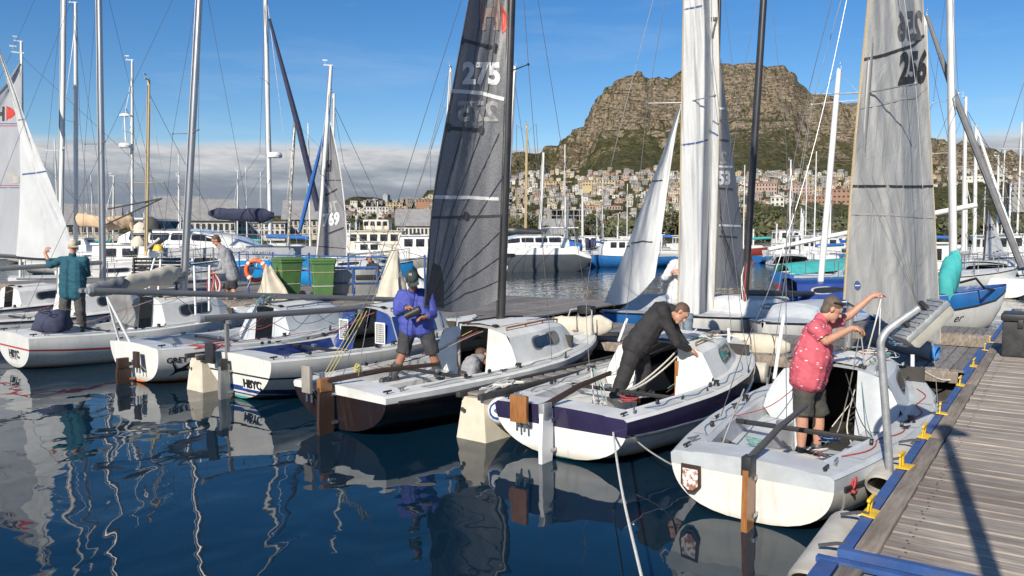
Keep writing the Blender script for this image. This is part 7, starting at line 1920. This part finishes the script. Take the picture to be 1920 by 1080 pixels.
# the crowd of small craft across the basin
rn = random.Random(5); protos = []
for i, (hm, hs) in enumerate((('hull_white_plain', None), ('hull_white_plain', (.3, .6, 1.4, .9, 'white_gel')), ('blue_topside', (.3, .6, 1.4, .9, 'white_gel')), ('hull_cream', None), ('grey_topside', None), ('red_topside', (.35, .6, 1.3, .8, 'white_gel')))):
    lab = ('small white sailing boat in the far crowd of moored craft', 'small white cabin boat in the far crowd of moored craft', 'small blue cabin boat in the far crowd of moored craft', 'small cream sailing boat in the far crowd of moored craft', 'small grey sailing boat in the far crowd of moored craft', 'small red fishing boat in the far crowd of moored craft')[i]
    r_, H_ = far_boat('moored_boat', lab, 'boat', 1000 + 10 * i, 90 + i, 80, 8, hm, 'deck_white', cab=0 if hs else .45, house=hs, rail=False, win=False, group='small craft moored far across the basin')
    mb = MB(); mb.tube([(0, 4.4, .9), (0, 4.4, 10.5 if not hs else 5.5)], [.075, .05], 6); mb.build('mast', 'mast_white', r_)
    for s_ in (-1, 1):
        mb = MB(); mb.tube([(s_ * .9, 4.2, .9), (0, 4.4, 10 if not hs else 5.2)], .018, 4); mb.build('shroud', 'wire', r_)
    if not hs:
        mb = MB(); mb.tube([(0, 4.3, 2.0), (0, 1.2, 2.1)], .16, 8); mb.build('sail_cover', ('canvas_blue', 'canvas_navy', 'canvas', 'canvas_blue', 'canvas_teal')[i], r_)
    protos.append(r_)
spots = [(970, 78), (1000, 96), (1048, 102), (1066, 88), (1120, 84), (1150, 78), (1165, 104), (1186, 92), (1206, 99), (1222, 86), (1262, 104), (1288, 90), (1420, 70), (1432, 104), (1462, 94), (1470, 66), (1508, 82), (1530, 98), (1552, 72), (1575, 90), (1600, 60), (1640, 76), (1690, 84), (1720, 64), (1775, 58), (1798, 74), (1822, 66), (1845, 80), (1862, 56), (1890, 70), (1905, 90),
         (700, 90), (735, 76), (770, 98), (640, 88), (610, 60), (575, 78), (470, 66), (430, 92), (388, 84), (352, 70), (300, 96), (255, 74), (225, 90), (165, 62), (90, 80), (30, 70), (1100, 110), (1140, 112), (1240, 111), (1500, 112), (1440, 114), (1560, 111)]
for i, (px, Y) in enumerate(spots):
    k = rn.randrange(6); r_ = protos[i] if i < 6 else copy_tree(protos[k])
    p = at(px, 500, Y); r_.location = (p.x, p.y, 0); r_.rotation_euler = (0, 0, -R(rn.choice((75, 85, 95, 265, 280, 60)) + rn.uniform(-14, 14)))
    k_ = rn.uniform(.75, 1.15); r_.scale = (k_, k_, k_)
# ------------------------------------------------------------------ the town under the mountain
def prow(p):
    y_, z_ = p.y, p.z - CAMZ; return 540 - F * (y_ * sp + z_ * cp) / (y_ * cp - z_ * sp)
def ground_at(px, py, rmin=130):
    """the nearest spot of land seen at column px, row py"""
    r = rmin; last = None; ridge = interp(px, RID)
    while r < ridge:
        p, t, k = tpoint(px, r)
        if prow(p) <= py: return p, r
        r += 6
    return None, None
WALLS = {'white': (.62, .59, .52), 'cream': (.52, .45, .34), 'pink': (.44, .31, .25), 'terracotta': (.34, .19, .12), 'grey': (.30, .29, .27), 'yellow': (.52, .41, .23), 'tan': (.36, .29, .21), 'pale blue': (.34, .38, .40)}
for k_, c in WALLS.items(): M('wall_' + k_.replace(' ', '_'), c, tuple(x * .8 for x in c), .8, .9, dirt=.35, dirtc=tuple(x * .5 for x in c))
ROOFS = {'tin': (.30, .29, .28), 'rust': (.24, .12, .07), 'slab': (.40, .38, .35), 'red': (.33, .10, .06)}
for k_, c in ROOFS.items(): M('roof_' + k_, c, tuple(x * .75 for x in c), .9, .8, dirt=.4, dirtc=(.15, .1, .07))
M('house_window', (.03, .034, .04), (.05, .055, .06), 1, .25)
M('house_trim', (.62, .61, .57), None, 2, .7)
def house_mb(kind, w, d, h, rn):
    mb = MB(); f = -d / 2
    mb.box((0, 0, h / 2 - 2), (w, d, h + 4), mi=0)
    if kind == 'flat':
        mb.box((0, 0, h + .12), (w + .5, d + .5, .24), mi=1)
        if rn.random() < .5: mb.box((w * .2, 0, h + .9), (w * .4, d * .5, 1.6), mi=0); mb.box((w * .2, 0, h + 1.76), (w * .45, d * .56, .14), mi=1)
    elif kind == 'gable':
        e = .35; q = d * .32
        mb.add([(-w / 2 - e, f - e, h), (w / 2 + e, f - e, h), (w / 2 + e, d / 2 + e, h), (-w / 2 - e, d / 2 + e, h), (-w / 2 - e, 0, h + q), (w / 2 + e, 0, h + q)], [(0, 1, 5, 4), (2, 3, 4, 5), (1, 2, 5), (3, 0, 4), (3, 2, 1, 0)], 1)
    elif kind == 'front':
        e = .35; q = w * .3
        mb.add([(-w / 2 - e, f - e, h), (w / 2 + e, f - e, h), (w / 2 + e, d / 2 + e, h), (-w / 2 - e, d / 2 + e, h), (0, f - e, h + q), (0, d / 2 + e, h + q)], [(0, 3, 5, 4), (2, 1, 4, 5), (3, 2, 1, 0)], 1)
        mb.add([(-w / 2, f - .02, h), (w / 2, f - .02, h), (0, f - .02, h + q * .9)], [(0, 1, 2)], 0)
    else:
        mb.add([(-w / 2 - .3, f - .5, h - .15), (w / 2 + .3, f - .5, h - .15), (w / 2 + .3, d / 2 + .3, h + .8), (-w / 2 - .3, d / 2 + .3, h + .8), (-w / 2 - .3, f - .5, h + .05), (w / 2 + .3, f - .5, h + .05)], [(4, 5, 2, 3), (0, 1, 5, 4), (3, 2, 1, 0)], 1)
        mb.box((0, 0, h + .2), (w, d * .6, .5), mi=0)
    n = max(2, int(w / 2.4)); st = max(1, int(h / 2.7))
    for s_ in range(st):
        for i in range(n):
            x = -w / 2 + w * (i + .5) / n; z = s_ * h / st + h / st * .55
            door = s_ == 0 and i == n // 2
            mb.box((x, f - .03, z - (.35 if door else 0)), (.95 if door else 1.15, .12, 1.9 if door else 1.05), mi=2)
            if not door: mb.box((x, f - .05, z - .6), (1.35, .2, .12), mi=3)
    for x in (-w / 2 - .03, w / 2 + .03): mb.box((x, 0, h * .55), (.1, 1.1, 1.0), mi=2)
    return mb
rn = random.Random(11)
HM = []
for kind, nice in (('flat', 'flat-roofed'), ('flat', 'flat-roofed'), ('gable', 'gabled'), ('front', 'gable-fronted'), ('lean', 'lean-to roofed')):
    for two in (0, 1):
        w, d, h = rn.uniform(6, 9.5), rn.uniform(5.5, 7.5), (3.0 if not two else 5.6); rf = rn.choice(list(ROOFS)) if kind != 'flat' else 'slab'
        for wc in WALLS: HM.append((house_mb(kind, w, d, h, rn).mesh('house', ['wall_' + wc.replace(' ', '_'), 'roof_' + rf, 'house_window', 'house_trim'], 0), wc, nice, two, w))
WT = ['white'] * 8 + ['cream'] * 7 + ['pink'] * 3 + ['tan'] * 6 + ['grey'] * 6 + ['terracotta'] * 1 + ['yellow'] * 2 + ['pale blue']
spots = []; taken = {}
def free(p, d=6.6):
    k = (int(p.x // 8), int(p.y // 8))
    for i in (-1, 0, 1):
        for j in (-1, 0, 1):
            for q in taken.get((k[0] + i, k[1] + j), ()):
                if (q[0] - p.x) ** 2 + (q[1] - p.y) ** 2 < d * d: return False
    taken.setdefault(k, []).append((p.x, p.y)); return True
# larger named buildings
def block(label, px0, px1, ytop, ybase, wall, roof='slab', cols=8, storeys=2, kind='flat', cat='building', name='apartment_block', r=None, depth=9, winmat='house_window'):
    pc = (px0 + px1) / 2
    if r is None: p, r = ground_at(pc, ybase)
    else:
        p, t, k = tpoint(pc, r)
    dist = p.y; w = (px1 - px0) * dist / F; h = (ybase - ytop) * dist / F
    z = at(pc, ybase, dist).z
    t = thing(name, label, cat, (p.x, p.y + depth / 2, z), -math.atan2(p.x, p.y) * .8)
    mb = MB(); mb.box((0, 0, h / 2 - 3), (w, depth, h + 6)); mb.build('wall', wall, t, 0)
    mb = MB()
    if kind == 'flat': mb.box((0, 0, h + .15), (w + .6, depth + .6, .3))
    elif kind == 'front':
        q = w * .24; e = .4
        mb.add([(-w / 2 - e, -depth / 2 - e, h), (w / 2 + e, -depth / 2 - e, h), (w / 2 + e, depth / 2 + e, h), (-w / 2 - e, depth / 2 + e, h), (0, -depth / 2 - e, h + q), (0, depth / 2 + e, h + q)], [(0, 3, 5, 4), (2, 1, 4, 5), (3, 2, 1, 0), (2, 3, 5)])
    else:
        q = depth * .32; e = .5
        mb.add([(-w / 2 - e, -depth / 2 - e, h), (w / 2 + e, -depth / 2 - e, h), (w / 2 + e, depth / 2 + e, h), (-w / 2 - e, depth / 2 + e, h), (-w / 2 - e, 0, h + q), (w / 2 + e, 0, h + q)], [(0, 1, 5, 4), (2, 3, 4, 5), (1, 2, 5), (3, 0, 4), (3, 2, 1, 0)])
    mb.build('roof', 'roof_' + roof, t, 0)
    if kind == 'front':
        mb = MB(); mb.add([(-w / 2, -depth / 2 - .05, h - .02), (w / 2, -depth / 2 - .05, h - .02), (0, -depth / 2 - .05, h + w * .22)], [(0, 1, 2)]); mb.build('gable', wall, t, 0)
    ww, wh = w / cols * .5, min(1.5, h / storeys * .48)
    me = MB().box((0, 0, 0), (ww, .2, wh)).mesh('window', winmat, 0); ms = MB().box((0, -.08, -wh / 2 - .1), (ww * 1.2, .3, .15)).mesh('sill', 'house_trim', 0)
    for s_ in range(storeys):
        for i in range(cols):
            o = link('window', me, t, (-w / 2 + w * (i + .5) / cols, -depth / 2 - .04, (s_ + .55) * h / storeys)); link('sill', ms, o)
    for i in range(-6, 7): taken.setdefault((int((p.x + i * 4) // 8), int(p.y // 8)), []).append((p.x + i * 4, p.y)) if abs(i * 4) < w / 2 + 3 else None
    return t
block('long yellow apartment row on the slope, left of the white jib', 1012, 1072, 340, 350, 'wall_yellow', 'rust', 12, 2)
block('long yellow apartment row above the concrete frame building', 1092, 1168, 338, 349, 'wall_yellow', 'rust', 14, 2)
block('long pink terrace below the yellow rows', 1096, 1168, 386, 395, 'wall_pink', 'red', 14, 1)
block('orange long-roofed hall on the left ridge', 780, 848, 374, 381, 'wall_terracotta', 'rust', 12, 1)
block('yellow long terrace on the left ridge', 690, 755, 380, 390, 'wall_yellow', 'rust', 11, 2)
block('white apartment house below the left ridge', 682, 728, 388, 402, 'wall_white', 'slab', 8, 2)
block('pink apartment block right of the 253 sail', 1412, 1455, 344, 366, 'wall_pink', 'red', 8, 3)
block('long pale pink apartment block right of the black mast', 1460, 1520, 348, 366, 'wall_pink', 'slab', 10, 3)
block('tall brick red building left of sail 256', 1545, 1592, 355, 384, 'wall_terracotta', 'red', 6, 3)
block('low brick red wing left of the tall brick building', 1502, 1545, 368, 384, 'wall_terracotta', 'red', 7, 2)
block('white church-like house with steep gable on the right slope', 1446, 1470, 370, 388, 'wall_white', 'tin', 3, 2, 'front')
block('grey modern house at the right edge', 1898, 1935, 345, 372, 'wall_grey', 'slab', 4, 3, r=420)
block('white house row on the right slope beyond the masts', 1800, 1850, 330, 340, 'wall_white', 'tin', 8, 1)
block('white gabled boat shed across the basin', 1082, 1134, 445, 462, 'wall_white', 'tin', 6, 1, 'front', 'shed', 'boat_shed', 190, 16)
block('brown roofed warehouse right of the white gabled shed', 1136, 1230, 447, 462, 'wall_tan', 'rust', 10, 1, 'gable', 'warehouse', 'warehouse', 200, 14)
block('green roofed shop below the jib', 1150, 1186, 418, 430, 'wall_cream', 'tin', 5, 1, 'gable', r=330)
block('yellow low shed behind the white mainsail', 1226, 1270, 410, 425, 'wall_yellow', 'tin', 6, 1, 'flat', r=330)
block('pale tin roofed shed left of the white gabled shed', 1020, 1076, 440, 462, 'wall_pale_blue', 'tin', 6, 1, 'gable', 'shed', 'boat_shed', 185, 12)
block('long grey roofed fish shed behind the man in grey', 268, 345, 412, 440, 'wall_grey', 'tin', 9, 1, 'gable', 'shed', 'fish_shed', 175, 16)
block('white low hipped shed right of the silver mast', 328, 420, 414, 440, 'wall_white', 'tin', 9, 1, 'gable', 'shed', 'fish_shed', 165, 14)
block('white windowed office building behind the catamaran', 425, 520, 418, 442, 'wall_white', 'tin', 10, 2, 'flat', 'building', 'office', 170, 12)
block('pale long warehouse behind sail 769', 522, 590, 412, 442, 'wall_cream', 'tin', 8, 2, 'gable', 'warehouse', 'warehouse', 180, 14)
block('white quay building with dark roof left of sail 275', 740, 805, 424, 446, 'wall_white', 'tin', 9, 1, 'gable', 'building', 'quay_building', 170, 12)
block('cream quay shed at the far left', 60, 190, 422, 442, 'wall_cream', 'tin', 12, 1, 'gable', 'shed', 'fish_shed', 180, 14)
block('grey quay store below the green slope', 1412, 1452, 442, 462, 'wall_grey', 'tin', 5, 1, 'flat', 'shed', 'boat_shed', 170, 10)
block('red crate store on the far quay', 640, 690, 436, 452, 'wall_terracotta', 'rust', 6, 1, 'flat', 'shed', 'boat_shed', 150, 8)
# the unfinished concrete frame
def frame():
    p, t_, k = tpoint(1066, 380); dist = p.y; w = 66 * dist / F; z = at(1066, 436, dist).z; h = 42 * dist / F; d = 12
    t = thing('concrete_frame', 'unfinished grey concrete frame building with open floors below the town', 'building', (p.x, p.y + 6, z), -.06)
    M('raw_concrete', (.30, .29, .27), (.22, .21, .20), .6, .9)
    for i in range(5):
        mb = MB(); mb.box((0, 0, h * i / 4), (w, d, .35)); mb.build('floor_slab', 'raw_concrete', t, 0)
    for i in range(7):
        for y in (-d / 2 + .3, d / 2 - .3):
            mb = MB(); mb.box((-w / 2 + .3 + (w - .6) * i / 6, y, h / 2 - 2), (.45, .45, h + 4)); mb.build('column', 'raw_concrete', t, 0)
    mb = MB(); mb.box((0, d / 2 - 1.5, h / 2), (w - 1, .2, h - .4)); mb.build('back_wall', 'roof_tin', t, 0)
    mb = MB(); mb.box((-w / 2 - .8, 0, h / 2 - 1), (1.5, d * .9, h + 1)); mb.build('stair_tower', 'raw_concrete', t, 0)
    for i in range(-3, 4): taken.setdefault((int((p.x + i * 4) // 8), int(p.y // 8)), []).append((p.x + i * 4, p.y))
frame()
# the crowd of houses
def band(px):
    if px < 830: return interp(px, [(640, 386), (700, 380), (800, 376), (830, 358)]) + 3, 412
    if px < 960: return 352, 428
    if px < 1130: return 326, 428
    if px < 1400: return 322, 424
    if px < 1640: return 326, 386
    return 318, 352
tries = 0
while len(spots) < 820 and tries < 9000:
    tries += 1
    px = rn.uniform(642, 1640) if rn.random() < .93 else rn.uniform(1740, 1925)
    a, b = band(px); py = lerp(a, b, 1 - rn.random() ** .75 if rn.random() < .85 else rn.random())
    if px > 1640 and rn.random() < .3: continue
    p, r = ground_at(px, py, 200)
    if p is None or r < 230: continue
    if free(p, 6.6): spots.append((p, r, px, py))
spots.sort(key=lambda s_: s_[1])
vis = [s_ for s_ in spots]
names = {}
stuff_mb = {}
for i, (p, r, px, py) in enumerate(vis):
    wc = rn.choice(WT); cand = [x for x in HM if x[1] == wc]; me, wc, nice, two, w = rn.choice(cand)
    rz = -math.atan2(p.x, p.y) + rn.uniform(-.5, .5) + rn.choice((0, 0, .6, -.6)); sc = rn.uniform(.55, .92) * max(.5, min(1, r / 720))
    zone = 'on the left ridge' if px < 840 else ('on the slope behind sail 275' if px < 1000 else ('on the crowded slope under the cliff' if px < 1290 else ('on the slope right of the white mainsail' if px < 1660 else 'on the slope beyond the right-hand masts')))
    if i < 290:
        o = link('house', me); o.location = p; o.rotation_euler = (0, 0, rz); o.scale = (sc, sc, sc)
        tag(o, f"{'two-storey' if two else 'small'} {wc} {nice} house {zone}", 'house', f"{wc} {nice} houses {zone}")
    else:
        stuff_mb.setdefault(wc, []).append((me, Matrix.Translation(p) @ Matrix.Rotation(rz, 4, 'Z') @ Matrix.Scale(sc, 4)))
bm = bmesh.new(); slots = []; far_me = bpy.data.meshes.new('distant_houses')
for wc, lst in stuff_mb.items():
    for me, mtx in lst:
        n0 = len(bm.faces); bm2 = bmesh.new(); bm2.from_mesh(me); bm2.transform(mtx)
        for f in bm2.faces:
            m_ = me.materials[f.material_index]
            if m_.name not in slots: slots.append(m_.name)
            f.material_index = slots.index(m_.name)
        t_ = bpy.data.meshes.new('t'); bm2.to_mesh(t_); bm2.free(); bm.from_mesh(t_); bpy.data.meshes.remove(t_)
bm.to_mesh(far_me); bm.free()
for s_ in slots: far_me.materials.append(MATS[s_])
stuff(tag(link('distant_houses', far_me), 'the many more distant houses packed up the hillside under the cliff', 'houses'))
# ------------------------------------------------------------------ trees and scrub
M('leaf_dark', (.060, .078, .030), (.095, .105, .042), 3, .8)
M('leaf_olive', (.105, .105, .048), (.145, .13, .062), 3, .85)
M('bark', (.10, .075, .05), (.06, .045, .03), 3, .9)
def crown_mb(n, rx, rz, z0, seed, size):
    q = random.Random(seed); mb = MB(); cl = [(q.uniform(-1, 1) * rx * .6, q.uniform(-1, 1) * rx * .6, z0 + q.uniform(-.4, .8) * rz, q.uniform(.4, .75) * rx) for _ in range(7)]
    for i in range(n):
        cx, cy, cz, cr = q.choice(cl); d = Vector((q.gauss(0, 1), q.gauss(0, 1), q.gauss(0, 1))).normalized() * cr * q.uniform(.6, 1.0)
        c = Vector((cx, cy, cz)) + d; a = Vector((q.gauss(0, 1), q.gauss(0, 1), q.gauss(0, 1))).normalized() * size * q.uniform(.6, 1.3); b = a.cross(Vector((q.gauss(0, 1), q.gauss(0, 1), q.gauss(0, 1)))).normalized() * size * q.uniform(.5, 1.1)
        mb.add([c - a, c - b * .6, c + a, c + b], [(0, 1, 2, 3)], 0)
    return mb
trees = []
for i in range(3):
    tr = thing('tree', 'x', 'tree')
    mb = MB(); mb.tube([(0, 0, -1), (.1, 0, 1.2), (.0, .1, 3.2)], [.28, .2, .1], 7); mb.tube([(.05, 0, 1.6), (.8, .2, 3)], [.12, .05], 5); mb.tube([(.05, 0, 1.8), (-.7, -.2, 3.2)], [.12, .05], 5); mb.build('trunk', 'bark', tr)
    crown_mb(420, 2.1, 1.7, 3.6, 70 + i, .36).build('crown', 'leaf_dark' if i != 1 else 'leaf_olive', tr, 0); trees.append(tr)
tsp = []
for _ in range(900):
    px = rn.uniform(640, 1640) if rn.random() < .9 else rn.uniform(1760, 1925)
    py = rn.uniform(392, 446) if px < 1400 else rn.uniform(382, 446)
    p, r = ground_at(px, py, 130)
    if p is None: continue
    if free(p, 6.0): tsp.append((p, r, px))
    if len(tsp) >= 150: break
for i, (p, r, px) in enumerate(tsp):
    o = trees[i] if i < 3 else copy_tree(trees[rn.randrange(3)]); o.location = p; o.rotation_euler = (0, 0, rn.uniform(0, 6)); k = rn.uniform(.4, .9); o.scale = (k, k, k * rn.uniform(.8, 1.2))
    zone = 'at the foot of the left ridge' if px < 840 else ('among the houses behind sail 275' if px < 1000 else ('among the houses under the cliff' if px < 1290 else ('on the green slope left of sail 256' if px < 1660 else 'on the slope behind the right-hand masts')))
    kd = 'olive' if o.children[0].name.startswith('crown') and 'leaf_olive' in [m.name for m in o.children[0].data.materials] or any('leaf_olive' in [m.name for m in c.data.materials] for c in o.children) else 'dark green'
    tag(o, f'{kd} bushy tree {zone}', 'tree', f'{kd} trees {zone}')
mb = MB(); q = random.Random(3); cnt = 0
base = [crown_mb(46, 1.3, .8, .5, 300 + i, .42) for i in range(4)]
for _ in range(2600):
    px = q.uniform(900, 1640) if q.random() < .85 else q.uniform(1740, 1930); py = q.uniform(318, 462)
    if px < 1390 and py > 445: continue
    p, r = ground_at(px, py, 122)
    if p is None or r < 122: continue
    k = q.uniform(.7, 1.7); b = q.choice(base); a = q.uniform(0, 6); ca, sa = math.cos(a) * k, math.sin(a) * k
    mb.add([(p.x + x * ca - y * sa, p.y + x * sa + y * ca, p.z + z * k) for x, y, z in b.v], b.f, 0 if q.random() < .5 else 1); cnt += 1
    if cnt > 1500: break
stuff(tag(mb.build('scrub', ['leaf_dark', 'leaf_olive'], None, 0), 'low green scrub covering the slopes between the houses', 'scrub'))
bpy.data.scenes.remove(TMP)
# where alike things share a description, say which one by its order in the picture
def order_labels():
    same = {}
    for o in COL.objects:
        if o.parent is None and o.get('group') and o.get('label'): same.setdefault(o['label'], []).append(o)
    def suffix(i): return '%d%s' % (i, 'th' if 10 <= i % 100 <= 20 else {1: 'st', 2: 'nd', 3: 'rd'}.get(i % 10, 'th'))
    for lab, lst in same.items():
        if len(lst) < 2: continue
        lst.sort(key=lambda o: o.location.x / max(.1, o.location.y))
        for i, o in enumerate(lst): o['label'] = '%s, %s' % (lab, 'leftmost' if i == 0 else ('rightmost' if i == len(lst) - 1 else suffix(i + 1) + ' from left'))
order_labels()
